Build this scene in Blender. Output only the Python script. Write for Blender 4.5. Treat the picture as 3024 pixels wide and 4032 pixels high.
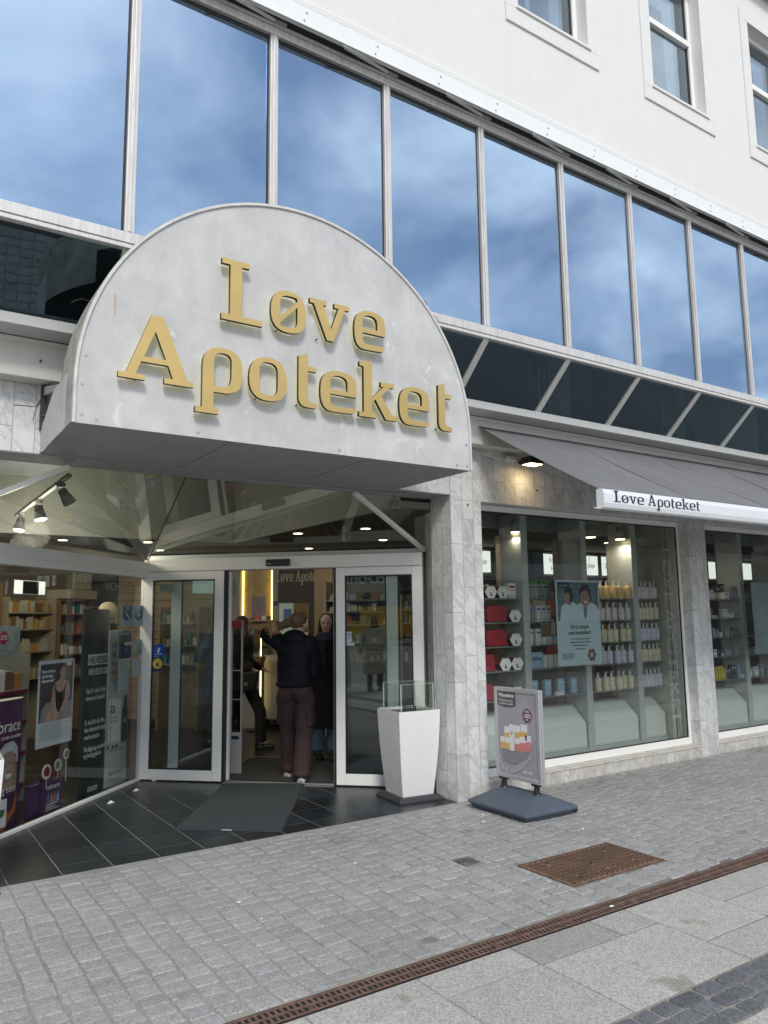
import bpy, bmesh, math, random
from mathutils import Matrix, Vector
R = math.radians
random.seed(7)
sc = bpy.context.scene
for o in list(bpy.data.objects): bpy.data.objects.remove(o)
COL = sc.collection

# ------------------------------------------------------------------ camera
cam_d = bpy.data.cameras.new('camera'); cam = bpy.data.objects.new('camera', cam_d); COL.objects.link(cam)
yaw, pitch, roll = R(33.62856684), R(7.82597388), R(-0.72037726)
f = Vector((math.sin(yaw)*math.cos(pitch), math.cos(yaw)*math.cos(pitch), math.sin(pitch)))
r0 = Vector((math.cos(yaw), -math.sin(yaw), 0)); u0 = r0.cross(f)
r1 = math.cos(roll)*r0 + math.sin(roll)*u0; u1 = -math.sin(roll)*r0 + math.cos(roll)*u0
cam.matrix_world = Matrix(((r1.x,u1.x,-f.x,0),(r1.y,u1.y,-f.y,0),(r1.z,u1.z,-f.z,1.6),(0,0,0,1)))
cam_d.sensor_fit = 'VERTICAL'; cam_d.sensor_height = 36.0; cam_d.lens = 3001.157/4032*36.0
cam_d.clip_start = 0.05; cam_d.clip_end = 500
sc.camera = cam

# ------------------------------------------------------------------ world, sun, exposure
SUN_EL, SUN_AZ = R(42), R(205)      # azimuth measured from +Y clockwise
w = bpy.data.worlds.new('World'); sc.world = w; w.use_nodes = True
nt = w.node_tree; nt.nodes.clear(); N = nt.nodes.new; Lk = nt.links.new
out = N('ShaderNodeOutputWorld'); bg = N('ShaderNodeBackground'); bg.inputs[1].default_value = 0.085
sky = N('ShaderNodeTexSky'); sky.sky_type = 'NISHITA'; sky.sun_disc = False
sky.sun_elevation = SUN_EL; sky.sun_rotation = SUN_AZ; sky.air_density = 1.2; sky.dust_density = 0.6
tc = N('ShaderNodeTexCoord'); sep = N('ShaderNodeSeparateXYZ'); Lk(tc.outputs['Generated'], sep.inputs[0])
ad = N('ShaderNodeMath'); ad.operation = 'ADD'; ad.inputs[1].default_value = 0.35; Lk(sep.outputs['Z'], ad.inputs[0])
mx = N('ShaderNodeMath'); mx.operation = 'MAXIMUM'; mx.inputs[1].default_value = 0.12; Lk(ad.outputs[0], mx.inputs[0])
dv = N('ShaderNodeVectorMath'); dv.operation = 'DIVIDE'; cmb = N('ShaderNodeCombineXYZ')
for k in range(3): Lk(mx.outputs[0], cmb.inputs[k])
Lk(tc.outputs['Generated'], dv.inputs[0]); Lk(cmb.outputs[0], dv.inputs[1])
n1 = N('ShaderNodeTexNoise'); n1.inputs['Scale'].default_value = 4.0; n1.inputs['Detail'].default_value = 9; n1.inputs['Roughness'].default_value = 0.50; n1.inputs['Distortion'].default_value = 0.15
Lk(dv.outputs[0], n1.inputs['Vector'])
cr = N('ShaderNodeValToRGB'); cr.color_ramp.elements[0].position = 0.38; cr.color_ramp.elements[1].position = 0.70
cr.color_ramp.elements[0].color = (0.42,0.42,0.42,1); cr.color_ramp.elements[1].color = (1,1,1,1)
Lk(n1.outputs['Fac'], cr.inputs[0])
n2 = N('ShaderNodeTexNoise'); n2.inputs['Scale'].default_value = 2.6; n2.inputs['Detail'].default_value = 8; n2.inputs['Distortion'].default_value = .25; Lk(dv.outputs[0], n2.inputs['Vector'])
cc = N('ShaderNodeValToRGB'); cc.color_ramp.elements[0].position = 0.40; cc.color_ramp.elements[1].position = 0.62
cc.color_ramp.elements[0].color = (4.0,4.5,5.6,1); cc.color_ramp.elements[1].color = (11.2,11.3,11.6,1)
Lk(n2.outputs['Fac'], cc.inputs[0])
mixc = N('ShaderNodeMixRGB'); Lk(cr.outputs[0], mixc.inputs[0]); Lk(sky.outputs[0], mixc.inputs[1]); Lk(cc.outputs[0], mixc.inputs[2])
Lk(mixc.outputs[0], bg.inputs[0]); Lk(bg.outputs[0], out.inputs[0])
sd = bpy.data.lights.new('sun', 'SUN'); sd.energy = 1.1; sd.angle = R(14); sd.color = (1.0, 0.96, 0.90)
sun = bpy.data.objects.new('sun', sd); COL.objects.link(sun)
sdir = Vector((math.sin(SUN_AZ)*math.cos(SUN_EL), math.cos(SUN_AZ)*math.cos(SUN_EL), math.sin(SUN_EL)))
sun.rotation_euler = sdir.to_track_quat('Z', 'Y').to_euler()
sc.view_settings.view_transform = 'Standard'; sc.view_settings.look = 'None'
sc.view_settings.exposure = 0.95; sc.view_settings.gamma = 1.0
cy = sc.cycles; cy.transparent_max_bounces = 40; cy.max_bounces = 9; cy.glossy_bounces = 5; cy.diffuse_bounces = 4; cy.caustics_reflective = False; cy.caustics_refractive = False
try: cy.use_denoising = True; cy.denoiser = 'OPENIMAGEDENOISE'; cy.denoising_prefilter = 'ACCURATE'
except Exception: pass
cy.sample_clamp_indirect = 6

# ------------------------------------------------------------------ materials
MT = {}
def mat(name, col=(.5,.5,.5), rough=.6, metal=0, emit=None, estr=0, noise=0, nscale=8, bump=0, bscale=40, spec=.5, vary=None, coat=0):
    if name in MT: return MT[name]
    m = bpy.data.materials.new(name); m.use_nodes = True; t = m.node_tree; b = t.nodes['Principled BSDF']
    b.inputs['Base Color'].default_value = (*col,1); b.inputs['Roughness'].default_value = rough; b.inputs['Metallic'].default_value = metal
    b.inputs['Specular IOR Level'].default_value = spec; b.inputs['Coat Weight'].default_value = coat
    if emit: b.inputs['Emission Color'].default_value = (*emit,1); b.inputs['Emission Strength'].default_value = estr
    co = t.nodes.new('ShaderNodeTexCoord')
    if noise:
        n = t.nodes.new('ShaderNodeTexNoise'); n.inputs['Scale'].default_value = nscale; n.inputs['Detail'].default_value = 6; n.inputs['Roughness'].default_value=.6
        t.links.new(co.outputs['Object'], n.inputs['Vector'])
        rp = t.nodes.new('ShaderNodeValToRGB'); rp.color_ramp.elements[0].position=.3; rp.color_ramp.elements[1].position=.7
        rp.color_ramp.elements[0].color = (*[c*(1-noise) for c in col],1); rp.color_ramp.elements[1].color = (*[min(1,c*(1+noise)) for c in col],1)
        t.links.new(n.outputs['Fac'], rp.inputs[0]); t.links.new(rp.outputs[0], b.inputs['Base Color'])
        rr = t.nodes.new('ShaderNodeMapRange'); rr.inputs['To Min'].default_value = max(.02,rough-.1); rr.inputs['To Max'].default_value = min(1,rough+.12)
        t.links.new(n.outputs['Fac'], rr.inputs[0]); t.links.new(rr.outputs[0], b.inputs['Roughness'])
    if bump:
        n = t.nodes.new('ShaderNodeTexNoise'); n.inputs['Scale'].default_value = bscale; n.inputs['Detail'].default_value = 4
        t.links.new(co.outputs['Object'], n.inputs['Vector'])
        bp = t.nodes.new('ShaderNodeBump'); bp.inputs['Strength'].default_value = bump; bp.inputs['Distance'].default_value = .01
        t.links.new(n.outputs['Fac'], bp.inputs['Height']); t.links.new(bp.outputs[0], b.inputs['Normal'])
    MT[name] = m; return m
def nodes(m): return m.node_tree, m.node_tree.nodes['Principled BSDF']
def mixrgb(t, fac, a, b, mode='MIX'):
    n = t.nodes.new('ShaderNodeMixRGB'); n.blend_type = mode
    for i, v in enumerate((fac, a, b)):
        if hasattr(v, 'is_linked') or hasattr(v, 'links'): t.links.new(v, n.inputs[i])
        else: n.inputs[i].default_value = v if i == 0 else (*v,1)
    return n.outputs[0]
def ramp(t, src, p0, p1, c0=(0,0,0), c1=(1,1,1)):
    r = t.nodes.new('ShaderNodeValToRGB'); r.color_ramp.elements[0].position = p0; r.color_ramp.elements[1].position = p1
    r.color_ramp.elements[0].color = (*c0,1); r.color_ramp.elements[1].color = (*c1,1); t.links.new(src, r.inputs[0]); return r.outputs[0]
def tnoise(t, vec, scale, detail=5, rough=.55, dist=0):
    n = t.nodes.new('ShaderNodeTexNoise'); n.inputs['Scale'].default_value = scale; n.inputs['Detail'].default_value = detail
    n.inputs['Roughness'].default_value = rough; n.inputs['Distortion'].default_value = dist; t.links.new(vec, n.inputs['Vector']); return n.outputs['Fac']
def mapping(t, vec, scale=(1,1,1), loc=(0,0,0), rot=(0,0,0)):
    m = t.nodes.new('ShaderNodeMapping'); m.inputs['Scale'].default_value = scale; m.inputs['Location'].default_value = loc; m.inputs['Rotation'].default_value = rot
    t.links.new(vec, m.inputs[0]); return m.outputs[0]
def bumpn(t, b, h, s, d=.01):
    bp = t.nodes.new('ShaderNodeBump'); bp.inputs['Strength'].default_value = s; bp.inputs['Distance'].default_value = d
    t.links.new(h, bp.inputs['Height']); t.links.new(bp.outputs[0], b.inputs['Normal'])

# painted render / plaster
def make_plaster(name, base, streak=.1, sc_=3.0):
    m = mat(name, base, .85); t, b = nodes(m); co = t.nodes.new('ShaderNodeTexCoord').outputs['Object']
    a = ramp(t, tnoise(t, co, sc_, 6), .35, .7, [c*(1-streak*.55) for c in base], base)
    st = ramp(t, tnoise(t, mapping(t, co, (5,5,.35)), 3, 5), .42, .75)
    c = mixrgb(t, st, a, [x*(1-streak) for x in base]); 
    fac = t.nodes.new('ShaderNodeMath'); fac.operation='MULTIPLY'; fac.inputs[1].default_value=.55; t.links.new(st, fac.inputs[0])
    c = mixrgb(t, fac.outputs[0], a, [x*(1-streak) for x in base]); t.links.new(c, b.inputs['Base Color'])
    bumpn(t, b, tnoise(t, co, 60, 5), .22, .006); return m
PLAST = make_plaster('white_plaster', (.72,.716,.70), .065)
CREAM = make_plaster('cream_plaster', (.66,.65,.60), .12)
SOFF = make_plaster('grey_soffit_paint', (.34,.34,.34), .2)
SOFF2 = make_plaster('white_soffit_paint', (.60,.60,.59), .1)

# marble cladding laid as narrow upright tiles
def make_marble(name, tw=.135, th=.62, base=(.70,.71,.71), dirt=.0, vert=True):
    m = mat(name, base, .42); t, b = nodes(m)
    uv = t.nodes.new('ShaderNodeTexCoord').outputs['UV']; ob = t.nodes.new('ShaderNodeTexCoord').outputs['Object']
    sp = t.nodes.new('ShaderNodeSeparateXYZ'); t.links.new(uv, sp.inputs[0]); cb = t.nodes.new('ShaderNodeCombineXYZ')
    if vert: t.links.new(sp.outputs[1], cb.inputs[0]); t.links.new(sp.outputs[0], cb.inputs[1])
    else: t.links.new(sp.outputs[0], cb.inputs[0]); t.links.new(sp.outputs[1], cb.inputs[1])
    br = t.nodes.new('ShaderNodeTexBrick'); t.links.new(cb.outputs[0], br.inputs['Vector'])
    br.inputs['Scale'].default_value = 1; br.inputs['Mortar Size'].default_value = .0028; br.inputs['Mortar Smooth'].default_value = .3
    br.inputs['Brick Width'].default_value = th; br.inputs['Row Height'].default_value = tw; br.offset = .37; br.offset_frequency = 2; br.squash = 1.0; br.inputs['Bias'].default_value = 0
    br.inputs['Color1'].default_value = (.0,.0,.0,1); br.inputs['Color2'].default_value = (1,1,1,1)
    # each tile has its own veining: offset the vein field by the brick tone
    off = t.nodes.new('ShaderNodeVectorMath'); off.operation = 'MULTIPLY_ADD'; off.inputs[1].default_value = (7.3,4.1,5.7)
    t.links.new(br.outputs['Color'], off.inputs[0]); t.links.new(mapping(t, ob, (1,1,1), (0,0,0), (0,.7,.5)), off.inputs[2])
    v = off.outputs[0]
    def veins(sc_, wd, rot):
        nz = tnoise(t, mapping(t, v, (2.4,2.4,.8), (0,0,0), rot), sc_, 8, .62, 1.1)
        rp = t.nodes.new('ShaderNodeValToRGB'); t.links.new(nz, rp.inputs[0]); e = rp.color_ramp.elements
        e[0].position=.5-wd; e[0].color=(0,0,0,1); e[1].position=.5; e[1].color=(1,1,1,1); q=e.new(.5+wd*.6); q.color=(0,0,0,1); return rp.outputs[0]
    va = veins(1.7,.045,(0,.8,.3)); vb = veins(4.3,.05,(.4,1.0,0)); msk = ramp(t, tnoise(t, v, 2.2, 3), .42, .62)
    vm = t.nodes.new('ShaderNodeMath'); vm.operation='MULTIPLY'; t.links.new(vb, vm.inputs[0]); t.links.new(msk, vm.inputs[1])
    vx = t.nodes.new('ShaderNodeMath'); vx.operation='MAXIMUM'; t.links.new(va, vx.inputs[0]); t.links.new(vm.outputs[0], vx.inputs[1])
    vs_ = t.nodes.new('ShaderNodeMath'); vs_.operation='MULTIPLY'; vs_.inputs[1].default_value=.55; t.links.new(vx.outputs[0], vs_.inputs[0]); vein = vs_.outputs[0]
    cloud = ramp(t, tnoise(t, v, 4.5, 6), .3, .75, [c*.84 for c in base], [min(1,c*1.1) for c in base])
    c = mixrgb(t, vein, cloud, [c*.50 for c in base])
    tone = t.nodes.new('ShaderNodeMapRange'); tone.inputs['To Min'].default_value=.90; tone.inputs['To Max'].default_value=1.07; t.links.new(br.outputs['Color'], tone.inputs[0])
    tn = t.nodes.new('ShaderNodeVectorMath'); tn.operation='SCALE'; t.links.new(c, tn.inputs[0]); t.links.new(tone.outputs[0], tn.inputs['Scale'])
    c = mixrgb(t, br.outputs['Fac'], tn.outputs[0], (.33,.33,.32))
    # rising dirt near the pavement
    so = t.nodes.new('ShaderNodeSeparateXYZ'); t.links.new(uv, so.inputs[0])
    lo = t.nodes.new('ShaderNodeMapRange'); lo.inputs['From Min'].default_value=.0; lo.inputs['From Max'].default_value=.55; lo.inputs['To Min'].default_value=.75; lo.inputs['To Max'].default_value=.12; t.links.new(so.outputs[1], lo.inputs[0])
    dn = t.nodes.new('ShaderNodeMath'); dn.operation='MULTIPLY'; t.links.new(lo.outputs[0], dn.inputs[0]); t.links.new(ramp(t, tnoise(t, ob, 7, 6, .7), .42, .68), dn.inputs[1])
    c = mixrgb(t, dn.outputs[0], c, (.40,.37,.32)); t.links.new(c, b.inputs['Base Color'])
    inv = t.nodes.new('ShaderNodeMath'); inv.operation='SUBTRACT'; inv.inputs[0].default_value=1; t.links.new(br.outputs['Fac'], inv.inputs[1]); bumpn(t, b, inv.outputs[0], .5, .004)
    return m
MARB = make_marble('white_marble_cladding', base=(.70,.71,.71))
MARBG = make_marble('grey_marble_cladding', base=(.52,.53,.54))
MARBP = make_marble('marble_plinth', .125, .125*1.0, base=(.64,.62,.57), vert=False)

WHITE = mat('white_powder_coat', (.82,.82,.79), .38, noise=.03, nscale=3)
ALU = mat('weathered_aluminium', (.62,.61,.59), .45, .25)
def streaky():
    t, b = nodes(ALU); co = t.nodes.new('ShaderNodeTexCoord').outputs['Object']
    st = ramp(t, tnoise(t, mapping(t, co, (14,14,1.2)), 3, 6, .7), .38, .72); c = mixrgb(t, st, (.66,.65,.63), (.50,.48,.46)); t.links.new(c, b.inputs['Base Color'])
streaky()
TRIM = mat('white_painted_trim', (.72,.72,.70), .45, noise=.04, nscale=5)
RUBBER = mat('black_rubber_seal', (.015,.016,.02), .5)
DARK = mat('dark_void', (.02,.02,.022), .9)
GREYM = mat('grey_painted_metal', (.34,.35,.36), .45, .2, noise=.06)
GREYP = mat('grey_lamp_housing', (.30,.31,.31), .5, noise=.05)
BLACK = mat('black_plastic', (.02,.02,.022), .4)
GOLD = mat('gold_satin_metal', (.61,.43,.165), .32, .72, noise=.05, nscale=6)
GSIDE = mat('black_letter_edge', (.02,.018,.016), .5)
GLOW = mat('led_backlight', (.9,.9,.6), .5, emit=(1,.92,.42), estr=.22)
LAMP = mat('lit_lamp_lens', (1,.9,.7), .5, emit=(1,.80,.48), estr=7)
LAMP2 = mat('lit_downlight', (1,.9,.8), .5, emit=(1,.86,.66), estr=5)
GOLDL = mat('warm_led_strip', (1,.8,.3), .5, emit=(1,.70,.22), estr=3.2)
LITE = mat('lit_white_sign', (.9,.9,.85), .6, emit=(.95,1,.92), estr=.50)

def glass(name, tint=(.85,.9,.88), f0=.04, gl=(1,1,1), rough=0., base=0.0):
    m = bpy.data.materials.new(name); m.use_nodes = True; t = m.node_tree; t.nodes.clear(); MT[name]=m
    o = t.nodes.new('ShaderNodeOutputMaterial'); tr = t.nodes.new('ShaderNodeBsdfTransparent'); tr.inputs[0].default_value = (*tint,1)
    g = t.nodes.new('ShaderNodeBsdfGlossy'); g.inputs[0].default_value = (*gl,1); g.inputs['Roughness'].default_value = rough
    lw = t.nodes.new('ShaderNodeLayerWeight'); lw.inputs[0].default_value=.5
    pw = t.nodes.new('ShaderNodeMath'); pw.operation='POWER'; pw.inputs[1].default_value=5
    # facing output: 1 - |cos|; Schlick
    t.links.new(lw.outputs['Facing'], pw.inputs[0])
    mr = t.nodes.new('ShaderNodeMapRange'); mr.inputs['To Min'].default_value=f0; mr.inputs['To Max'].default_value=1; t.links.new(pw.outputs[0], mr.inputs[0])
    ms = t.nodes.new('ShaderNodeMixShader'); t.links.new(mr.outputs[0], ms.inputs[0]); t.links.new(tr.outputs[0], ms.inputs[1]); t.links.new(g.outputs[0], ms.inputs[2])
    co = t.nodes.new('ShaderNodeTexCoord').outputs['Object']
    n = tnoise(t, co, 1.3, 2); bp = t.nodes.new('ShaderNodeBump'); bp.inputs['Strength'].default_value=.035; bp.inputs['Distance'].default_value=.02; t.links.new(n, bp.inputs['Height']); t.links.new(bp.outputs[0], g.inputs['Normal'])
    t.links.new(ms.outputs[0], o.inputs[0]); return m
GL_CLEAR = glass('clear_shop_glass', (.91,.93,.92), .035)
GL_DOOR = glass('door_glass', (.80,.85,.84), .05)
GL_SKY = glass('blue_mirror_glass', (.34,.42,.46), .57, (.53,.70,.90))
GL_LOW = glass('dark_tinted_glass', (.52,.60,.64), .15, (.50,.64,.74))
GL_WIN = glass('upper_window_glass', (.55,.60,.62), .30, (.72,.82,.90))
GL_THIN = glass('thin_lantern_glass', (.97,.985,.975), .02)
GL_ROOF = glass('entrance_roof_glass', (.82,.83,.80), .055)

# ------------------------------------------------------------------ mesh builder
FR = {}                 # the frame each thing (and its parts) is built in
def pinv(p):
    fr = FR.get(p.name) if p is not None else None
    return (Matrix.Translation(fr[0]) @ Matrix.Rotation(fr[1],4,'Z')).inverted() if fr else Matrix.Identity(4)
class MB:
    def __init__(s, M=None): s.v=[]; s.f=[]; s.mi=[]; s.M = M or Matrix.Identity(4)
    def add(s, vs, fs, mi=0):
        o = len(s.v); s.v += [tuple(p) for p in vs]; s.f += [tuple(i+o for i in q) for q in fs]; s.mi += [mi]*len(fs); return s
    def box(s, x0,x1,y0,y1,z0,z1, mi=0):
        x0,x1=sorted((x0,x1)); y0,y1=sorted((y0,y1)); z0,z1=sorted((z0,z1))
        return s.add([(x0,y0,z0),(x1,y0,z0),(x1,y1,z0),(x0,y1,z0),(x0,y0,z1),(x1,y0,z1),(x1,y1,z1),(x0,y1,z1)],
                     [(0,3,2,1),(4,5,6,7),(0,1,5,4),(1,2,6,5),(2,3,7,6),(3,0,4,7)], mi)
    def ext(s, pts, vec, mi=0):      # planar polygon pts (3d), extruded by vec
        n = len(pts); p = [Vector(q) for q in pts]; v = Vector(vec); nr = Vector((0,0,0))
        for i in range(n): nr += p[i].cross(p[(i+1)%n])
        if nr.dot(v) > 0: p = p[::-1]
        return s.add([*p, *[q+v for q in p]], [tuple(range(n)), tuple(range(2*n-1,n-1,-1))] + [((i+1)%n, i, i+n, (i+1)%n+n) for i in range(n)], mi)
    def xz(s, pts, y0, y1, mi=0): return s.ext([(a,y1,b) for a,b in pts], (0,y0-y1,0), mi)
    def yz(s, pts, x0, x1, mi=0): return s.ext([(x1,a,b) for a,b in pts], (x0-x1,0,0), mi)
    def xy(s, pts, z0, z1, mi=0): return s.ext([(a,b,z0) for a,b in pts], (0,0,z1-z0), mi)
    def cyl(s, p0, p1, r0, r1=None, n=14, mi=0, cap=True):
        r1 = r0 if r1 is None else r1; a = Vector(p0); b = Vector(p1); d = (b-a).normalized()
        u = d.orthogonal().normalized(); w_ = d.cross(u); vs=[]
        for (c,r) in ((a,r0),(b,r1)):
            for i in range(n): t = 2*math.pi*i/n; vs.append(c+u*math.cos(t)*r+w_*math.sin(t)*r)
        fs = [(i,(i+1)%n,(i+1)%n+n,i+n) for i in range(n)]
        if cap: fs += [tuple(range(n-1,-1,-1)), tuple(range(n,2*n))]
        return s.add(vs, fs, mi)
    def tube(s, pts, r, n=8, mi=0):
        for a,b in zip(pts, pts[1:]): s.cyl(a,b,r,r,n,mi)
        return s
    def lathe(s, c, prof, n=16, mi=0, ax=None):
        vs=[]; fs=[]; c=Vector(c)
        for (r,z) in prof:
            for i in range(n): t=2*math.pi*i/n; vs.append(c+Vector((r*math.cos(t), r*math.sin(t), z)))
        for k in range(len(prof)-1):
            for i in range(n): fs.append((k*n+i,k*n+(i+1)%n,(k+1)*n+(i+1)%n,(k+1)*n+i))
        fs.append(tuple(range(n-1,-1,-1))); m=(len(prof)-1)*n; fs.append(tuple(range(m,m+n)))
        return s.add(vs, fs, mi)
    def ell(s, c, rx, ry, rz, n=12, m=8, mi=0):
        c=Vector(c); vs=[c+Vector((0,0,-rz))]; fs=[]
        for k in range(1,m):
            ph=math.pi*k/m-math.pi/2
            for i in range(n): t=2*math.pi*i/n; vs.append(c+Vector((rx*math.cos(ph)*math.cos(t), ry*math.cos(ph)*math.sin(t), rz*math.sin(ph))))
        vs.append(c+Vector((0,0,rz)))
        for i in range(n): fs.append((0,1+(i+1)%n,1+i))
        for k in range(m-2):
            for i in range(n): a=1+k*n; fs.append((a+i,a+(i+1)%n,a+n+(i+1)%n,a+n+i))
        a=1+(m-2)*n
        for i in range(n): fs.append((a+i,a+(i+1)%n,len(vs)-1))
        return s.add(vs,fs,mi)
    def build(s, name, mats, parent=None, smooth=False, bev=0, label=None, seg=2, col=None):
        me = bpy.data.meshes.new(name)
        vs = [s.M @ Vector(p) for p in s.v]
        if parent is not None:
            iv = pinv(parent); vs = [iv @ p for p in vs]
        me.from_pydata([tuple(p) for p in vs], [], s.f)
        if not isinstance(mats, (list,tuple)): mats = [mats]
        for m in mats: me.materials.append(m)
        me.polygons.foreach_set('material_index', s.mi)
        uv = me.uv_layers.new(name='UVMap'); 
        for p in me.polygons:
            q = [Vector(s.v[i]) for i in p.vertices]; nn = Vector((0,0,0))
            for i in range(len(q)): nn += q[i].cross(q[(i+1)%len(q)])
            ax = max(range(3), key=lambda k: abs(nn[k]))
            for li, c in zip(p.loop_indices, q): uv.data[li].uv = (c.y,c.z) if ax==0 else ((c.x,c.z) if ax==1 else (c.x,c.y))
        if smooth: me.polygons.foreach_set('use_smooth', [True]*len(me.polygons))
        me.update()
        o = bpy.data.objects.new(name, me); COL.objects.link(o)
        if parent is not None: o.parent = parent; FR[o.name] = FR.get(parent.name)
        if bev:
            b = o.modifiers.new('bevel','BEVEL'); b.width = bev; b.segments = seg; b.limit_method='ANGLE'; b.angle_limit=R(40); b.harden_normals=False
        if label: o['label'] = label
        return o
def thing(name, label, cat, loc=(0,0,0), rot=0., group=None):
    o = bpy.data.objects.new(name, None); COL.objects.link(o); o.empty_display_size=.1
    o.location = loc; o.rotation_euler = (0,0,rot); FR[o.name] = (Vector(loc), rot)
    o['label'] = label; o['category'] = cat
    if group: o['group'] = group
    return o
def tag(o, label, cat, group=None):
    o['label']=label; o['category']=cat
    if group: o['group']=group
    return o
def struct(o): o['kind']='structure'; return o
def copy_tree(o, loc=None, rot=None, label=None, parent=None):
    c = o.copy(); COL.objects.link(c)
    if parent is not None: c.parent = parent
    if loc is not None: c.location = loc
    if rot is not None: c.rotation_euler = (0,0,rot)
    if label: c['label'] = label
    for ch in list(o.children): copy_tree(ch, parent=c)
    return c
DG = bpy.context.evaluated_depsgraph_get
def to_mesh(o):
    bpy.context.view_layer.update(); me = bpy.data.meshes.new_from_object(o.evaluated_get(DG())); return me
# writing in the built-in face; M maps local (x right, z up, -y outwards)
def text(s, size, m, parent, M, x=0, z=0, depth=.0012, y=0., align='LEFT', name='lettering', sx=1., bold=0., sp=1.):
    c = bpy.data.curves.new('t','FONT'); c.body = s; c.size = size; c.extrude = depth/2; c.align_x = align; c.offset = bold; c.space_character = sp; c.resolution_u = 3
    o = bpy.data.objects.new('t', c); COL.objects.link(o); me = to_mesh(o); bpy.data.objects.remove(o); bpy.data.curves.remove(c)
    T = M @ Matrix.Translation((x, y-depth/2, z)) @ Matrix.Rotation(R(90),4,'X') @ Matrix.Diagonal((sx,1,1,1))
    T = pinv(parent) @ T
    me.transform(T); me.materials.clear(); me.materials.append(m)
    r = bpy.data.objects.new(name, me); COL.objects.link(r); r.parent = parent; FR[r.name] = FR.get(parent.name); return r

# ------------------------------------------------------------------ slab-serif alphabet for the shop's lettering
def fillet(pts, seg=6):
    outp=[]; n=len(pts)
    for i,p in enumerate(pts):
        r = p[2] if len(p)>2 else 0
        if not r: outp.append((p[0],p[1])); continue
        a=Vector(pts[i-1][:2]); b=Vector(p[:2]); c=Vector(pts[(i+1)%n][:2])
        ra=min(r,(a-b).length*.5); rc=min(r,(c-b).length*.5); s=b+(a-b).normalized()*ra; e=b+(c-b).normalized()*rc
        for k in range(seg+1):
            t=k/seg; q=s*(1-t)**2+b*2*t*(1-t)+e*t*t; outp.append((q.x,q.y))
    return outp
GLY = {
 'L': (95, [[(0,0),(95,0),(95,17),(89,14),(46,14),(46,137),(64,137),(64,150),(0,150),(0,137),(19,137),(19,14),(0,14)]]),
 'A': (122, [[(0,0),(42,0),(42,12),(27,12),(35,41),(79,41),(87,12),(73,12),(73,0),(122,0),(122,12),(112,12),(69,150),(50,150),(12,12),(0,12)], [(39,53),(75,53),(57,114)]]),
 'p': (100, [[(0,-52),(50,-52),(50,-40),(38,-40),(38,-2),(70,-2,10),(100,12,34),(100,102,52),(14,102,44),(14,-40),(0,-40)], [(38,12),(70,12,18),(76,30,10),(76,90,18),(38,90,22)]]),
 'o': (100, [[(0,-2,48),(100,-2,48),(100,102,52),(0,102,52)], [(26,11,22),(75,11,22),(75,90,22),(26,90,22)]]),
 'ø': (100, [[(0,-2,48),(100,-2,48),(100,102,52),(0,102,52)], [(26,34),(75,80),(75,90,20),(26,90,22)], [(26,11,22),(75,11,20),(75,66),(26,20)]]),
 'v': (106, [[(0,100),(44,100),(44,88),(35,88),(56,30),(76,88),(65,88),(65,100),(106,100),(106,88),(94,88),(63,0),(45,0),(10,88),(0,88)]]),
 'e': (98, [[(0,-2,46),(60,-2,20),(96,0,10),(96,14,4),(66,12,14),(26,12,26),(26,42),(98,42),(98,102,50),(0,102,50)], [(26,54),(73,54),(73,90,22),(26,90,24)]]),
 't': (62, [[(12,-2,24),(62,-2,4),(62,11,3),(37,11,14),(37,88),(60,88),(60,100),(37,100),(37,130),(12,122)]]),
 'k': (112, [[(0,0),(50,0),(50,12),(38,12),(38,42),(48,50),(78,0),(112,0),(112,13),(99,13),(66,62),(90,88),(104,88),(104,100),(64,100),(64,88),(72,88),(38,54),(38,152),(2,146),(2,135),(14,133),(14,12),(0,12)]]),
}
def glyph(ch, x0, x1, z0, u, depth, M, inset=0.):
    wd, cons = GLY[ch]; k = (x1-x0)/wd
    c = bpy.data.curves.new('g','CURVE'); c.dimensions='2D'; c.fill_mode='BOTH'; c.extrude = depth/2; c.offset = -inset
    for con in cons:
        pts = fillet(con); sp = c.splines.new('POLY'); sp.points.add(len(pts)-1); sp.use_cyclic_u=True
        for i,(a,b) in enumerate(pts): sp.points[i].co = (x0+a*k, z0+b*u, 0, 1)
    o = bpy.data.objects.new('g', c); COL.objects.link(o); me = to_mesh(o); bpy.data.objects.remove(o); bpy.data.curves.remove(c)
    me.transform(M @ Matrix.Rotation(R(90),4,'X')); return me
def glyph_obj(name, ch, x0, x1, z0, u, y, depth, mats, parent, M=None, inset=0., sidesplit=False):
    M = M or Matrix.Identity(4); M = M @ Matrix.Translation((0,y,0))
    M = pinv(parent) @ M
    me = glyph(ch, x0, x1, z0, u, depth, M, inset); me.materials.clear()
    for m in mats: me.materials.append(m)
    if sidesplit:
        ny = (M.to_3x3() @ Vector((0,-1,0))).normalized()
        for p in me.polygons: p.material_index = 0 if p.normal.dot(ny) > .5 else 1
    o = bpy.data.objects.new(name, me); COL.objects.link(o); o.parent = parent; FR[o.name] = FR.get(parent.name); return o
def word(s, x, z, u, y, depth, m, parent, M=None, name='lettering', gap=14, k=None):
    k = k or u*.8; me_all = bmesh.new(); obs=[]
    for ch in s:
        if ch == ' ': x += 50*k; continue
        wd = GLY[ch][0]*k; o = glyph_obj(name, ch, x, x+wd, z, u, y, depth, [m], parent, M); obs.append(o); me_all.from_mesh(o.data); x += wd + gap*k
    me = bpy.data.meshes.new(name); me_all.to_mesh(me); me.materials.append(m); first = obs[0]; first.data = me
    for o in obs[1:]: bpy.data.objects.remove(o)
    first.name = name; return first

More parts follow.
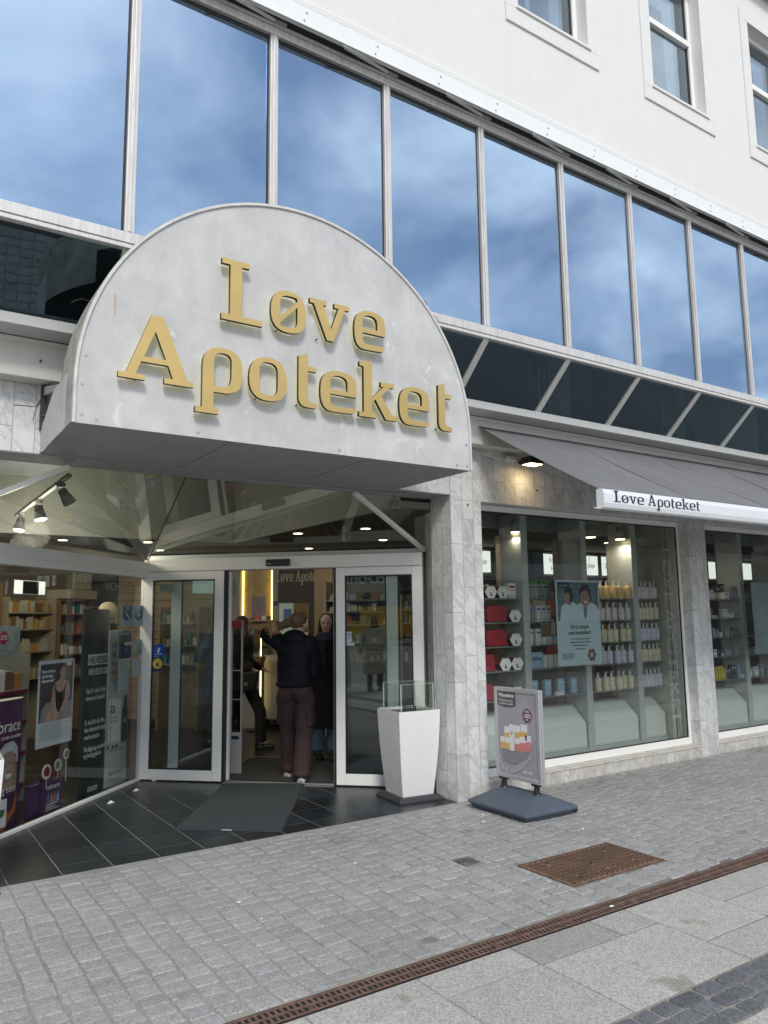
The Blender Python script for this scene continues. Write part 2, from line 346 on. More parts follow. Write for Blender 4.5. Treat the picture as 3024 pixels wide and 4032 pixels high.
# ================================================================== THE SETTING: ground
A = R(45.69); C0 = Vector((2.361, 8.059, 0))
DD = Vector((math.sin(A), -math.cos(A), 0)); GG = Vector((math.cos(A), math.sin(A), 0))
MD = Matrix.Translation(C0) @ Matrix.Rotation(A-math.pi/2, 4, 'Z')     # door plane: x to the right, -y to the street
ML = Matrix.Translation(C0) @ Matrix.Rotation(A, 4, 'Z')               # left window plane: x = 0 at the corner, negative to the left
YF = 5.40

def stone_mat(name, base, speck=.25, rough=.82, sscale=140, var=.16, bump=.5):
    m = mat(name, base, rough); t, b = nodes(m); ob = t.nodes.new('ShaderNodeTexCoord').outputs['Object']
    at = t.nodes.new('ShaderNodeVertexColor'); at.layer_name = 'tone'
    v = t.nodes.new('ShaderNodeTexVoronoi'); v.inputs['Scale'].default_value = sscale; t.links.new(ob, v.inputs['Vector'])
    bw = t.nodes.new('ShaderNodeRGBToBW'); t.links.new(v.outputs['Color'], bw.inputs[0])
    sp = ramp(t, bw.outputs[0], .2, .85, [c*(1-speck) for c in base], [c*(1+speck) for c in base])
    c = mixrgb(t, 1., sp, at.outputs[0], 'MULTIPLY')
    lg = ramp(t, tnoise(t, ob, 1.1, 6, .6), .3, .72, (1-var,1-var,1-var*1.1), (1.06,1.06,1.06)); c = mixrgb(t, 1., c, lg, 'MULTIPLY')
    md = ramp(t, tnoise(t, ob, 14, 5, .7), .35, .7, (1-var*.9,)*3, (1+var*.4,)*3); c = mixrgb(t, 1., c, md, 'MULTIPLY')
    spots = ramp(t, tnoise(t, mapping(t, ob, (1,1,1),(3,9,0)), 3.4, 2), .66, .71); c = mixrgb(t, spots, c, mixrgb(t, 1., c, (.72,.70,.66), 'MULTIPLY'))
    t.links.new(c, b.inputs['Base Color']); bumpn(t, b, tnoise(t, ob, 90, 4, .7), bump, .004); return m
SETT = stone_mat('granite_setts', (.322,.322,.318), .2, var=.14, bump=.55)
SLAB = stone_mat('granite_slabs', (.395,.385,.36), .26, .8, 150, .09, .25)
DSETT = stone_mat('dark_granite_setts', (.12,.125,.135), .25, .75, 120, .1, .9)
GROUT = mat('sandy_joints', (.19,.18,.16), .95, noise=.35, nscale=5, bump=.6, bscale=120)
TILE = stone_mat('black_slate_tiles', (.029,.038,.046), .12, .31, 60, .5, .28)
TJOINT = mat('tile_joint', (.29,.285,.27), .9)

def sway(x,y): return .010*math.sin(1.3*y+.5*x)+.003*math.sin(3.9*y+1.7*x)+.003*math.sin(9*y+4*x)
def stones(name, m, cells, z1=0.0, z0=-.05, jit=.004, ch=.009, tone=.1, hz=.004, warp=None):
    """cells = (x0,x1,y0,y1[,tone]); each stone is a block with worn, chamfered edges"""
    v=[]; fs=[]; tn=[]; rg = random.Random(5)
    for c in cells:
        x0,x1,y0,y1 = c[:4]; tt = c[4] if len(c) > 4 else 1+rg.uniform(-tone,tone); h = z1+rg.uniform(-hz,hz)
        j = lambda: rg.uniform(-jit,jit)
        P = [(x0+j(),y0+j()),(x1+j(),y0+j()),(x1+j(),y1+j()),(x0+j(),y1+j())]
        if warp: P = [(a+warp(a,b),b) for a,b in P]
        # eight-sided outline: corners worn off
        k = min(.009 if ch > .004 else .003, (x1-x0)*.2)*rg.uniform(.5,1.4); O=[]
        for i in range(4):
            a=Vector(P[i]); p=Vector(P[i-1]); n=Vector(P[(i+1)%4]); O += [a+(p-a).normalized()*k, a+(n-a).normalized()*k]
        cx=sum(p[0] for p in P)/4; cy_=sum(p[1] for p in P)/4; b0=len(v); n=8
        tilt=(rg.uniform(-1,1)*hz*6, rg.uniform(-1,1)*hz*6)
        zz=lambda q: (q[0]-cx)*tilt[0]+(q[1]-cy_)*tilt[1]
        for q in O: v.append((q[0],q[1],z0))
        for q in O: v.append((q[0],q[1],h-ch+zz(q)))
        for q in O:
            d=Vector((cx-q[0],cy_-q[1])); d=d.normalized()*ch*1.3; v.append((q[0]+d.x,q[1]+d.y,h+zz(q)))
        v.append((cx,cy_,h+hz*.8))
        for a in (0,8):
            for i in range(n): fs.append((b0+a+i,b0+a+(i+1)%n,b0+a+8+(i+1)%n,b0+a+8+i)); tn.append(tt)
        for i in range(n): fs.append((b0+16+i,b0+16+(i+1)%n,b0+24)); tn.append(tt)
    me = bpy.data.meshes.new(name); me.from_pydata(v,[],fs); me.materials.append(m)
    ca = me.color_attributes.new('tone','FLOAT_COLOR','CORNER')
    for p,tt in zip(me.polygons,tn):
        for li in p.loop_indices: ca.data[li].color = (tt,tt,tt,1)
    me.update(); o = bpy.data.objects.new(name, me); COL.objects.link(o); return struct(o)

_t,_b=nodes(GROUT); _o=_t.nodes.new('ShaderNodeTexCoord').outputs['Object']; _s=_t.nodes.new('ShaderNodeSeparateXYZ'); _t.links.new(_o,_s.inputs[0])
_m=_t.nodes.new('ShaderNodeMapRange'); _m.inputs['From Min'].default_value=2.2; _m.inputs['From Max'].default_value=5.2; _t.links.new(_s.outputs[0],_m.inputs[0])
_n=tnoise(_t,_o,1.6,5); _c1=ramp(_t,_n,.3,.7,(.23,.22,.19),(.34,.325,.285)); _c2=ramp(_t,_n,.3,.7,(.10,.095,.085),(.20,.19,.17)); _t.links.new(mixrgb(_t,_m.outputs[0],_c1,_c2),_b.inputs['Base Color'])
g = MB(); g.box(-60,60,-70,60,-.4,-.0075); struct(g.build('ground', GROUT))
# small setts between the shop front and the drain: columns that run at right angles to the wall
cells=[]; x=-2.4; ci=0; rg=random.Random(3)
HATCH=(3.56,4.43,3.372,3.868); COVER=(3.29,3.43,4.06,4.20)
while x < 15:
    wdt = rg.uniform(.118,.140); y = 3.115 + rg.uniform(0,.05)
    yt = 5.385
    first=True
    while y < yt-.02:
        L = rg.uniform(.082,.112)
        y1 = min(y+L, yt)
        if yt-y1 < .035: y1 = yt
        bx0,bx1,by0,by1 = x+.0036, x+wdt-.0036, y+.0028, y1-.0028
        def hits(q): return bx1>q[0] and bx0<q[1] and by1>q[2] and by0<q[3]
        if hits(HATCH) or hits(COVER):
            q = HATCH if hits(HATCH) else COVER
            if bx0 < q[0]-.03: bx1 = min(bx1,q[0]-.008)
            elif bx1 > q[1]+.03: bx0 = max(bx0,q[1]+.008)
            elif by0 < q[2]-.02: by1 = min(by1,q[2]-.008)
            elif by1 > q[3]+.02: by0 = max(by0,q[3]+.008)
            else: bx1 = bx0
        if bx1-bx0 > .02 and by1-by0 > .015: cells.append((bx0,bx1,by0,by1))
        y = y1
    x += wdt; ci += 1
cells2=[]                                              # the drain edge course
stones('pavement_setts', SETT, cells, 0, jit=.005, ch=.006, tone=.085, hz=.0022, warp=lambda x,y: sway(x,y)*min(1,min(abs(y-5.4),abs(y-3.1))*8)*(0 if (3.3<y<3.95 and 3.3<x<4.7) or (3.9<y<4.35 and 3.1<x<3.6) else 1))
# large granite slabs
slabs=[(-3.2,-1.6,2.23,2.98),(-1.6,-.3,2.23,2.98),(-.3,.76,2.23,2.75),(-.3,.76,2.75,2.98),(.76,1.56,2.23,2.98),(1.56,2.12,2.23,2.98),(2.12,2.68,2.23,2.762),(2.12,2.68,2.762,2.98,1.02),(2.68,3.245,2.755,2.98,.76),(3.245,3.52,2.755,2.98,.90),(2.68,3.52,2.23,2.755,1.03),
 (3.52,4.07,2.475,2.98,1.04),(3.52,4.07,2.23,2.475,.98),(4.07,4.92,2.735,2.98,.96),(4.07,4.92,2.23,2.735,1.0),(4.92,5.5,2.23,2.98),(5.5,6.3,2.48,2.98),(5.5,6.3,2.23,2.48),(6.3,7.15,2.23,2.98),(7.15,8.2,2.23,2.98),(8.2,9.4,2.23,2.98),(9.4,11,2.23,2.98),(11,13,2.23,2.98)]
stones('pavement_slabs', SLAB, [(a+.006,b-.006,c+.008,d-.008,*e) for a,b,c,d,*e in slabs], -.001, jit=.0008, ch=.003, tone=.05, hz=.0006)
dc=[]; 
for row in range(3):
    x=-3+row*.05; y0=1.955+row*.09
    while x<14:
        wdt=rg.uniform(.11,.16); dc.append((x+.005,x+wdt-.005,y0+.005,y0+.086)); x+=wdt
stones('dark_sett_band', DSETT, dc, -.001, jit=.006, ch=.005, tone=.2, hz=.002)
far=[]; y=1.95
while y>-12:
    x=-6+rg.uniform(0,.5)
    while x<16: wdt=rg.uniform(.55,.95); far.append((x+.004,x+wdt-.004,y-.55+.004,y-.004)); x+=wdt
    y-=.55
stones('street_slabs', SLAB, far, -.002, jit=.0008, ch=.003, tone=.05, hz=.0008)
# slate tiles of the entrance recess
tc_=[]; jx=[.1633+.3135*k for k in range(-3,16)]; jy=[5.392,5.60]+[5.60+.345*k for k in range(1,9)]
def inrecess(x,y):
    p=Vector((x,y,0))-C0; return p.dot(DD) > -.0 and p.dot(GG) < .0
def clip(poly, n, d):                                  # keep n.p <= d
    o=[]; 
    for i,p in enumerate(poly):
        q=poly[(i+1)%len(poly)]; a=n[0]*p[0]+n[1]*p[1]-d; b=n[0]*q[0]+n[1]*q[1]-d
        if a<=0: o.append(p)
        if a*b<0: t=a/(a-b); o.append((p[0]+(q[0]-p[0])*t, p[1]+(q[1]-p[1])*t))
    return o
tb = MB(); tones=[]
for i in range(len(jx)-1):
    for k in range(len(jy)-1):
        P=[(jx[i]+.0028,jy[k]+.0028),(jx[i+1]-.0028,jy[k]+.0028),(jx[i+1]-.0028,jy[k+1]-.0028),(jx[i]+.0028,jy[k+1]-.0028)]
        P=clip(P,(-DD.x,-DD.y),-(C0.dot(DD))); 
        if len(P)>2: P=clip(P,(GG.x,GG.y),C0.dot(GG)+.06)
        if len(P)>2: P=clip(P,(1,0),4.325)
        if len(P)>2:
            a=len(tb.f); tb.xy(P,-.02,.0); tones += [1+rg.uniform(-.28,.35)]*(len(tb.f)-a)
o = tb.build('entrance_tiles', TILE); struct(o)
ca=o.data.color_attributes.new('tone','FLOAT_COLOR','CORNER')
for p,tt in zip(o.data.polygons,tones):
    for li in p.loop_indices: ca.data[li].color=(tt,tt,tt,1)
jb = MB(); jb.xy([(-.3,5.388),(4.33,5.388),(4.45,6.05),(2.36,8.09)],-.03,-.0012); struct(jb.build('tile_joints', TJOINT))

# ------------------------------------------------------------------ drain, hatch, small cover
RUST = mat('rusty_cast_iron', (.17,.105,.078), .85, .3, noise=.45, nscale=18, bump=.7, bscale=90)
RUST2 = mat('rusty_brown_plate', (.25,.16,.105), .8, .35, noise=.35, nscale=4, bump=.5, bscale=60)
t = thing('drain_channel', 'long rusty iron slot drain running along the grey sett pavement', 'drain', (3.5,3.05,0))
d = MB(); 
for (a,b) in ((2.993,3.004),(3.044,3.056),(3.096,3.107)): d.box(-2.5,13,a,b,-.03,-.001)
x=-2.5; k=0
while x < 9.5:
    seg = (k % 18 == 0)
    d.box(x,x+(.012 if not seg else .022),3.004,3.044,-.025,-.003); d.box(x+.014,x+.026,3.056,3.096,-.025,-.003); x+=.0285; k+=1
d.build('grating', RUST, t, bev=.0015, seg=1)
d = MB(); d.box(-2.5,13,3.0,3.1,-.007,-.0062); d.box(-2.5,13,2.984,2.9925,-.06,-.003); d.box(-2.5,13,3.1075,3.114,-.06,-.003); d.build('channel', mat('channel_shade_black',(.012,.010,.009),.95), t)  # near-black sheet close under the bars paints in the shade of a deep channel
t = thing('access_hatch', 'rusty brown rectangular tread plate hatch set in the pavement', 'hatch', (3.99,3.62,0))
d = MB(); d.box(3.585,4.405,3.395,3.845,-.03,-.002); d.build('plate', RUST2, t, bev=.003)
d = MB(); n_=0
for i in range(33):
    for k in range(18):
        cx=3.605+i*.0242; cy_=3.412+k*.0243+(.012 if i%2 else 0); a=.9 if (i+k)%2 else -.9; q=Vector((math.cos(a),math.sin(a)))*.0098; w_=Vector((-q.y,q.x))*.42
        if cx>4.39 or cy_>3.835 or (abs((i%11)-5)<1 and k in (3,13) and i%11==5): continue
        d.xy([(cx-q.x-w_.x,cy_-q.y-w_.y),(cx+q.x-w_.x,cy_+q.y-w_.y),(cx+q.x+w_.x,cy_+q.y+w_.y),(cx-q.x+w_.x,cy_-q.y+w_.y)],-.002,.003)
d.build('tread_pattern', mat('worn_dark_tread',(.125,.08,.055),.6,.5,noise=.3,nscale=6), t)
d = MB(); d.box(3.568,3.583,3.378,3.862,-.03,.0); d.box(4.407,4.424,3.378,3.862,-.03,.0); d.box(3.584,4.406,3.378,3.393,-.03,.0); d.box(3.584,4.406,3.847,3.862,-.03,.0); d.build('frame', RUST, t)
for (a,b) in ((3.72,3.47),(3.75,3.77),(4.25,3.47),(4.28,3.77),(3.99,3.62)):
    d = MB(); d.cyl((a,b,-.01),(a,b,.001),.014,.014,12); d.build('lifting_hole', DARK, t)
t = thing('valve_cover', 'small round iron valve cover between the setts', 'cover', (3.361,4.128,0))
IRON = mat('worn_grey_iron', (.15,.15,.15), .6, .6, noise=.3, nscale=30, bump=.4)
d = MB(); d.lathe((3.361,4.128,-.03),[(.062,0),(.062,.028),(.052,.031),(.05,.026),(.04,.026),(.038,.03),(.03,.03),(.001,.03)],24); d.build('lid', IRON, t, True)
d = MB(); d.box(3.292,3.430,4.060,4.196,-.05,-.006); d.build('surround', IRON, t)
d = MB(); d.cyl((3.335,4.115,.003),(3.361,4.148,.003),.004); d.cyl((3.387,4.115,.003),(3.361,4.148,.003),.004); d.build('letter', IRON, t)
# litter
PAPER = mat('white_paper', (.75,.75,.72), .8); TAN = mat('tan_filter', (.55,.38,.2), .8)
for (x,y,kind,lab) in [(1.847,7.198,'p','crumpled white paper scrap on the dark tiles nearer the glass front'),(2.168,7.551,'p','small white paper scrap on the dark tiles below the left glass'),(2.45,7.90,'p','flattened white wrapper lying under the closed door leaf'),
      (1.839,4.306,'g','large pale chewing gum spot left of the middle of the sett pavement'),(2.74,4.512,'g','white chewing gum spot on the setts in front of the mat'),(2.566,4.579,'g','beige chewing gum spot beside a white one on the setts'),(1.845,4.005,'g','pale gum spot nearest the drain on the setts'),
      (4.2,4.934,'c','cigarette butt with tan filter beside the poster stand base'),(7.192,5.381,'c','cigarette butt lying against the marble plinth'),(4.074,4.779,'p','tiny white paper scrap in front of the stand base'),(4.543,4.186,'p','tiny white paper scrap on the setts above the hatch'),(3.501,3.042,'g','pale gum blob stuck on the slot drain')]:
    d = MB()
    if kind=='p':
        nm='paper_scrap'; d.xy([(x-.03,y-.012),(x+.004,y-.02),(x+.034,y+.002),(x+.01,y+.02),(x-.014,y+.011)],.001,.007); d.ext([(x-.02,y,.006),(x+.02,y-.008,.007),(x+.008,y+.014,.018)],(0,0,.002)); m=PAPER
        if 'tiny' in lab: d.v=[(x+(a-x)*.4,y+(b-y)*.4,c*.5) for a,b,c in d.v]
    elif kind=='g': nm='chewing_gum'; d.lathe((x,y,0.0),[(.012,0),(.011,.002),(.001,.003)],9); d.v=[(x+(a-x)*(1.3),y+(b-y)*.8,c) for a,b,c in d.v]; m=PAPER if 'beige' not in lab else TAN
    else: nm='cigarette_butt'; d.cyl((x,y,.005),(x+.022,y+.006,.005),.004,.004,8,0); d.cyl((x+.022,y+.006,.005),(x+.034,y+.009,.005),.004,.0037,8,1); m=[PAPER,TAN]
    tag(d.build(nm, m), lab, {'p':'paper scrap','g':'chewing gum','c':'cigarette butt'}[kind])

# ================================================================== THE BUILDING
B = thing('shop_building', 'white rendered shop building with a blue glass bay over a marble ground floor', 'building', (4.3,5.4,0))
def part(mb, name, mats, **k): return mb.build(name, mats, B, **k)
# marble ground floor
d = MB(); d.box(4.322,4.685,YF,YF+.30,-.02,2.66); part(d,'marble_pillar',MARB)
d = MB(); d.box(4.322,15,YF,YF+.3,2.662,3.168); d.box(-5,4.318,YF,YF+.3,2.705,3.168); part(d,'marble_lintel',MARB)
d = MB(); d.box(7.835,8.168,YF+.001,YF+.3,-.02,2.66); part(d,'marble_pillar',MARB)
d = MB(); d.box(-5,-.30,YF,YF+.3,-.02,2.70); part(d,'marble_pillar',MARB)
d = MB(); d.box(11.4,15,YF,YF+.3,-.02,2.66); part(d,'marble_pillar',MARB)
# marble side wall of the recess
d = MB(); P0=Vector((4.3205,YF+.004,0)); P1=C0+DD*2.955; d.ext([P0,P1,(4.50,6.3,0),(4.50,YF+.31,0),(4.3205,YF+.29,0)],(0,0,2.698)); 
w_ = MB(); a=P0; b_=P1; w_.add([(a.x,a.y,-.01),(b_.x,b_.y,-.01),(b_.x,b_.y,2.70),(a.x,a.y,2.70),(a.x+.15,a.y,-.01),(b_.x+.15,b_.y,-.01),(b_.x+.15,b_.y,2.70),(a.x+.15,a.y,2.70)],[(0,3,2,1),(4,5,6,7),(0,1,5,4),(1,2,6,5),(2,3,7,6),(3,0,4,7)])
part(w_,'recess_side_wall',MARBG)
# plinths under the shop windows
for (a,b) in ((4.687,7.833),(8.17,11.398)):
    d = MB(); d.box(a,b,YF-.006,YF+.16,-.02,.112); part(d,'marble_plinth',MARBP)
    d = MB(); d.box(a,b,YF-.014,YF+.16,.1125,.128); part(d,'plinth_ledge',mat('worn_marble_ledge',(.55,.53,.47),.6,noise=.22,nscale=9),bev=.004)
# soffit of the beam, beam, cream fascia, bay underside
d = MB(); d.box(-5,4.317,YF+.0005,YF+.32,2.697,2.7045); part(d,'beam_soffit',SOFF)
d = MB(); d.box(-5,15,5.257,YF+.02,3.17,3.434); part(d,'cream_fascia',CREAM,bev=.006)
d = MB(); d.box(-5,15,5.249,5.262,3.404,3.43); part(d,'fascia_edge_trim',TRIM)
d = MB(); d.box(-5,15,5.063,5.247,3.436,3.455); part(d,'bay_soffit',SOFF2)
d = MB(); d.yz([(5.035,3.436),(5.060,3.436),(5.060,3.50),(5.02,3.50)],-5,15); part(d,'bay_bottom_rail',TRIM,bev=.003)
# glazed bay: mullions every 0.984 m
XM=[1.175+.984*k for k in range(-4,13)]
def slant(q): return (5.045-.425*q, 3.497+.405*q)
for x in XM:
    d = MB(); y0,z0=slant(0); y1,z1=slant(1)
    d.yz([(y0-.012,z0),(y1-.012,z1),(y1+.04,z1),(y0+.04,z0)],x-.030,x+.030); part(d,'sloping_mullion',TRIM)
    d = MB(); d.box(x-.030,x+.030,4.603,4.70,4.003,5.807); d.box(x-.010,x+.010,4.595,4.6025,4.003,5.807); part(d,'bay_mullion',ALU,bev=.003)
    d = MB(); d.box(x-.045,x-.0305,4.632,4.70,4.003,5.805); part(d,'mullion_seal',RUBBER)
d = MB(); d.box(-5,15,4.596,4.72,3.930,4.000); d.box(-5,15,4.604,4.72,3.915,3.929); d.box(-5,15,4.592,4.70,3.893,3.914); part(d,'bay_transom',ALU,bev=.003)
d = MB(); d.box(-5,15,4.610,4.70,3.9145,3.9295); part(d,'transom_groove',RUBBER)
d = MB(); d.box(-5,15,4.600,4.70,5.812,5.872); d.box(-5,15,4.580,4.70,5.875,5.892); part(d,'bay_top_rail',ALU,bev=.003)
d = MB(); d.box(-5,15,4.63,4.70,5.783,5.811); part(d,'top_rail_seal',RUBBER)
for a,b in zip(XM,XM[1:]):
    _j=[random.uniform(-.0016,.0016) for _ in range(4)]; d = MB(); d.ext([(a+.031,4.632+_j[0],4.001),(b-.046,4.632+_j[1],4.001),(b-.046,4.632+_j[1]+_j[2],5.782),(a+.031,4.632+_j[0]+_j[2],5.782)],(0,.006,0)); part(d,'bay_pane',GL_SKY)
    y0,z0=slant(0.0); y1,z1=slant(1.0); d = MB(); d.yz([(y0+.014,z0+.003),(y1+.014,z1-.008),(y1+.022,z1-.008),(y0+.022,z0+.003)],a+.031,b-.031); part(d,'sloping_pane',GL_LOW)
# room behind the bay: a floor slab, back wall, white columns with pipes
ROOM = mat('dim_room_wall', (.30,.32,.30), .9); 
d = MB(); d.box(-5,15,5.07,8.5,3.46,3.50); part(d,'bay_floor',mat('bay_floor_lining',(.16,.17,.17),.8))
d = MB(); d.box(-5,15,8.0,8.1,3.5,5.9); part(d,'bay_back_wall',ROOM)
d = MB(); d.box(-5,15,4.72,8.1,5.90,5.95); part(d,'bay_ceiling',ROOM)
for k,x in enumerate([-.6,1.5,3.75,5.65,7.55,9.5]):
    d = MB(); d.box(x,x+.16,5.25,5.41,3.50,5.9); part(d,'bay_column',mat('pale_column',(.62,.62,.52),.7))
    if k>2:
        d = MB(); 
        for q in range(3): d.cyl((x-.42+q*.07,5.12,3.5),(x-.42+q*.07,5.12,4.0),.009)
        part(d,'bay_pipe',TRIM)
# white upper wall with window openings
YW=4.52; WZ0,WZ1=7.07,8.73; WC=[3.07,5.0,6.935,8.865,10.79,12.7]; HW=.465
xs=[-5]
d = MB(); d.box(-5,15,YW,YW+.34,5.9055,WZ0); d.box(-5,15,YW,YW+.34,WZ1,9.26)
edges=[-5]+[q for c in WC for q in (c-HW,c+HW)]+[15]
for i in range(0,len(edges),2): d.box(edges[i],edges[i+1],YW,YW+.34,WZ0,WZ1)
part(d,'upper_wall',PLAST)
d = MB(); d.box(-5,15,YW-.16,YW+.3,9.262,9.36); part(d,'eaves_cornice',mat('grey_cornice',(.42,.42,.41),.7,noise=.1))
d = MB(); d.box(-5,15,YW-.03,YW-.002,5.886,6.045); d.box(-5,15,YW-.04,YW-.031,5.886,5.899); part(d,'wall_flashing',mat('white_sheet_metal',(.76,.78,.77),.45,.0,noise=.03))
d = MB(); d.yz([(YW-.012,6.047),(YW-.026,6.052),(YW-.026,6.10),(YW-.001,6.13)],-5,15); part(d,'plaster_ledge',PLAST)
d = MB()
x=-2.0
while x<14:
    for z in (5.93,6.0): d.cyl((x+(z-5.93)*.3,YW-.031,z),(x+(z-5.93)*.3,YW-.036,z),.0075,.006,8)
    x+=.62
part(d,'flashing_screws',GREYM)
d = MB(); d.box(-5,15,4.521,4.70,5.8925,5.9045); part(d,'gap_shade_strip',DARK)  # dark strip laid in as painted shade of the gap below the wall
for x in XM:
    d = MB(); d.ext([(x-.47,YW-.028,5.872),(x-.45,YW-.004,5.872),(x+.02,4.578,5.885),(x,4.55,5.885)],(0,0,.013)); part(d,'opening_stay',TRIM)
    d = MB(); d.box(x-.02,x+.07,4.545,4.578,5.876,5.90); part(d,'stay_hinge',GREYM)
for c in WC:
    wnd = MB(); x0,x1=c-HW,c+HW
    s_=.15
    wnd.box(x0-s_,x1+s_,YW-.018,YW-.001,WZ0-s_-.01,WZ0-.002); wnd.box(x0-s_,x1+s_,YW-.018,YW-.001,WZ1+.002,WZ1+s_); wnd.box(x0-s_,x0-.001,YW-.018,YW-.001,WZ0-.001,WZ1+.001); wnd.box(x1+.001,x1+s_,YW-.018,YW-.001,WZ0-.001,WZ1+.001)
    w0 = part(wnd,'upper_window',PLAST,bev=.003)
    def sub(mb,nm,m,**k): o=mb.build(nm,m,w0,**k); return o
    FR[w0.name]=FR[B.name]
    d = MB(); y0,y1=YW+.11,YW+.17; zm=8.04
    d.box(x0,x0+.055,y0,y1,WZ0+.03,WZ1); d.box(x1-.055,x1,y0,y1,WZ0+.03,WZ1); d.box(x0+.056,x1-.056,y0,y1,WZ0+.03,WZ0+.12); d.box(x0+.056,x1-.056,y0,y1,WZ1-.055,WZ1); d.box(x0+.056,x1-.056,y0-.01,y1,zm-.035,zm+.035)
    sub(d,'window_frame',WHITE,bev=.004)
    for (a,b) in ((WZ0+.122,zm-.037),(zm+.037,WZ1-.057)):
        d = MB(); d.box(x0+.057,x1-.057,y0+.03,y0+.036,a,b); sub(d,'window_pane',GL_WIN)
        d = MB(); d.box(x1-.072,x1-.0575,y0+.018,y0+.029,a,b); sub(d,'window_seal',RUBBER)
    d = MB(); d.box(x0-.03,x1+.03,YW-.035,YW+.109,WZ0-.001,WZ0+.026); sub(d,'window_sill',TRIM,bev=.003)
    d = MB(); d.box(x0-.1,x1+.1,YW+.9,YW+.95,WZ0-.3,WZ1+.3); d.box(x1-.28,x1-.02,YW+.45,YW+.47,WZ0,WZ1); sub(d,'room_behind',mat('room_behind_blind',(.60,.62,.62),.9))
# ---- shop windows
def shop_window(x0,x1):
    d = MB(); y0,y1=YF+.118,YF+.168
    d.box(x0,x0+.045,y0,y1,.130,2.658); d.box(x1-.045,x1,y0,y1,.130,2.658); d.box(x0+.046,x1-.046,y0,y1,.130,.205); d.box(x0+.046,x1-.046,y0,y1,2.600,2.658)
    fr = part(d,'shop_window',WHITE,bev=.004); FR[fr.name]=FR[B.name]
    d = MB(); d.box(x0+.05,x1-.05,y0+.02,y0+.028,.21,2.595); d.build('window_pane',GL_CLEAR,fr)
    d = MB(); q0,q1=y0+.008,y0+.019
    d.box(x0+.046,x0+.058,q0,q1,.206,2.599); d.box(x1-.058,x1-.046,q0,q1,.206,2.599); d.box(x0+.059,x1-.059,q0,q1,.206,.216); d.box(x0+.059,x1-.059,q0,q1,2.586,2.599); d.build('window_seal',RUBBER,fr)
    return fr
SW1=shop_window(4.687,7.833); SW2=shop_window(8.17,11.398)
# ---- entrance: left glass front (45 deg), doors, sloping glass roof
def dpart(mb,name,m,**k): return mb.build(name,m,B,**k)
d = MB(ML); d.box(-3.7,-.012,-.055,.055,2.03,2.19); dpart(d,'glass_front_header',WHITE,bev=.004)
d = MB(ML); d.box(-3.7,-.012,-.064,-.0555,2.085,2.10); d.box(-3.7,-.012,-.02,.02,.0,.028); d.box(-.060,-.03,-.03,.03,.03,2.028); f_=dpart(d,'glass_front_frame',WHITE,bev=.003)
d = MB(ML); d.box(-3.7,-.062,-.004,.004,.03,2.028); dpart(d,'glass_front_pane',GL_CLEAR)
d = MB(ML); d.box(-.03,-.014,-.03,.035,.0,2.19); dpart(d,'corner_seal',RUBBER)
d = MB(MD); d.box(.002,2.925,-.07,.10,2.09,2.218); dpart(d,'door_header',WHITE,bev=.004)
d = MB(MD); d.box(.01,2.92,-.02,.10,2.219,2.262); dpart(d,'header_glass_bead',mat('greenish_glass_edge',(.45,.52,.48),.3))
d = MB(MD); d.box(.002,2.925,-.074,-.0705,2.0935,2.0965); dpart(d,'header_joint',GREYM)
def leaf(x0,x1,y0,y1,z0,z1,stl,rb,rt,name,lab=None):
    d = MB(MD); d.box(x0,x0+stl[0],y0,y1,z0,z1); d.box(x1-stl[1],x1,y0,y1,z0,z1); d.box(x0+stl[0]+.001,x1-stl[1]-.001,y0,y1,z0,z0+rb); d.box(x0+stl[0]+.001,x1-stl[1]-.001,y0,y1,z1-rt,z1)
    o=dpart(d,name,WHITE,bev=.004); FR[o.name]=FR[B.name]
    g0,g1,h0,h1=x0+stl[0],x1-stl[1],z0+rb,z1-rt; ym=(y0+y1)/2
    d = MB(MD); d.box(g0+.004,g1-.004,ym-.004,ym+.004,h0+.004,h1-.004); d.build('door_pane',GL_DOOR,o)
    d = MB(MD); e=.014; d.box(g0+.001,g0+e,y0+.006,ym-.005,h0+.001,h1-.001); d.box(g1-e,g1-.001,y0+.006,ym-.005,h0+.001,h1-.001); d.box(g0+e+.001,g1-e-.001,y0+.006,ym-.005,h0+.001,h0+e); d.box(g0+e+.001,g1-e-.001,y0+.006,ym-.005,h1-e,h1-.001); d.build('door_seal',RUBBER,o)
    if lab: o['label']=lab
    return o
DL = leaf(.012,.885,-.065,-.020,.012,2.088,(.093,.10),.10,.085,'side_screen','white framed glass screen left of the open doorway')
DR = leaf(2.058,2.905,-.065,-.020,.012,2.088,(.09,.085),.105,.08,'side_screen','white framed glass screen behind the white planter')
SL = leaf(.275,.93,.015,.055,.012,2.08,(.11,.03),.09,.06,'sliding_door','sliding door leaf parked behind the left screen')
SR = leaf(2.012,2.66,.015,.055,.012,2.08,(.03,.11),.09,.06,'sliding_door','sliding door leaf parked behind the right screen')
d = MB(MD); d.box(.887,.905,-.065,.05,.0,2.089); d.box(2.036,2.056,-.065,.05,.0,2.089); dpart(d,'door_jamb_seal',RUBBER)
d = MB(MD); d.box(2.906,2.925,-.07,.08,.0,2.089); dpart(d,'end_post',WHITE)
d = MB(MD); d.box(1.345,1.592,-.115,-.071,2.118,2.186); so=dpart(d,'door_sensor',BLACK,bev=.008); FR[so.name]=FR[B.name]
d = MB(MD); d.box(1.37,1.40,-.1165,-.1155,2.137,2.142); d.build('sensor_marking',TRIM,so)
d = MB(MD); d.box(.91,2.03,-.03,.0,.001,.012); d.box(.91,2.03,-.09,-.075,.001,.006); dpart(d,'door_rail',mat('worn_aluminium_rail',(.42,.41,.39),.45,.6))
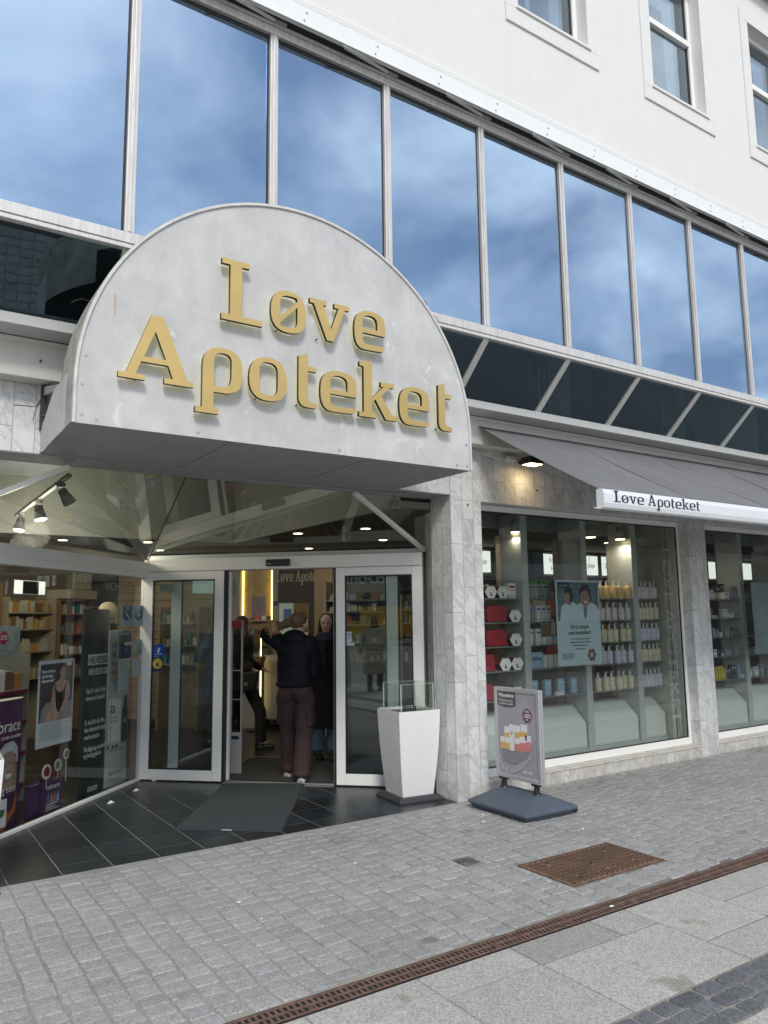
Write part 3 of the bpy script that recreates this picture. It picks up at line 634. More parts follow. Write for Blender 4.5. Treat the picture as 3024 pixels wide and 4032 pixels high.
# sloping entrance roof: header corner up to the beam
HZ=2.263; def_ = lambda p,z: Vector((p.x,p.y,z))
cC=def_(C0,HZ); cR=def_(C0+DD*2.92,HZ); cL=def_(C0-GG*3.2,2.19); cCl=def_(C0-GG*.01,2.19)
YB=5.716; bL=Vector((1.09,YB,2.70)); bS=Vector((1.95,YB,2.70)); bR=Vector((3.47,YB,2.70)); eL=Vector((-.1,YB,2.70)); eR=Vector((4.30,YB,2.70))
def tri(pts,nm,m,th=.001):
    n=(Vector(pts[1])-Vector(pts[0])).cross(Vector(pts[2])-Vector(pts[0])).normalized()*th
    d=MB(); d.ext(pts,n); return part(d,nm,m)
tri([cCl,bS,bL],'roof_pane',GL_ROOF); tri([cCl,bL,cL],'roof_pane',GL_ROOF); tri([cC,bS,bR],'roof_pane',GL_ROOF); tri([cC,bR,cR],'roof_pane',GL_ROOF); tri([cR,bR,eR],'roof_pane',GL_ROOF); tri([cL,bL,eL],'roof_pane',GL_ROOF)
def bar(p,q,w,h,nm,m):
    p,q=Vector(p),Vector(q); dr=(q-p).normalized(); sd=dr.cross(Vector((0,0,1))).normalized()*w/2; up=sd.cross(dr).normalized()*h/2
    d=MB(); d.add([p-sd-up,p+sd-up,p+sd+up,p-sd+up,q-sd-up,q+sd-up,q+sd+up,q-sd+up],[(0,1,2,3),(7,6,5,4),(0,4,5,1),(1,5,6,2),(2,6,7,3),(3,7,4,0)]); return part(d,nm,m)
bar(cR-Vector((0,.03,.02)),bR-Vector((0,.03,.01)),.035,.035,'roof_strut',WHITE); bar(cL,bL-Vector((0,.03,.01)),.035,.035,'roof_strut',WHITE)
bar(cCl-Vector((0,0,.006)),bS-Vector((0,0,.006)),.008,.006,'roof_seam',RUBBER)
# cable clipped along the soffit
d = MB(); d.tube([(2.42,5.60,2.694),(2.55,5.54,2.69),(3.62,5.56,2.69),(3.85,5.50,2.685),(3.86,5.45,2.69)],.0075); part(d,'soffit_cable',GREYP)
for x in (1.45,2.62,3.2,3.62): 
    d = MB(); d.cyl((x,5.50,2.697),(x,5.50,2.672),.006); d.box(x-.012,x+.012,5.49,5.51,2.672,2.676); part(d,'soffit_hook',GREYM)
# ---- inside of the shop: floor, ceilings, walls
IFL = mat('dark_shop_floor',(.022,.020,.018),.3,noise=.3,nscale=3)
d = MB()
v=[tuple((C0+DD*a+GG*b)[:2]) for a,b in ((2.95,.061),(-0.0,.061),)]
d.xy([(4.52,5.72),(15,5.72),(15,14.5),(-5,14.5),(-5,5.72),(-.08,5.5),(2.30,8.10),v[1],v[0]],-.02,.0); o=part(d,'shop_floor',IFL)
def ceil_mat():
    m=mat('shop_ceiling_tiles',(.20,.185,.165),.9); t,b=nodes(m); ob=t.nodes.new('ShaderNodeTexCoord').outputs['Object']
    br=t.nodes.new('ShaderNodeTexBrick'); br.offset=0; br.inputs['Scale'].default_value=1; br.inputs['Brick Width'].default_value=.6; br.inputs['Row Height'].default_value=.6; br.inputs['Mortar Size'].default_value=.012
    br.inputs['Color1'].default_value=(.20,.18,.16,1); br.inputs['Color2'].default_value=(.185,.168,.15,1); br.inputs['Mortar'].default_value=(.30,.28,.25,1)
    t.links.new(mapping(t,ob,rot=(0,0,R(35))),br.inputs['Vector']); t.links.new(br.outputs['Color'],b.inputs['Base Color'])
ceil_mat(); CEIL=MT['shop_ceiling_tiles']
PALE = mat('pale_green_grey_wall',(.30,.32,.295),.85,noise=.04)
BEIGE = mat('beige_wall',(.45,.40,.33),.85,noise=.06)
TANP = mat('tan_panel',(.27,.23,.18),.8,noise=.08)
d = MB(); d.box(3.935,15,6.125,14.5,2.60,2.66); d.box(-5,3.934,9.56,14.5,2.60,2.66); d.box(3.935,4.62,5.701,6.124,2.60,2.66); part(d,'shop_ceiling',CEIL)
d = MB(); d.box(-5,3.93,9.50,9.555,2.595,3.6); d.box(3.9305,3.99,5.72,9.555,2.595,3.6); part(d,'atrium_fascia',PALE)
d = MB(); d.box(-5,3.93,5.72,9.5,3.40,3.44); part(d,'atrium_ceiling',PALE)
d = MB(); d.box(-5,15,14.4,14.5,0,2.6); d.box(-5.1,-5,5.4,14.5,0,3.4); d.box(14.9,15,5.7,14.5,0,2.7); part(d,'shop_back_wall',BEIGE)
d = MB(); d.box(7.79,7.85,5.72,6.25,.0,2.66); part(d,'display_end_wall',mat('pale_beige_wall',(.50,.50,.42),.8))
d = MB(); d.box(4.53,4.60,5.72,6.25,0,2.66); part(d,'display_end_wall',PALE)
d = MB(); d.box(4.6,15,5.66,6.12,2.665,2.70); part(d,'bay_ceiling_lining',mat('dim_green_grey',(.20,.22,.20),.85))
d = MB(); d.box(3.995,4.62,5.80,5.83,2.661,3.3); part(d,'lintel_lining',PALE)
d = MB(); d.box(4.6,15,6.10,6.12,2.52,2.664); part(d,'window_fascia',mat('dim_green_grey'))
# things fixed outside: rusty bracket beside the canopy, lamps etc come below

# ================================================================== THE ROUND-TOPPED CANOPY SIGN
CANW = mat('weathered_white_sheet', (.64,.65,.65), .5)
def canmat():
    t,b=nodes(CANW); ob=t.nodes.new('ShaderNodeTexCoord').outputs['Object']
    a=ramp(t,tnoise(t,ob,2.4,9,.72),.34,.66,(.42,.42,.415),(.565,.563,.555))
    st=ramp(t,tnoise(t,mapping(t,ob,(4,4,.7)),3,8,.7),.40,.70); a=mixrgb(t,st,a,mixrgb(t,1.,a,(1.07,1.07,1.07),'MULTIPLY'))
    sc_=ramp(t,tnoise(t,mapping(t,ob,(1,1,1),rot=(0,R(35),0)),4.2,9,.72,.8),.615,.68); fac=t.nodes.new('ShaderNodeMath'); fac.operation='MULTIPLY'; fac.inputs[1].default_value=.7; t.links.new(sc_,fac.inputs[0])
    a=mixrgb(t,fac.outputs[0],a,(.74,.75,.75))
    dk=ramp(t,tnoise(t,ob,9,6,.7),.62,.8); f2=t.nodes.new('ShaderNodeMath'); f2.operation='MULTIPLY'; f2.inputs[1].default_value=.25; t.links.new(dk,f2.inputs[0]); a=mixrgb(t,f2.outputs[0],a,(.35,.34,.31)); t.links.new(a,b.inputs['Base Color'])
    bumpn(t,b,tnoise(t,ob,2.2,3),.25,.02)
canmat()
CX, CZ, CRr, CB = 2.300, 2.935, 1.448, 2.702
S = thing('canopy_sign', 'large white round-topped canopy sign with gold letters over the entrance', 'sign', (CX,4.42,CB))
arc=[(CX+CRr*math.cos(R(a)), CZ+CRr*math.sin(R(a))) for a in [180-180*k/64 for k in range(65)]]
d = MB(); d.xz([(CX-CRr,CB)]+arc+[(CX+CRr,CB)],4.42,4.426); d.build('front_panel',CANW,S)
# rolled rim following the arch and the curved mantle behind it
def band(r0,r1,y0,y1,nm,m,z_lo=CB):
    d=MB(); P=[(CX-r1,z_lo)]+[(CX+r1*math.cos(R(180-180*k/64)),CZ+r1*math.sin(R(180-180*k/64))) for k in range(65)]+[(CX+r1,z_lo)]
    Q=[(CX-r0,z_lo)]+[(CX+r0*math.cos(R(180-180*k/64)),CZ+r0*math.sin(R(180-180*k/64))) for k in range(65)]+[(CX+r0,z_lo)]
    n=len(P); vs=[(a,y0,b) for a,b in P]+[(a,y0,b) for a,b in Q]+[(a,y1,b) for a,b in P]+[(a,y1,b) for a,b in Q]; fs=[]
    for i in range(n-1): fs+=[(i,i+1,n+i+1,n+i),(2*n+i+1,2*n+i,3*n+i,3*n+i+1),(i+1,i,2*n+i,2*n+i+1),(n+i,n+i+1,3*n+i+1,3*n+i)]
    fs+=[(0,n,3*n,2*n),(n-1,3*n-1,4*n-1,2*n-1)]
    d.add(vs,fs); return d.build(nm,m,S,smooth=False)
band(CRr-.014,CRr+.003,4.408,4.4195,'front_rim',mat('worn_rim_metal',(.58,.57,.54),.5,.1,noise=.15,nscale=12))
band(CRr+.001,CRr+.006,4.4275,4.588,'mantle',mat('mossy_grey_sheet',(.33,.32,.28),.8,noise=.3,nscale=10),CB+.002)
def band_arc(a0,a1,y0,y1,nm,m):
    d=MB(); n=14; A_=[R(a0+(a1-a0)*k/n) for k in range(n+1)]
    vs=[]
    for y in (y0,y1):
        for r_ in (CRr+.001,CRr+.006): vs+=[(CX+r_*math.cos(a),y,CZ+r_*math.sin(a)) for a in A_]
    N_=n+1; fs=[]
    for i in range(n): fs+=[(i,i+1,N_+i+1,N_+i),(2*N_+i+1,2*N_+i,3*N_+i,3*N_+i+1),(i+1,i,2*N_+i,2*N_+i+1),(N_+i,N_+i+1,3*N_+i+1,3*N_+i)]
    d.add(vs,fs); return d.build(nm,m,S)
band_arc(180,150,4.589,4.80,'mantle_cheek',MT['mossy_grey_sheet']); band_arc(30,0,4.589,4.80,'mantle_cheek',MT['mossy_grey_sheet'])
for sgn in (-1,1):
    x=CX+sgn*(CRr+.0035)
    d=MB(); d.yz([(4.589,CB+.003),(5.397,CB+.003),(5.397,2.86),(4.99,3.03),(4.589,3.03)],x-.003,x+.003); d.build('side_panel',CANW if sgn<0 else CANW,S)
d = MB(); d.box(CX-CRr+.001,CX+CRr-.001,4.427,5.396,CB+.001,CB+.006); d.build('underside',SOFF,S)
for x in (1.80,2.83): d = MB(); d.box(x-.0018,x+.0018,4.43,5.39,CB-.001,CB+.0005); d.build('underside_joint',mat('joint_grey',(.11,.11,.11),.8),S)
SCR=mat('steel_screw',(.45,.45,.44),.35,.8)
for (x,z) in [(CX-CRr+.05,CB+.05),(CX-CRr+.13,CB+.03),(CX-CRr+.045,2.93),(CX+CRr-.14,CB+.03),(CX+CRr-.04,CB+.03),(CX+CRr-.04,2.9),(CX-.72,CB+.03),(CX+.28,CB+.03),(CX-CRr+.06,3.1)]:
    d=MB(); d.cyl((x,4.4195,z),(x,4.4155,z),.0055,.0045,10); d.cyl((x,4.4195,z),(x,4.418,z),.009,.009,12); d.build('screw',SCR,S)
d=MB(); d.xz([(1.055,3.50),(1.064,3.5),(1.066,3.42),(1.062,3.36),(1.057,3.41)],4.4185,4.4195); d.build('rust_streak',mat('rust_stain',(.50,.36,.22),.9),S)
for i in range(3):
    rg=random.Random(i); a=R([47,41,160][i]); p=Vector((CX+CRr*math.cos(a),4.47,CZ+CRr*math.sin(a)+.004)); pts=[p]
    for k in range(5): p=p+Vector((.022*(1 if i<2 else -1),.0,.012-.008*k)); pts.append(p)
    d=MB(); d.tube(pts,.0022,6); d.build('loose_wire',BLACK,S)
# the letters: gold face, black edge, LED light at the back; each letter is a part
U=.00262
for ch,x0,x1,zb in [('L',1.692,1.972,3.466),('ø',2.030,2.288,3.470),('v',2.318,2.628,3.470),('e',2.668,2.926,3.470),
                    ('A',1.076,1.524,2.988),('p',1.535,1.838,2.990),('o',1.884,2.150,2.986),('t',2.200,2.372,2.984),('e',2.398,2.682,2.984),('k',2.702,3.020,2.978),('e',3.042,3.312,2.974),('t',3.366,3.520,2.970)]:
    u=U*(1.03 if ch in 'LAk' else 1.06)
    lt=glyph_obj('letter',ch,x0,x1,zb,u,4.370,.028,[GOLD,GSIDE],S,sidesplit=True)
    glyph_obj('led_backing',ch,x0,x1,zb,u,4.391,.010,[GLOW],lt,inset=.004)
    cx=(x0+x1)/2
    for q in (x0+.25*(x1-x0),): 
        d=MB(); d.cyl((q,4.397,zb+.012),(q,4.4195,zb+.012),.004); d.build('stand_off',GSIDE,lt)
# bracket at the left end of the canopy
t = thing('steel_bracket', 'bare steel bracket with rusty bolts on the marble left of the canopy', 'bracket', (.87,5.39,2.9))
d=MB(); d.box(.835,.868,5.36,5.398,2.86,3.165); d.build('wall_plate',mat('old_dark_steel',(.07,.065,.06),.7,.5,noise=.4),t)
d=MB(); d.ext([(.846,5.35,3.15),(.846,4.90,3.045),(.846,4.90,3.01),(.846,5.35,3.09)],(.018,0,0)); d.build('arm',GREYM,t)
for z in (2.90,2.955): d=MB(); d.cyl((.851,5.359,z),(.851,5.350,z),.011,.011,6); d.build('bolt',RUST,t)
d=MB(); d.tube([(.83,5.38,3.06),(.80,5.33,3.00),(.74,5.30,2.99),(.66,5.28,2.98)],.003,6); d.tube([(.83,5.38,3.05),(.80,5.32,2.98),(.78,5.3,2.90)],.003,6); d.build('stray_wire',RUST,t)
for (x,z,l) in [(4.52,2.62,'small rusty red screw anchor high on the marble pillar by the canopy'),(5.42,2.83,'small rusty screw anchor in the lamp-lit marble above the shop window'),(.80,3.29,'small metal clip on the cream fascia left of the canopy')]:
    d=MB(); y=YF if x>1 else 5.257; d.cyl((x,y,z),(x,y-.018,z),.006,.008,8); tag(d.build('screw_anchor',RUST),l,'screw anchor')

# ================================================================== AWNING
FAB = mat('grey_awning_fabric', (.17,.17,.18), .9)
def fabm():
    t,b=nodes(FAB); ob=t.nodes.new('ShaderNodeTexCoord').outputs['Object']
    a=ramp(t,tnoise(t,mapping(t,ob,(1,.35,1)),2.2,6,.6),.3,.7,(.140,.142,.147),(.180,.182,.187))
    sep=t.nodes.new('ShaderNodeSeparateXYZ'); t.links.new(ob,sep.inputs[0])
    w=t.nodes.new('ShaderNodeTexWave'); w.inputs['Scale'].default_value=26; w.inputs['Distortion'].default_value=0; t.links.new(ob,w.inputs['Vector'])
    a=mixrgb(t,.12,a,w.outputs['Color'],'OVERLAY'); t.links.new(a,b.inputs['Base Color']); bumpn(t,b,tnoise(t,ob,2.0,3),.3,.03)
fabm()
AW = thing('awning', 'grey fabric folding awning with a white front bar over the shop window', 'awning', (8,5.3,3.36))
ax0,ax1=4.56,13.0
d = MB(); n=34; vs=[]; fs=[]
for i in range(n+1):
    x=ax0+(ax1-ax0)*i/n
    for j in range(9):
        q=j/8; y=5.31-q*(5.31-3.87); z=3.378-q*(3.378-2.548)-.020*math.sin(math.pi*q)-(.005*math.sin(i*1.9)+.004*math.sin(i*.73+j))*math.sin(math.pi*q); vs.append((x,y,z))
for i in range(n):
    for j in range(8): a=i*9+j; fs.append((a,a+1,a+10,a+9))
d.add(vs,fs); o=d.build('fabric',FAB,AW,smooth=True); sol=o.modifiers.new('thickness','SOLIDIFY'); sol.thickness=.003
for x in (5.75,6.95,8.15,9.35,10.5):
    d = MB(); d.ext([(x,5.30,3.3725),(x,5.0,3.2015),(x,4.59,2.966),(x,4.2,2.745),(x,3.89,2.564)],(.010,0,0)) if False else None
    d = MB(); P=[(5.31-q*1.44, 3.378-q*.83-.020*math.sin(math.pi*q)+.0045) for q in [k/10 for k in range(11)]]
    d.yz(P+[(a,b-.006) for a,b in P[::-1]],x,x+.009); d.build('fabric_seam',mat('awning_seam',(.15,.15,.16),.9),AW)
BAR=mat('white_awning_bar',(.70,.72,.74),.35,noise=.02)
d = MB(); prof=[(3.905,2.398),(3.905,2.548),(3.875,2.553),(3.848,2.545),(3.838,2.51),(3.838,2.44),(3.848,2.405),(3.87,2.394)]
d.yz(prof,ax0+.012,ax1); d.build('front_bar',BAR,AW,bev=.003)
d = MB(); d.yz([(a+(.003 if a>3.87 else -.003),b) for a,b in prof],ax0-.004,ax0+.0115); d.box(ax0-.05,ax0-.004,3.885,3.90,2.398,2.404); d.build('end_cap',BAR,AW)
word('Løve Apoteket',4.675,2.452,.00059,3.8370,.0012,mat('navy_print',(.012,.014,.03),.5),AW,k=.00082,gap=11)
for xx in (5.15,9.8):
    d = MB(); d.cyl((xx+.30,5.28,3.16),(xx+1.28,4.72,2.86),.021,.021,10); d.cyl((xx+1.28,4.72,2.86),(xx+.12,3.93,2.50),.019,.019,10); d.ell((xx+1.28,4.72,2.86),.035,.035,.045); d.build('folding_arm',mat('grey_awning_arm',(.40,.40,.41),.45,.2),AW)
d = MB(); d.box(4.62,ax1,5.30,5.392,3.20,3.30); d.cyl((4.62,5.325,3.355),(ax1,5.325,3.355),.032,.032,12); d.build('roller',mat('dark_roller',(.08,.08,.09),.6),AW)
d = MB(); d.box(4.9,4.96,5.27,5.299,3.19,3.30); d.box(9.6,9.66,5.27,5.299,3.19,3.30); d.build('roller_bracket',TRIM,AW)
# wall lamp above the window, with its junction box and cable
t = thing('wall_floodlight', 'lit black floodlight on the marble under the grey awning', 'wall lamp', (5.20,5.26,3.06))
d = MB(); d.box(5.12,5.30,5.16,5.30,3.04,3.11); d.build('housing',BLACK,t,bev=.012)
d = MB(); d.box(5.19,5.23,5.28,5.398,3.07,3.10); d.build('bracket',BLACK,t)
d = MB(); d.box(5.135,5.285,5.175,5.285,3.036,3.0395); d.build('lens',mat('floodlight_lens',(1,.9,.7),.5,emit=(1,.72,.34),estr=9),t)
ld=bpy.data.lights.new('floodlight_beam','SPOT'); ld.energy=1.6; ld.spot_size=R(100); ld.spot_blend=.9; ld.color=(1,.72,.40); ld.shadow_soft_size=.05
lo=bpy.data.objects.new('floodlight_beam',ld); COL.objects.link(lo); lo.location=(5.20,5.24,3.02); lo.rotation_euler=Vector((0,-.62,1)).to_track_quat('Z','Y').to_euler()
t = thing('junction_box', 'small white junction box with a cable under the awning', 'junction box', (5.05,5.36,3.10))
d = MB(); d.box(5.00,5.11,5.34,5.398,3.085,3.125); d.build('box',TRIM,t,bev=.004)
d = MB(); d.tube([(4.55,5.385,3.13),(4.75,5.385,3.12),(4.9,5.38,3.10),(5.0,5.375,3.10)],.006); d.build('cable',TRIM,t)

# ================================================================== STREET OBJECTS
# lanterns / planters
PW = mat('glossy_white_plastic', (.76,.76,.75), .26, coat=.25, noise=.008, nscale=5)
PLT = mat('dark_grey_base_plate', (.040,.040,.045), .5, noise=.08)
def planter(cx,cy,rot,label):
    t=thing('tall_lantern_pot',label,'planter',(cx,cy,0),rot,'white tapered pots with glass boxes either side of the entrance')
    M=Matrix.Translation((cx,cy,0))@Matrix.Rotation(rot,4,'Z')
    d=MB(M); d.box(-.225,.225,-.225,.225,.0,.012); d.add([(-.225,-.225,.0125),(.225,-.225,.0125),(.225,.225,.0125),(-.225,.225,.0125),(-.195,-.195,.042),(.195,-.195,.042),(.195,.195,.042),(-.195,.195,.042)],[(0,3,2,1),(4,5,6,7),(0,1,5,4),(1,2,6,5),(2,3,7,6),(3,0,4,7)]); d.build('base_plate',PLT,t,bev=.002)
    d=MB(M); a,b_,w_=.155,.208,.012; z0,z1=.043,.772
    def ring(r,z): return [(-r,-r,z),(r,-r,z),(r,r,z),(-r,r,z)]
    prof=[(.155,0),(.166,.14),(.177,.29),(.187,.44),(.196,.60),(.203,.78),(.2075,.93),(.208,1)]; vs=[]
    for r_,q in prof: vs+=ring(r_,z0+(z1-z0)*q)
    vs+=ring(b_-w_,z1)+ring(b_-w_,z1-.03); fs=[(0,3,2,1)]; NR=len(prof)+1
    for k in range(NR):
        o=4*k
        for i in range(4): fs.append((o+i,o+(i+1)%4,o+4+(i+1)%4,o+4+i))
    fs.append((4*NR,4*NR+1,4*NR+2,4*NR+3)); d.v+=vs; d.f+=fs; d.mi+=[0]*len(fs); d.build('pot',PW,t)
    d=MB(M); d.box(-.17,.17,-.17,.17,.7425,.752); d.build('insert_tray',mat('brown_tray',(.13,.11,.095),.6),t)
    d=MB(M); g=.165
    for q in (((-g,g),(-g,-g+.004)),((-g,g),(g-.004,g))): d.box(q[0][0],q[0][1],q[1][0],q[1][1],.753,1.0)
    d.box(-g,-g+.004,-g+.0045,g-.0045,.753,1.0); d.box(g-.004,g,-g+.0045,g-.0045,.753,1.0); gb=d.build('glass_box',GL_THIN,t); FR[gb.name]=FR[t.name]
    d=MB(M); e=.0035
    for sx in (-1,1):
        for sy in (-1,1): d.box(sx*g-e,sx*g+e,sy*g-e,sy*g+e,.753,1.002)
    for s_ in (-1,1): d.box(-g,g,s_*g-.002,s_*g+.002,1.0005,1.003); d.box(s_*g-.002,s_*g+.002,-g,g,1.0035,1.0055)
    d.build('glass_edge',mat('green_glass_edge',(.42,.56,.52),.25),gb)
    return t
planter(4.095,5.80,R(-6),'white tapered pot with an open glass box between the door and the marble pillar')
planter(.515,5.47,R(-3),'white tapered pot with a glass box cut off by the left edge of the photo')
t=thing('small_crate','tiny black openwork crate inside the glass box on the white pot','crate',(4.10,5.79,.753),R(-6))
M=Matrix.Translation((4.10,5.79,.7525))@Matrix.Rotation(R(-20),4,'Z'); d=MB(M)
for s_ in (-1,1):
    for z in (.003,.02,.037): d.box(-.055,.055,s_*.035-.002,s_*.035+.002,z-.0025,z+.0025); d.box(s_*.055-.002,s_*.055+.002,-.035,.035,z-.0025,z+.0025)
    for x in (-.05,-.025,0,.025,.05): d.box(x-.003,x+.003,s_*.035-.003,s_*.035+.003,0,.045)
    for y in (-.018,.018): d.box(s_*.055-.003,s_*.055+.003,y-.003,y+.003,0,.045)
d.box(-.055,.055,-.035,.035,0,.002); d.build('crate_frame',BLACK,t)
# door mat
MATM = mat('ribbed_grey_mat', (.075,.085,.09), .95)
def matm():
    t,b=nodes(MATM); ob=t.nodes.new('ShaderNodeTexCoord').outputs['Object']; w=t.nodes.new('ShaderNodeTexWave'); w.inputs['Scale'].default_value=42; w.inputs['Distortion'].default_value=2.5; w.inputs['Detail'].default_value=2; w.inputs['Detail Scale'].default_value=14
    t.links.new(mapping(t,ob,rot=(0,0,R(-8))),w.inputs['Vector']); a=ramp(t,w.outputs['Fac'],.25,.75,(.018,.024,.028),(.105,.122,.130)); t.links.new(a,b.inputs['Base Color']); bumpn(t,b,w.outputs['Fac'],.9,.006)
matm()
t=thing('entrance_mat','dark grey ribbed mat lying askew on the black entrance tiles','mat',(2.81,6.41,0))
q=[(2.023,6.006),(2.665,5.45),(3.61,6.868),(2.953,7.333)]; c=Vector((sum(a for a,b in q)/4,sum(b for a,b in q)/4))
d=MB(); d.xy(q,.0005,.006); d.build('rubber_edge',mat('mat_rubber',(.035,.04,.045),.7),t,bev=.002)
d=MB(); d.xy([(c.x+(a-c.x)*.955,c.y+(b-c.y)*.97) for a,b in q],.0061,.011); d.build('ribbed_pile',MATM,t)
d=MB(); d.xy([(2.31,5.765),(2.37,5.713),(2.377,5.722),(2.317,5.774)],.0062,.0072); d.build('care_label',PAPER,t)
# inner barrier mat
t=thing('inner_mat','grooved dark mat inside the doorway behind the metal rail','mat',(3.6,7.9,0))
d=MB(MD); 
for k in range(26): y=.12+k*.05; 
d.box(.70,2.3,.09,1.30,.0005,.004); d.build('mat_base',mat('mat_dark',(.03,.03,.03),.9),t)
d=MB(MD)
for k in range(40): y=.10+k*.03; d.box(.72,2.28,y,y+.015,.0041,.009)
d.build('mat_ribs',mat('mat_ribs',(.055,.052,.048),.8),t)
d=MB(MD); d.box(.69,.70,.09,1.31,.0,.011); d.box(.69,2.3,1.301,1.312,.0,.011); d.build('brass_edge',mat('dull_metal_edge',(.40,.36,.30),.5,.5),t)

# poster stand
AL2=mat('satin_aluminium',(.55,.56,.57),.38,.55,noise=.04)
PS = thing('poster_stand','grey pavement poster stand with a dark wheeled base before the window','poster stand',(4.58,4.875,0))
bb=MB(); BSM=mat('slate_blue_plastic',(.075,.095,.125),.55,noise=.12,nscale=7,bump=.12,bscale=150)
bx0,bx1,by0,by1=4.285,4.872,4.515,5.235
def rr(x0,x1,y0,y1,r,z,n=5):
    P=[]
    for (cx,cy_,a0) in ((x1-r,y1-r,0),(x0+r,y1-r,90),(x0+r,y0+r,180),(x1-r,y0+r,270)):
        for k in range(n+1): a=R(a0+90*k/n); P.append((cx+r*math.cos(a),cy_+r*math.sin(a),z))
    return P
rings=[rr(bx0+.03,bx1-.03,by0+.03,by1-.03,.03,.006),rr(bx0+.012,bx1-.012,by0+.012,by1-.012,.03,.035),rr(bx0,bx1,by0,by1,.03,.042),rr(bx0,bx1,by0,by1,.03,.058),rr(bx0+.012,bx1-.012,by0+.012,by1-.012,.03,.068),rr(bx0+.20,bx1-.20,by0+.13,by1-.13,.03,.150),rr(bx0+.225,bx1-.225,by0+.16,by1-.16,.02,.156)]
vs=[p for r_ in rings for p in r_]; n=len(rings[0]); fs=[tuple(range(n-1,-1,-1)),tuple(range(6*n,7*n))]
# arch the long sides: the middle of the base is hollowed upwards
def arch(p): x,y,z=p; k=max(0,1-((y-4.875)/.26)**2); return (x,y,z+.034*k if z<.07 else z-.010*k*(1 if z>.1 else 0))
for k in range(6):
    for i in range(n): fs.append((k*n+i,k*n+(i+1)%n,(k+1)*n+(i+1)%n,(k+1)*n+i))
bb.add([arch(p) for p in vs],fs); bs=bb.build('weighted_base',BSM,PS,bev=.003); FR[bs.name]=FR[PS.name]
for y in (4.70,5.09):
    d=MB(); d.cyl((4.585,y,.145),(4.585,y,.215),.026,.023,12); d.cyl((4.585,y,.15),(4.585,y,.158),.04,.036,14); d.build('post_socket',BLACK,PS)
    d=MB(); d.box(4.563,4.607,y-.045,y+.045,.215,.245); d.build('frame_clamp',BLACK,PS,bev=.006)
d=MB(); d.cyl((4.52,4.80,.15),(4.52,4.80,.161),.018); d.build('filler_cap',BSM,bs)
for y in (4.56,5.18):
    d=MB(); d.cyl((4.84,y,.024),(4.875,y,.024),.024,.024,12); d.build('base_wheel',BLACK,PS)
fy0,fy1,fz0,fz1=4.618,5.158,.235,.985; fx=4.572
d=MB(); 
for (xa,xb) in ((fx-.012,fx+.011),(fx+.014,fx+.037)):
    e=.034
    d.box(xa,xb,fy0,fy0+e,fz0,fz1); d.box(xa,xb,fy1-e,fy1,fz0,fz1); d.box(xa,xb,fy0+e+.0005,fy1-e-.0005,fz0,fz0+e); d.box(xa,xb,fy0+e+.0005,fy1-e-.0005,fz1-e,fz1)
d.build('snap_frame',AL2,PS,bev=.004)
MP=Matrix.Translation((fx,fy1,0))@Matrix.Rotation(R(-90),4,'Z')        # poster plane: x from the wall end towards the street, -y faces the viewer's side (-X)
def flat(mb,nm,m,par): return mb.build(nm,m,par)
def poly(M,pts,y,nm,m,par,th=.0008): d=MB(M); d.xz(pts,y-th,y); return d.build(nm,m,par)
def disc(M,cx,cz,r,y,nm,m,par,th=.0008,rz=None,n=22): return poly(M,[(cx+r*math.cos(2*math.pi*k/n),cz+(rz or r)*math.sin(2*math.pi*k/n)) for k in range(n)],y,nm,m,par,th)
W=fy1-fy0
pg=mat('grey_poster_print',(.36,.34,.385),.3,noise=.12,nscale=3); pd=mat('dark_grey_print',(.10,.098,.105),.3)
o=poly(MP,[(.032,fz0+.032),(W-.032,fz0+.032),(W-.032,fz1-.032),(.032,fz1-.032)],-.002,'poster',pg,PS,.002); FR[o.name]=FR[PS.name]; PO=o
z=lambda q: fz0+q
poly(MP,[(.036,z(.60)),(.12,z(.583)),(.20,z(.585)),(.262,z(.602)),(.262,z(.716)),(.036,z(.716))],-.0045,'title_block',pd,PO)
wt=mat('white_print',(.72,.72,.72),.5)
text('Månedens',.047,wt,PO,MP,.052,z(.670),name='poster_text',bold=.0006); o=text('Hudplejeserie',.044,mat('light_grey_print',(.45,.45,.46),.5),PO,MP,.052,z(.628),name='poster_text',sx=.72)
text('Fra 30. januar til 26. marts 2023',.017,wt,PO,MP,.052,z(.608),name='poster_text',sx=.8)
for q in PO.children:
    if q.name.startswith('poster_text'): q.location.x -= .0055
disc(MP,.395,z(.535),.056,-.0045,'price_bubble',mat('plum_print',(.20,.075,.12),.4),PO,rz=.058)
poly(MP,[(.36,z(.492)),(.375,z(.47)),(.395,z(.485))],-.0047,'bubble_tail',mat('plum_print'),PO)
for (s_,sz,xx,zz) in (('Vichy',.021,.395,.562),('-20%',.044,.395,.518),('rabat',.014,.395,.500)):
    o=text(s_,sz,wt,PO,MP,xx,z(zz),align='CENTER',name='poster_text',bold=.0004); o.location.x-=.0065
yl=mat('yellow_print',(.66,.43,.12),.4); pk=mat('pink_print',(.62,.22,.21),.4); lw_=mat('pale_print',(.74,.73,.75),.4)
def tubep(x,zb,w1,w2,h,split,c,yy,tilt=0):
    poly(MP,[(x-w1/2+tilt*0,z(zb)),(x+w1/2,z(zb)),(x+w2/2+tilt,z(zb+h)),(x-w2/2+tilt,z(zb+h))],yy,'printed_tube',lw_,PO)
    if c: poly(MP,[(x-w1/2+.001,z(zb+.001)),(x+w1/2-.001,z(zb+.001)),(x+(w1+(w2-w1)*split)/2+tilt*split-.001,z(zb+h*split)),(x-(w1+(w2-w1)*split)/2+tilt*split+.001,z(zb+h*split-.004))],yy-.0012,'printed_label',c,PO)
tubep(.14,.30,.07,.075,.125,.6,yl,-.0042,.01); tubep(.272,.315,.07,.075,.13,.6,yl,-.0042,.008); tubep(.345,.33,.075,.08,.13,.55,yl,-.0042,.008)
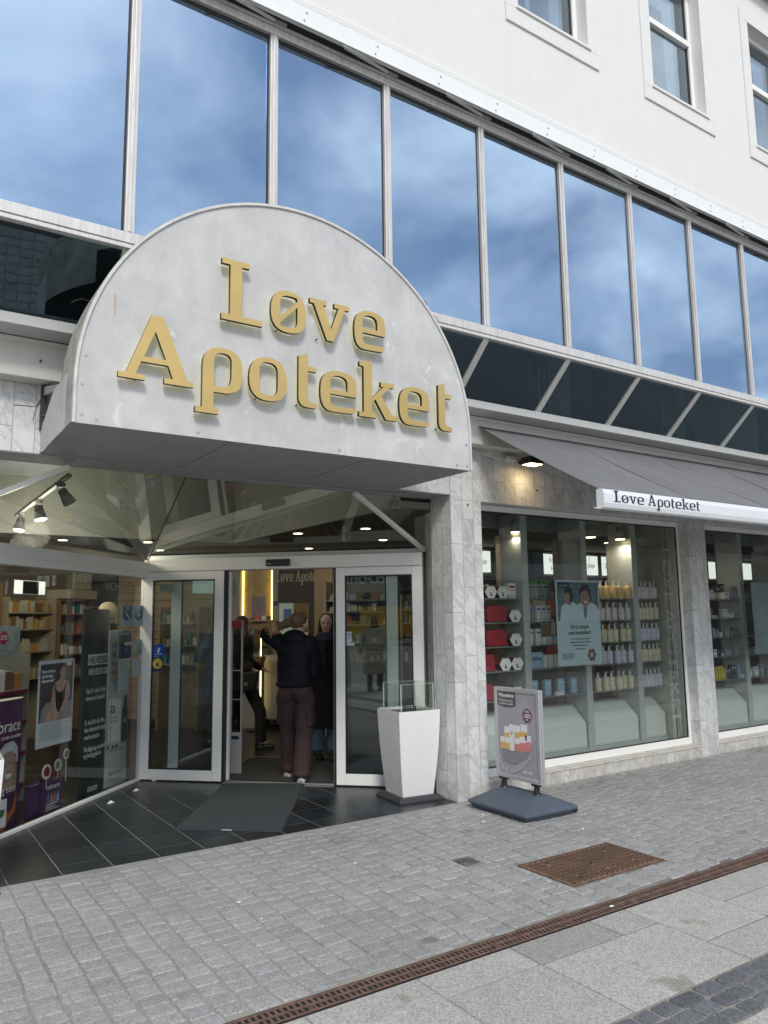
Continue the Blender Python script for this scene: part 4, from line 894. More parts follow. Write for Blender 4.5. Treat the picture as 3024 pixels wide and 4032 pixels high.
tubep(.205,.232,.055,.066,.215,0,None,-.0056,.003)
tubep(.085,.236,.055,.052,.10,.6,yl,-.0056,.003); tubep(.150,.236,.062,.062,.10,.55,yl,-.0058,.003)
tubep(.268,.236,.075,.07,.105,.58,pk,-.0056,.0); tubep(.335,.240,.066,.068,.12,.6,pk,-.0058,-.003); tubep(.395,.252,.062,.066,.125,.6,pk,-.0054,.004)
poly(MP,[(.066,z(.236)),(.2,z(.226)),(.33,z(.238)),(.42,z(.275)),(.472,z(.345)),(.474,z(.32)),(.45,z(.25)),(.38,z(.17)),(.26,z(.125)),(.15,z(.12)),(.09,z(.15))],-.0065,'printed_swirl',mat('mid_grey_print',(.25,.24,.26),.35),PO)
poly(MP,[(.472,z(.345)),(.474,z(.31)),(.42,z(.19)),(.33,z(.10)),(.22,z(.045)),(.13,z(.040)),(.27,z(.13)),(.38,z(.185)),(.44,z(.26))],-.0075,'printed_swirl',mat('light_swirl_print',(.38,.37,.39),.35),PO)
o=text('VICHY',.040,wt,PO,MP,.325,z(.062),name='poster_text',sx=1.0); o.location.x-=.009
o=text('V',.05,pd,PO,MP,.205,z(.36),align='CENTER',name='poster_text'); o.location.x-=.0075
for (a,b) in ((.055,.115),(.075,.085),(.08,.065),(.05,.15),(.12,.06)): poly(MP,[(a,z(b)),(a+.009,z(b+.004)),(a+.006,z(b+.028)),(a-.002,z(b+.02))],-.0085,'scuff_mark',wt,PO)

# ================================================================== SHOP FITTINGS BEHIND THE RIGHT WINDOWS
CAB=mat('pale_green_cabinet',(.44,.47,.45),.55,noise=.03); SHG=mat('glass_shelf_edge',(.16,.20,.19),.3); BIN=mat('pale_bin_panel',(.62,.66,.63),.5,noise=.03)
SZ=[1.77,1.53,1.29,1.05,.765]
BAYS=[(4.70,5.535,'first'),(5.625,6.425,'second'),(6.515,7.275,'third'),(7.365,7.785,'last')]
BAYS2=[(8.245,9.0,'near'),(9.09,9.85,'middle'),(9.94,10.7,'far')]
def display(x0,x1,label,post=True,ni=5):
    t=thing('display_shelving',label,'shelving',((x0+x1)/2,5.92,0),0,'pale shelving units behind the shop windows')
    for xx in ((x1,x1+.088),) if abs(x1-7.76)>.01 else ():
        d=MB(); d.box(xx[0],xx[1],5.77,6.098,.0,2.66); d.build('upright',CAB,t)
    for z_ in SZ:
        d=MB(); d.box(x0-.0,x1,5.785,6.08,z_-.012,z_); d.build('shelf',SHG,t)
    d=MB(); d.yz([(5.79,.20),(5.79,.452),(5.97,.63),(6.10,.63),(6.10,.20)],x0+.015,x1-.015); b_=d.build('bin',BIN,t,bev=.004); FR[b_.name]=FR[t.name]
    d = MB(); d.box(x0+.03,x1-.03,5.7885,5.7895,.212,.215); d.box(x0+.028,x0+.031,5.7885,5.7895,.212,.43); d.build('bin_joint',GREYM,b_)
    d=MB(); d.box(x0+.0,x1,5.782,6.10,.135,.198); d.build('kick_rail',CAB,t)
    return t
def panel(x0,x1,t,z0=.64,z1=2.44,m=None): d=MB(); d.box(x0,x1,6.085,6.10,z0,z1); d.build('back_panel',m or TANP,t)
T1=display(4.70,5.535,'pale green shelving with hexagonal gift boxes behind the first shop window'); panel(5.47,5.93,T1)
T2=display(5.625,6.425,'pale green shelving holding skin care boxes behind the hanging poster'); panel(6.33,6.78,T2)
T3=display(6.515,7.275,'pale green shelving full of pump bottles right of the hanging poster'); panel(7.23,7.62,T3)
T4=display(7.365,7.76,'narrow shelving with pump bottles at the right end of the window')
T5=display(8.25,9.42,'pale green shelving with white and dark boxes behind the second shop window'); panel(9.41,9.97,T5,z0=.64,m=mat('dark_olive_panel',(.20,.19,.16),.8))
T6=display(9.51,10.35,'pale shelving behind the blank blue poster of the second window'); panel(10.28,10.8,T6,m=mat('lit_tan_panel',(.42,.34,.24),.8))
T7=display(10.44,11.2,'pale shelving at the far end of the second window')
ORD=['first','second','third','fourth','fifth','sixth','seventh','eighth','ninth','tenth','eleventh','twelfth']
ROW=['lowest row','second row up','third row up','fourth row up','fifth row up','sixth row up','seventh row up']
PAM=mat('amber_bottle_print',(.74,.52,.25),.45); PLI=mat('lilac_bottle',(.70,.62,.66),.4); PCR=mat('cream_bottle',(.70,.63,.45),.42); PLA=mat('lavender_bottle',(.62,.60,.70),.42); CAPW=mat('white_pump',(.80,.80,.78),.35)
INK=mat('dark_grey_ink',(.10,.10,.11),.6)
def bottle_proto(m,ink,letter):
    t=thing('pump_bottle','x','bottle',(0,0,0))
    d=MB(); d.lathe((0,0,0),[(.038,0),(.040,.004),(.040,.125),(.036,.138),(.018,.147),(.012,.150)],16); d.build('bottle_body',m,t,smooth=True)
    d=MB(); d.lathe((0,0,.150),[(.0125,0),(.0125,.02),(.011,.022),(.009,.034),(.006,.036),(.006,.046)],10); d.ext([(-.007,.004,.196),(.007,.004,.196),(.005,-.030,.193),(-.005,-.030,.193)],(0,0,.007)); d.build('pump_head',CAPW,t)
    d=MB()
    if letter: text('a',.036,ink,t,Matrix.Translation((-.010,-.0403,0)),0,.078,name='bottle_print')
    else:
        for k in range(4): d.box(-.014+.002*k,.014-.001*k,-.0410,-.0403,.050+.008*k,.053+.008*k)
        d.box(-.010,.010,-.0410,-.0403,.104,.108); d.build('bottle_print',ink,t)
    return t
P_A=bottle_proto(PAM,mat('brown_ink',(.30,.19,.09),.6),False); P_L=bottle_proto(PLI,INK,True); P_C=bottle_proto(PCR,mat('olive_ink',(.22,.20,.14),.6),False); P_V=bottle_proto(PLA,INK,True)
used=set()
def place(proto,x,y,z,label,group,rz=0,sc=1):
    if proto.name not in used: used.add(proto.name); o=proto; o.location=(x,y,z); o.rotation_euler=(0,0,rz); o['label']=label
    else: o=copy_tree(proto,(x,y,z),rz,label)
    o['group']=group
    if sc!=1: o.scale=(sc,)*3
    return o
rg=random.Random(12)
SHN=['top shelf','second shelf','middle shelf','fourth shelf','lowest shelf']
rows=[(P_A,'amber'),(P_L,'pink lilac'),(P_C,'cream'),(P_V,'lavender'),(P_C,'cream')]
for r_,(pr_,cn) in enumerate(rows):
    for k in range(6):
        x=7.222-.109*(5-k)+rg.uniform(-.010,.010)
        place(pr_,x,5.828+rg.uniform(-.006,.012),SZ[r_],f'{cn} pump bottle, {ORD[k]} from left on the {SHN[r_]} right of the poster','pump bottles in the shop window',rg.uniform(-.5,.5),1.0)
rows=[(P_L,'pink lilac'),(P_C,'cream'),(P_V,'lavender'),(P_C,'cream'),(P_V,'lavender')]
for r_,(pr_,cn) in enumerate(rows):
    for k in range(5):
        place(pr_,7.42+k*.077+rg.uniform(-.005,.005),5.828+rg.uniform(-.006,.012),SZ[r_],f'{cn} pump bottle, {ORD[k]} from left on the {SHN[r_]} at the window end','pump bottles in the shop window',rg.uniform(-.5,.5),1.0)
# hexagonal gift boxes
def hexbox():
    t=thing('gift_box','x','gift box',(0,0,0)); r_=.071
    P=[(r_*math.cos(R(60*k)),.063+r_*math.sin(R(60*k))) for k in range(6)]
    d=MB(); d.xz(P,-.045,.045); d.build('box_body',mat('wine_red_card',(.20,.022,.035),.5),t,bev=.002)
    d=MB(); d.xz(P,-.0505,-.0455); fc=d.build('box_front',mat('white_card',(.76,.75,.73),.5),t); 
    d=MB(); d.xz([(-.012,.022),(.014,.022),(.014,.036),(-.004,.046),(.006,.056),(-.012,.066)],-.052,-.0507); d.box(-.03,.03,-.052,-.0507,.118,.122); d.build('box_print',INK,t)
    d=MB(); 
    for sx in (-.038,.038): d.lathe((0,0,0),[(.018,0),(.001,.0005)],16); 
    d.v=[((-.038 if i<len(d.v)//2 else .038)+a,-.051-c,.085+b) for i,(a,b,c) in enumerate(d.v)]; d.build('box_window',mat('pale_disc',(.75,.74,.73),.4),t)
    return t
HX=hexbox()
for x,z_,l in [(5.15,0,'left'),(5.31,0,'right')]: place(HX,x,5.86,SZ[0]+.001,f'white faced hexagonal gift box, {l} one of the pair on the top shelf','hexagonal gift boxes',R(-8))
for k,r_ in enumerate((1,2)):
    place(HX,4.95,5.86,SZ[r_]+.001,f'hexagonal gift box half hidden by the marble on the {SHN[r_]}','hexagonal gift boxes',R(-10))
    place(HX,5.455,5.84,SZ[r_]+.001,f'hexagonal gift box right of the red bag on the {SHN[r_]}','hexagonal gift boxes',R(-14))
place(HX,5.30,5.84,SZ[3]+.001,'left hexagonal gift box of the pair on the fourth shelf','hexagonal gift boxes',R(-10)); place(HX,5.46,5.84,SZ[3]+.001,'right hexagonal gift box of the pair on the fourth shelf','hexagonal gift boxes',R(-12)); place(HX,5.45,5.84,SZ[4]+.001,'hexagonal gift box peeping over the poster stand on the lowest shelf','hexagonal gift boxes',R(-14))
# red toilet bags
RED=mat('red_fabric',(.28,.016,.03),.65,noise=.12,nscale=12)
for x,r_,wd in [(5.22,1,.26),(5.21,2,.27),(5.06,3,.24),(5.03,4,.26)]:
    t=thing('toilet_bag',f'red fabric toilet bag on the {SHN[r_]} of the gift shelf','bag',(x,5.86,SZ[r_]),0,'red toilet bags in the shop window'); M=Matrix.Translation((x,5.86,SZ[r_]+.001)); h=.165
    d=MB(M); P=[(-wd/2+.01,0),(wd/2-.01,0),(wd/2,.03),(wd/2-.006,h-.03),(wd/2-.035,h),(-wd/2+.035,h),(-wd/2+.006,h-.03),(-wd/2,.03)]; d.xz(P,-.045,.045); d.build('bag_body',RED,t,bev=.012,seg=3)
    d=MB(M); d.tube([(-.05,0,h),(-.03,0,h+.008),(.03,0,h+.008),(.05,0,h)],.005); d.build('zip_pull',mat('dark_red_trim',(.12,.01,.015),.6),t)
# small goods helper
def goods(kind,x,y,z_,w_,h_,dp,m,label,group,par=None,m2=None,rz=0.):
    t=thing(kind,label,kind.replace('_',' '),(x,y,z_),rz,group); M=Matrix.Translation((x,y,z_+.0008))@Matrix.Rotation(rz,4,'Z'); d=MB(M)
    if kind=='cream_tube':
        d.add([(-w_/2,-.003,h_),(w_/2,-.003,h_),(w_/2,.003,h_),(-w_/2,.003,h_),(-w_*.36,-dp/2,.018),(w_*.36,-dp/2,.018),(w_*.36,dp/2,.018),(-w_*.36,dp/2,.018)],[(3,2,1,0),(4,5,6,7),(0,1,5,4),(1,2,6,5),(2,3,7,6),(3,0,4,7)]); d.build('tube_body',m,t,bev=.003)
        d=MB(M); d.cyl((0,0,0),(0,0,.0175),w_*.3,w_*.3,12); d.build('tube_cap',m2 or CAPW,t)
    elif kind=='jar':
        d.cyl((0,0,0),(0,0,h_*.6),w_/2,w_/2,14); d.build('jar_body',m,t); d=MB(M); d.cyl((0,0,h_*.605),(0,0,h_),w_/2*1.03,w_/2*1.03,14); d.build('jar_lid',m2 or CAPW,t)
    else:
        d.box(-w_/2,w_/2,-dp/2,dp/2,0,h_); d.build('carton',m,t,bev=.0015); d=MB(M)
        mm=m2 or INK; d.box(-w_*.36,w_*.36,-dp/2-.001,-dp/2-.0002,h_*.70,h_*.84); d.box(-w_*.25,w_*.25,-dp/2-.001,-dp/2-.0002,h_*.52,h_*.56); d.box(-w_*.36,w_*.2,-dp/2-.001,-dp/2-.0002,h_*.12,h_*.16); d.build('carton_print',mm,t)
    return t
WC_=mat('white_card'); MINT=mat('mint_card',(.34,.46,.42),.5); BLU=mat('blue_card',(.08,.16,.42),.5); SKY_=mat('sky_blue_card',(.28,.44,.56),.45); GRN=mat('green_card',(.13,.36,.05),.5); PNK=mat('coral_card',(.55,.16,.13),.5); NVY=mat('navy_card',(.02,.03,.08),.4); YEL=mat('yellow_card',(.68,.50,.02),.45); GRYC=mat('grey_card',(.30,.32,.33),.5); BRN=mat('brown_card',(.20,.11,.06),.6); AMB=mat('amber_card',(.45,.24,.06),.5); BLKC=mat('black_card',(.015,.017,.02),.35); TEA=mat('teal_card',(.05,.22,.26),.5)
G1='products on the shelving behind the poster'
for k in range(2): goods('carton_box',5.76+k*.20,5.90,SZ[0]+.0,.17,.035,.08,GRN,f'flat green topped carton, {ORD[k]} from the left on the top shelf',G1); 
for k in range(6): goods('carton_box',5.66+k*.062,5.84,SZ[0]-.0,.048,.155,.04,(MINT,GRYC)[k%2],f'slim pale carton, {ORD[k]} from the left on the top shelf beside the poster',G1,m2=INK)
for q in list(bpy.data.objects):
    if q.name.startswith('carton_box') and q.get('label','').startswith('flat green'): q.location.z += .158
for k in range(5): goods('carton_box',5.66+k*.075,5.85,SZ[1],.055,.165,.045,(WC_,GRYC,WC_,WC_,WC_)[k],f'blue and white carton, {ORD[k]} from the left on the second shelf',G1,m2=BLU)
for k in range(2): goods('carton_box',5.68+k*.115,5.85,SZ[2],.07,.165,.045,WC_,f'pink and blue printed carton, {ORD[k]} from the left on the middle shelf',G1,m2=(PNK,BLU)[k])
for k in range(3): goods('jar',5.90+k*.085,5.86,SZ[2],.07,.08,.07,WC_,f'white jar, {ORD[k]} from the left on the middle shelf left of the poster',G1)
t=goods('carton_box',5.735,5.84,SZ[3],.20,.165,.05,SKY_,'pale blue lozenge pack printed KLØENDE on the fourth shelf',G1,m2=mat('pale_blue_print',(.45,.58,.66),.5)); text('KLØENDE',.034,NVY,t,Matrix.Translation((0,5.8135,0)),5.66,SZ[3]+.085,name='carton_text',bold=.0006); text('LINDRER',.026,BLU,t,Matrix.Translation((0,5.8135,0)),5.67,SZ[3]+.115,name='carton_text')
for k in range(3): goods('jar',5.90+k*.08,5.86,SZ[3],.065,.13,.07,WC_,f'tall white tub, {ORD[k]} from the left on the fourth shelf under the poster',G1)
goods('carton_box',6.16,5.86,SZ[3],.07,.12,.05,YEL,'yellow and white carton behind the lower edge of the poster',G1,m2=WC_)
for k in range(4): 
    t=goods('carton_box',5.70+k*.195,5.84,SZ[4],.095,.165,.04,SKY_,f'pale blue skin care carton, {ORD[k]} from the left on the lowest shelf',G1,m2=mat('pale_blue_print'),rz=R((-6,3,-2,8)[k]))
    goods('carton_box',5.79+k*.185,5.92,SZ[4],.05,.10,.04,(PNK,BRN,PNK,mat('violet_card',(.14,.08,.22),.5))[k],f'small coloured carton behind the pale blue cartons, {ORD[k]} from the left',G1)
goods('carton_box',6.03,5.80,SZ[4],.10,.035,.04,WC_,'low white carton lying in front of the pale blue cartons',G1)
for k in range(6): goods('cream_tube',5.10+k*.055,5.86,SZ[4],.045,.11,.03,WC_,f'white upright cream tube, {ORD[k]} from the left above the poster stand','white cream tubes',m2=GRYC)
for k in range(3): goods('cream_tube',5.05+k*.06,5.90,SZ[0],.04,.14,.03,WC_,f'white tube behind the top hexagonal gift boxes, {ORD[k]} from the left','white cream tubes')
goods('carton_box',5.45,5.86,SZ[0],.10,.155,.05,WC_,'white and red carton right of the top gift boxes','cartons on the gift shelf',m2=RED)
for k in range(4): goods('carton_box',4.82+k*.07,6.0,SZ[2]+.0,.05,.10,.04,(AMB,YEL,AMB,PNK)[k],f'small amber carton behind the red bag on the middle shelf, {ORD[k]} from the left','cartons on the gift shelf')
# second window goods
W2=lambda x: 8.84+(x-8.31)*.93
G2='products behind the second shop window'
for k,(x,w_,h_,m) in enumerate([(8.33,.075,.10,WC_),(8.43,.06,.08,mat('beige_card',(.45,.43,.33),.5)),(8.50,.045,.08,WC_),(8.66,.12,.085,WC_),(8.80,.08,.165,GRYC),(8.89,.07,.165,GRYC)]): goods('carton_box',W2(x),5.84,SZ[0],w_,h_,.06,m,f'pale carton, {ORD[k]} from the left on the top shelf of the second window',G2)
for k,(x,w_,h_) in enumerate([(8.34,.10,.11),(8.47,.12,.10),(8.62,.09,.12),(8.72,.08,.15)]): goods('carton_box',W2(x),5.93,SZ[0],w_,h_+.05,.05,BLKC,f'black box behind the pale cartons on the top shelf, {ORD[k]} from the left',G2,m2=GRYC)
for k,(x,w_,h_,m) in enumerate([(8.36,.11,.035,WC_),(8.36,.06,.12,GRYC),(8.60,.10,.11,WC_),(8.70,.06,.06,WC_),(8.79,.07,.06,WC_),(8.90,.09,.05,GRYC)]): goods('carton_box',W2(x),5.84+(.05 if k==1 else 0),SZ[1],w_,h_,.05,m,f'pale box, {ORD[k]} from the left on the second shelf of the second window',G2)
for k,(x,w_,h_,m) in enumerate([(8.31,.03,.12,SKY_),(8.38,.09,.10,GRYC),(8.48,.06,.065,WC_),(8.62,.09,.10,GRYC),(8.73,.05,.07,GRYC),(8.84,.12,.12,mat('slate_card',(.17,.2,.2),.5))]): goods('carton_box',W2(x),5.84,SZ[2],w_,h_,.05,m,f'grey or white box, {ORD[k]} from the left on the middle shelf of the second window',G2)
for k,(x,w_,h_,m) in enumerate([(8.32,.06,.09,WC_),(8.41,.07,.08,NVY),(8.49,.05,.04,WC_),(8.62,.12,.085,mat('silver_card',(.5,.53,.54),.2,.5)),(8.82,.075,.15,GRYC)]): goods('carton_box',W2(x),5.84,SZ[3],w_,h_,.05,m,f'box, {ORD[k]} from the left on the fourth shelf of the second window',G2,m2=INK)
for k,x in enumerate((8.31,8.375,8.44,8.50)): goods('carton_box',W2(x),5.84,SZ[4],.042,(.155,.16,.165,.13)[k],.05,YEL,f'bright yellow carton, {ORD[k]} from the left on the lowest shelf',G2,m2=AMB)
for k,(x,m) in enumerate([(8.57,NVY),(8.63,NVY),(8.70,BLKC),(8.76,BLKC)]): goods('carton_box',W2(x),5.85,SZ[4],.05,(.13,.13,.17,.17)[k],.05,m,f'dark navy carton right of the yellow cartons, {ORD[k]} from the left',G2,m2=SKY_)
goods('carton_box',W2(8.83),5.84,SZ[4],.04,.16,.05,SKY_,'tall pale blue carton at the right of the lowest shelf',G2); goods('carton_box',W2(8.93),5.84,SZ[4],.09,.045,.05,WC_,'low white carton at the right end of the lowest shelf',G2)
for k in range(5):
    for r_ in (0,3,4): goods('carton_box',9.60+k*.14,5.85,SZ[r_],.07+.02*((k+r_)%2),.09+.03*((k*r_)%3),.05,(WC_,GRYC,TEA,SKY_,WC_)[(k+r_)%5],f'carton, {ORD[k]} from the left on the {SHN[r_]} behind the blank poster',G2)
for b_,x in ((T5,8.66),(T2,6.05)):
    pass
t=thing('crumpled_film','clear crumpled plastic film on the slanted bin of the second window','plastic film',(8.6,5.95,.63)); d=MB(); rg=random.Random(4)
pts=[(8.42+.07*i,5.90+.05*j,.64+rg.uniform(0,.09)*(1 if 0<i<5 and 0<j<3 else .1)) for i in range(6) for j in range(4)]; d.add(pts,[(i*4+j,i*4+j+1,i*4+j+5,i*4+j+4) for i in range(5) for j in range(3)]); d.build('film_sheet',mat('clear_film',(.5,.55,.55),.15,coat=.5),t)
# hanging posters
def hang(x0,x1,z0,z1,y,label,nm,m):
    t=thing(nm,label,'poster',((x0+x1)/2,y,z0)); d=MB(); d.box(x0,x1,y-.003,y,z0,z1); o=d.build('poster_sheet',m,t); FR[o.name]=FR[t.name]
    d=MB(); 
    for x in (x0+.12*(x1-x0)+.1,x1-.12): d.cyl((x,y,z1),(x,y,2.66),.0012,.0012,5)
    d.build('hanging_wire',GREYM,t); return t,o
PB=mat('pale_blue_poster',(.52,.64,.66),.4,noise=.05,nscale=3)
t,o=hang(5.83,6.49,1.075,1.955,5.60,'hanging pale blue recruitment poster with two people in white coats','hanging_poster',PB)
M=Matrix.Translation((5.83,5.597,1.075)); q=lambda a: a
poly(M,[(.02,.46),(.64,.46),(.64,.86),(.02,.86)],-.0005,'photo_print',mat('teal_photo',(.10,.17,.19),.4,noise=.5,nscale=6),o)
poly(M,[(.04,.80),(.20,.80),(.20,.855),(.04,.855)],-.0022,'logo_block',NVY,o); text('apoteket',.034,SKY_,o,M,.055,.815,y=-.0035,name='poster_text')
skin=mat('printed_skin',(.34,.22,.17),.5); hairp=mat('printed_hair',(.03,.025,.03),.6); coat=mat('printed_coat',(.60,.70,.74),.5)
poly(M,[(.05,.46),(.07,.60),(.14,.645),(.20,.62),(.24,.66),(.30,.63),(.32,.46)],-.0018,'printed_coat',coat,o); poly(M,[(.24,.46),(.27,.60),(.35,.645),(.42,.62),(.50,.66),(.60,.62),(.64,.56),(.64,.46)],-.0024,'printed_coat',coat,o)
disc(M,.17,.715,.062,-.0026,'printed_face',skin,o,rz=.082); poly(M,[(.12,.73),(.13,.79),(.18,.81),(.24,.79),(.25,.70),(.225,.64),(.20,.66),(.21,.73),(.17,.76)],-.0034,'printed_hair',hairp,o)
disc(M,.435,.70,.072,-.0032,'printed_face',skin,o,rz=.10); poly(M,[(.355,.70),(.35,.78),(.40,.835),(.48,.835),(.525,.78),(.53,.68),(.505,.62),(.50,.72),(.46,.775),(.40,.77),(.37,.75)],-.0040,'printed_hair',hairp,o)
for ex in (.405,.462): disc(M,ex,.715,.012,-.0042,'printed_eye',mat('printed_eye_dark',(.03,.04,.07),.5),o,rz=.006); poly(M,[(ex-.017,.735),(ex,.742),(ex+.017,.735),(ex,.738)],-.0042,'printed_brow',hairp,o)
poly(M,[(.430,.715),(.438,.715),(.444,.680),(.424,.680)],-.0042,'printed_nose',mat('printed_skin_shade',(.24,.14,.11),.5),o)
poly(M,[(.408,.662),(.462,.662),(.450,.645),(.435,.640),(.420,.645)],-.0046,'printed_smile',mat('white_print'),o)
poly(M,[(.41,.648),(.46,.648),(.448,.638),(.42,.638)],-.0042,'printed_mouth',mat('printed_lip',(.35,.08,.08),.5),o)
poly(M,[(.40,.60),(.455,.60),(.445,.50),(.43,.47),(.41,.50)],-.0040,'printed_scrub',mat('printed_scrub',(.06,.22,.33),.5),o)
for s_,sz,zz in (('Vil du arbejde',.062,.375),('med mennesker?',.062,.318)): text(s_,sz,mat('teal_ink',(.03,.07,.09),.6),o,M,.335,zz,y=-.0006,name='poster_text',align='CENTER',sx=.80,bold=.0008)
for k,s_ in enumerate(('- og er du nysgerrig på sundhed,','sygdom og medicin søger vi lige nu','farmakonomstuderende','her på apoteket.')): text(s_,.026,mat('teal_ink'),o,M,.335,.265-.034*k,y=-.0006,name='poster_text',align='CENTER',sx=.85)
for k in range(5): poly(M,[(.06,.12-.013*k),(.24-.02*(k%2),.12-.013*k),(.24-.02*(k%2),.125-.013*k),(.06,.125-.013*k)],-.0006,'small_print',mat('teal_ink'),o)
FLW=mat('brown_flower_print',(.20,.12,.09),.6,noise=.4,nscale=30)
for k in range(6): disc(M,.50+.042*math.cos(k*1.05),.10+.045*math.sin(k*1.05),.026,-.0010-.0004*k,'printed_flower',FLW,o,n=9)
t,o=hang(9.375,10.1,1.07,1.98,5.60,'blank bluish poster hanging in the second shop window','hanging_poster',mat('slate_blue_poster',(.25,.33,.36),.4,noise=.25,nscale=2))
# vinyl lettering on the right edge of the first shop window
VIN=glass('frosted_vinyl',(.93,.95,.94),.0)
_t=VIN.node_tree; _d=_t.nodes.new('ShaderNodeBsdfDiffuse'); _d.inputs[0].default_value=(.55,.58,.56,1); _m=_t.nodes.new('ShaderNodeMixShader'); _m.inputs[0].default_value=.16
_o=[n for n in _t.nodes if n.type=='OUTPUT_MATERIAL'][0]; _s=_o.inputs[0].links[0].from_socket; _t.links.new(_s,_m.inputs[1]); _t.links.new(_d.outputs[0],_m.inputs[2]); _t.links.new(_m.outputs[0],_o.inputs[0])
t=thing('window_lettering','frosted vinyl letters running down the right edge of the first shop window','lettering',(7.5,5.535,.4)); M=Matrix.Translation((7.52,5.5365,2.36))@Matrix.Rotation(R(90),4,'Y'); text('LØVE APOTEKET',.235,VIN,t,M,0,0,name='vinyl_word',sx=1.12)
# track spotlights
def spot(x,y,z_,label,tilt=(0,0),sc=1.,lit=True,group='lit track spotlights'):
    t=thing('track_spotlight',label,'spotlight',(x,y,z_),0,group); k=sc
    d=MB(); d.lathe((x,y,z_),[(.03*k,-.035*k),(.045*k,-.01*k),(.045*k,.0)],12); d.build('mount',GREYP,t)
    M=Matrix.Translation((x,y,z_-.045*k))@Matrix.Rotation(tilt[0],4,'X')@Matrix.Rotation(tilt[1],4,'Y')
    d=MB(M); d.lathe((0,0,-.155*k),[(.062*k,0),(.060*k,.004),(.048*k,.075*k),(.040*k,.085*k),(.036*k,.14*k),(.012*k,.15*k)],16); d.build('lamp_shade',mat('silver_grey_shade',(.33,.35,.35),.45,.2),t,smooth=False)
    d=MB(M)
    for j in range(12): a=2*math.pi*j/12; d.cyl((.039*k*math.cos(a),.039*k*math.sin(a),-.066*k),(.036*k*math.cos(a),.036*k*math.sin(a),-.018*k),.004*k,.004*k,5)
    d.build('cooling_fins',BLACK,t)
    d=MB(M); d.lathe((0,0,-.159*k),[(.052*k,0),(.052*k,.0035)],18); d.build('lens',LAMP if lit else GREYM,t)
    return t
spot(5.54,5.84,2.66,'lit spotlight hanging above the gift boxes in the first window'); spot(6.68,5.84,2.66,'lit spotlight hanging right above the recruitment poster'); spot(7.18,5.84,2.66,'lit spotlight hanging above the pump bottles'); spot(8.73,5.84,2.66,'lit spotlight hanging in the second shop window')
for x in (5.54,6.68,7.18,8.73): pass
t=thing('light_track','grey ceiling track carrying three spotlights over the left glass front','light track',(1.22,7.6,2.75)); d=MB(); d.box(1.205,1.24,6.35,9.1,2.735,2.762); d.build('track_rail',GREYP,t); d=MB(); d.cyl((1.22,6.9,2.76),(1.22,6.9,3.4),.002,.002,5); d.cyl((1.22,8.7,2.76),(1.22,8.7,3.4),.002,.002,5); d.build('suspension_wire',GREYM,t)
spot(1.225,8.75,2.735,'farthest lit spotlight on the ceiling track behind the glass roof',(R(-8),R(8)),.95); spot(1.225,7.75,2.735,'middle lit spotlight on the ceiling track behind the glass roof',(R(-10),R(-10)),.95); spot(1.225,6.70,2.735,'nearest spotlight on the ceiling track, tilted away and unlit',(R(-5),R(-32)),.95,False)
t=spot(4.30,7.25,2.60,'round lit spotlight seen beside the white strut over the door',(R(28),R(-25)),.8)
# recessed downlights in the shop ceiling
dls=[(2.9,9.9),(4.15,8.1),(4.6,7.3),(5.5,8.3),(5.2,9.8),(7.0,7.6),(8.6,7.2),(1.9,10.1),(.9,9.9),(.2,11.0),(3.4,11.0),(6.6,9.6),(1.4,11.6),(2.6,12.4),(8.3,9.2),(4.4,12.6),(.6,12.8),(10,8),(-1,9.6),(-1.2,11.6)]
DLN=['round downlight over the doorway, farthest left','round downlight above the right door screen, upper one','round downlight near the white strut over the door','round downlight seen through the left of the first window','round downlight in the dark ceiling behind the black lettered panel','round downlight above the recruitment poster','reddish lit downlight at the right end of the first window','round downlight left of the corner post above the header','round downlight over the pale light box']+['small downlight deep in the shop ceiling, '+q for q in ('left of the floor display','over the gold wallpaper','behind the Fod Hånd sign','over the beige shelving','over the navy sign','over the Sport sign','over the tan column','over the far left shelving','behind the second window','at the left edge','at the far left corner')]
for k,(x,y) in enumerate(dls):
    d=MB(); d.lathe((x,y,2.5965),[(.085,.0),(.08,.003)],18); t=tag(d.build('ceiling_downlight',mat('downlight_ring',(.45,.44,.42),.4)),DLN[k],'downlight','recessed downlights in the shop ceiling')
    t.location=(0,0,0); d=MB(); d.lathe((x,y,2.5935),[(.055,0),(.055,.0028)],16); d.build('lens',LAMP2,t)
    if k%3!=2:
        l_=bpy.data.lights.new('downlight_glow','AREA'); l_.shape='DISK'; l_.size=.12; l_.energy=.85; l_.color=(1,.84,.62); o=bpy.data.objects.new('downlight_glow',l_); COL.objects.link(o); o.location=(x,y,2.585)
for (x,y,e) in ((5.54,5.84,.9),(6.68,5.84,.9),(7.18,5.84,.9),(8.73,5.84,.7)):
    l_=bpy.data.lights.new('spot_glow_and_fill','AREA'); l_.shape='DISK'; l_.size=.09; l_.energy=e; l_.color=(1,.86,.66); o=bpy.data.objects.new('spot_glow_and_fill',l_); COL.objects.link(o); o.location=(x,y+.0,2.40)
for p_,dv_ in (((1.25,8.72,2.52),(.5,.7,.05)),((1.22,7.72,2.52),(.6,.75,.15))):
    l_=bpy.data.lights.new('track_beam','SPOT'); l_.energy=5.5; l_.color=(1,.92,.80); l_.shadow_soft_size=.04; l_.spot_size=R(150); l_.spot_blend=1; o=bpy.data.objects.new('track_beam',l_); COL.objects.link(o); o.location=(p_[0]+.06,p_[1]+.06,p_[2]); o.rotation_euler=(-Vector(dv_)).to_track_quat('Z','Y').to_euler()
    l_=bpy.data.lights.new('spot_glow_and_fill','POINT'); l_.energy=22; l_.color=(1,.90,.74); l_.shadow_soft_size=.12; o=bpy.data.objects.new('spot_glow_and_fill',l_); COL.objects.link(o); o.location=(p_[0]+.0,p_[1],p_[2]-.12)  # extra point below each lit track lamp, added as fill for the atrium

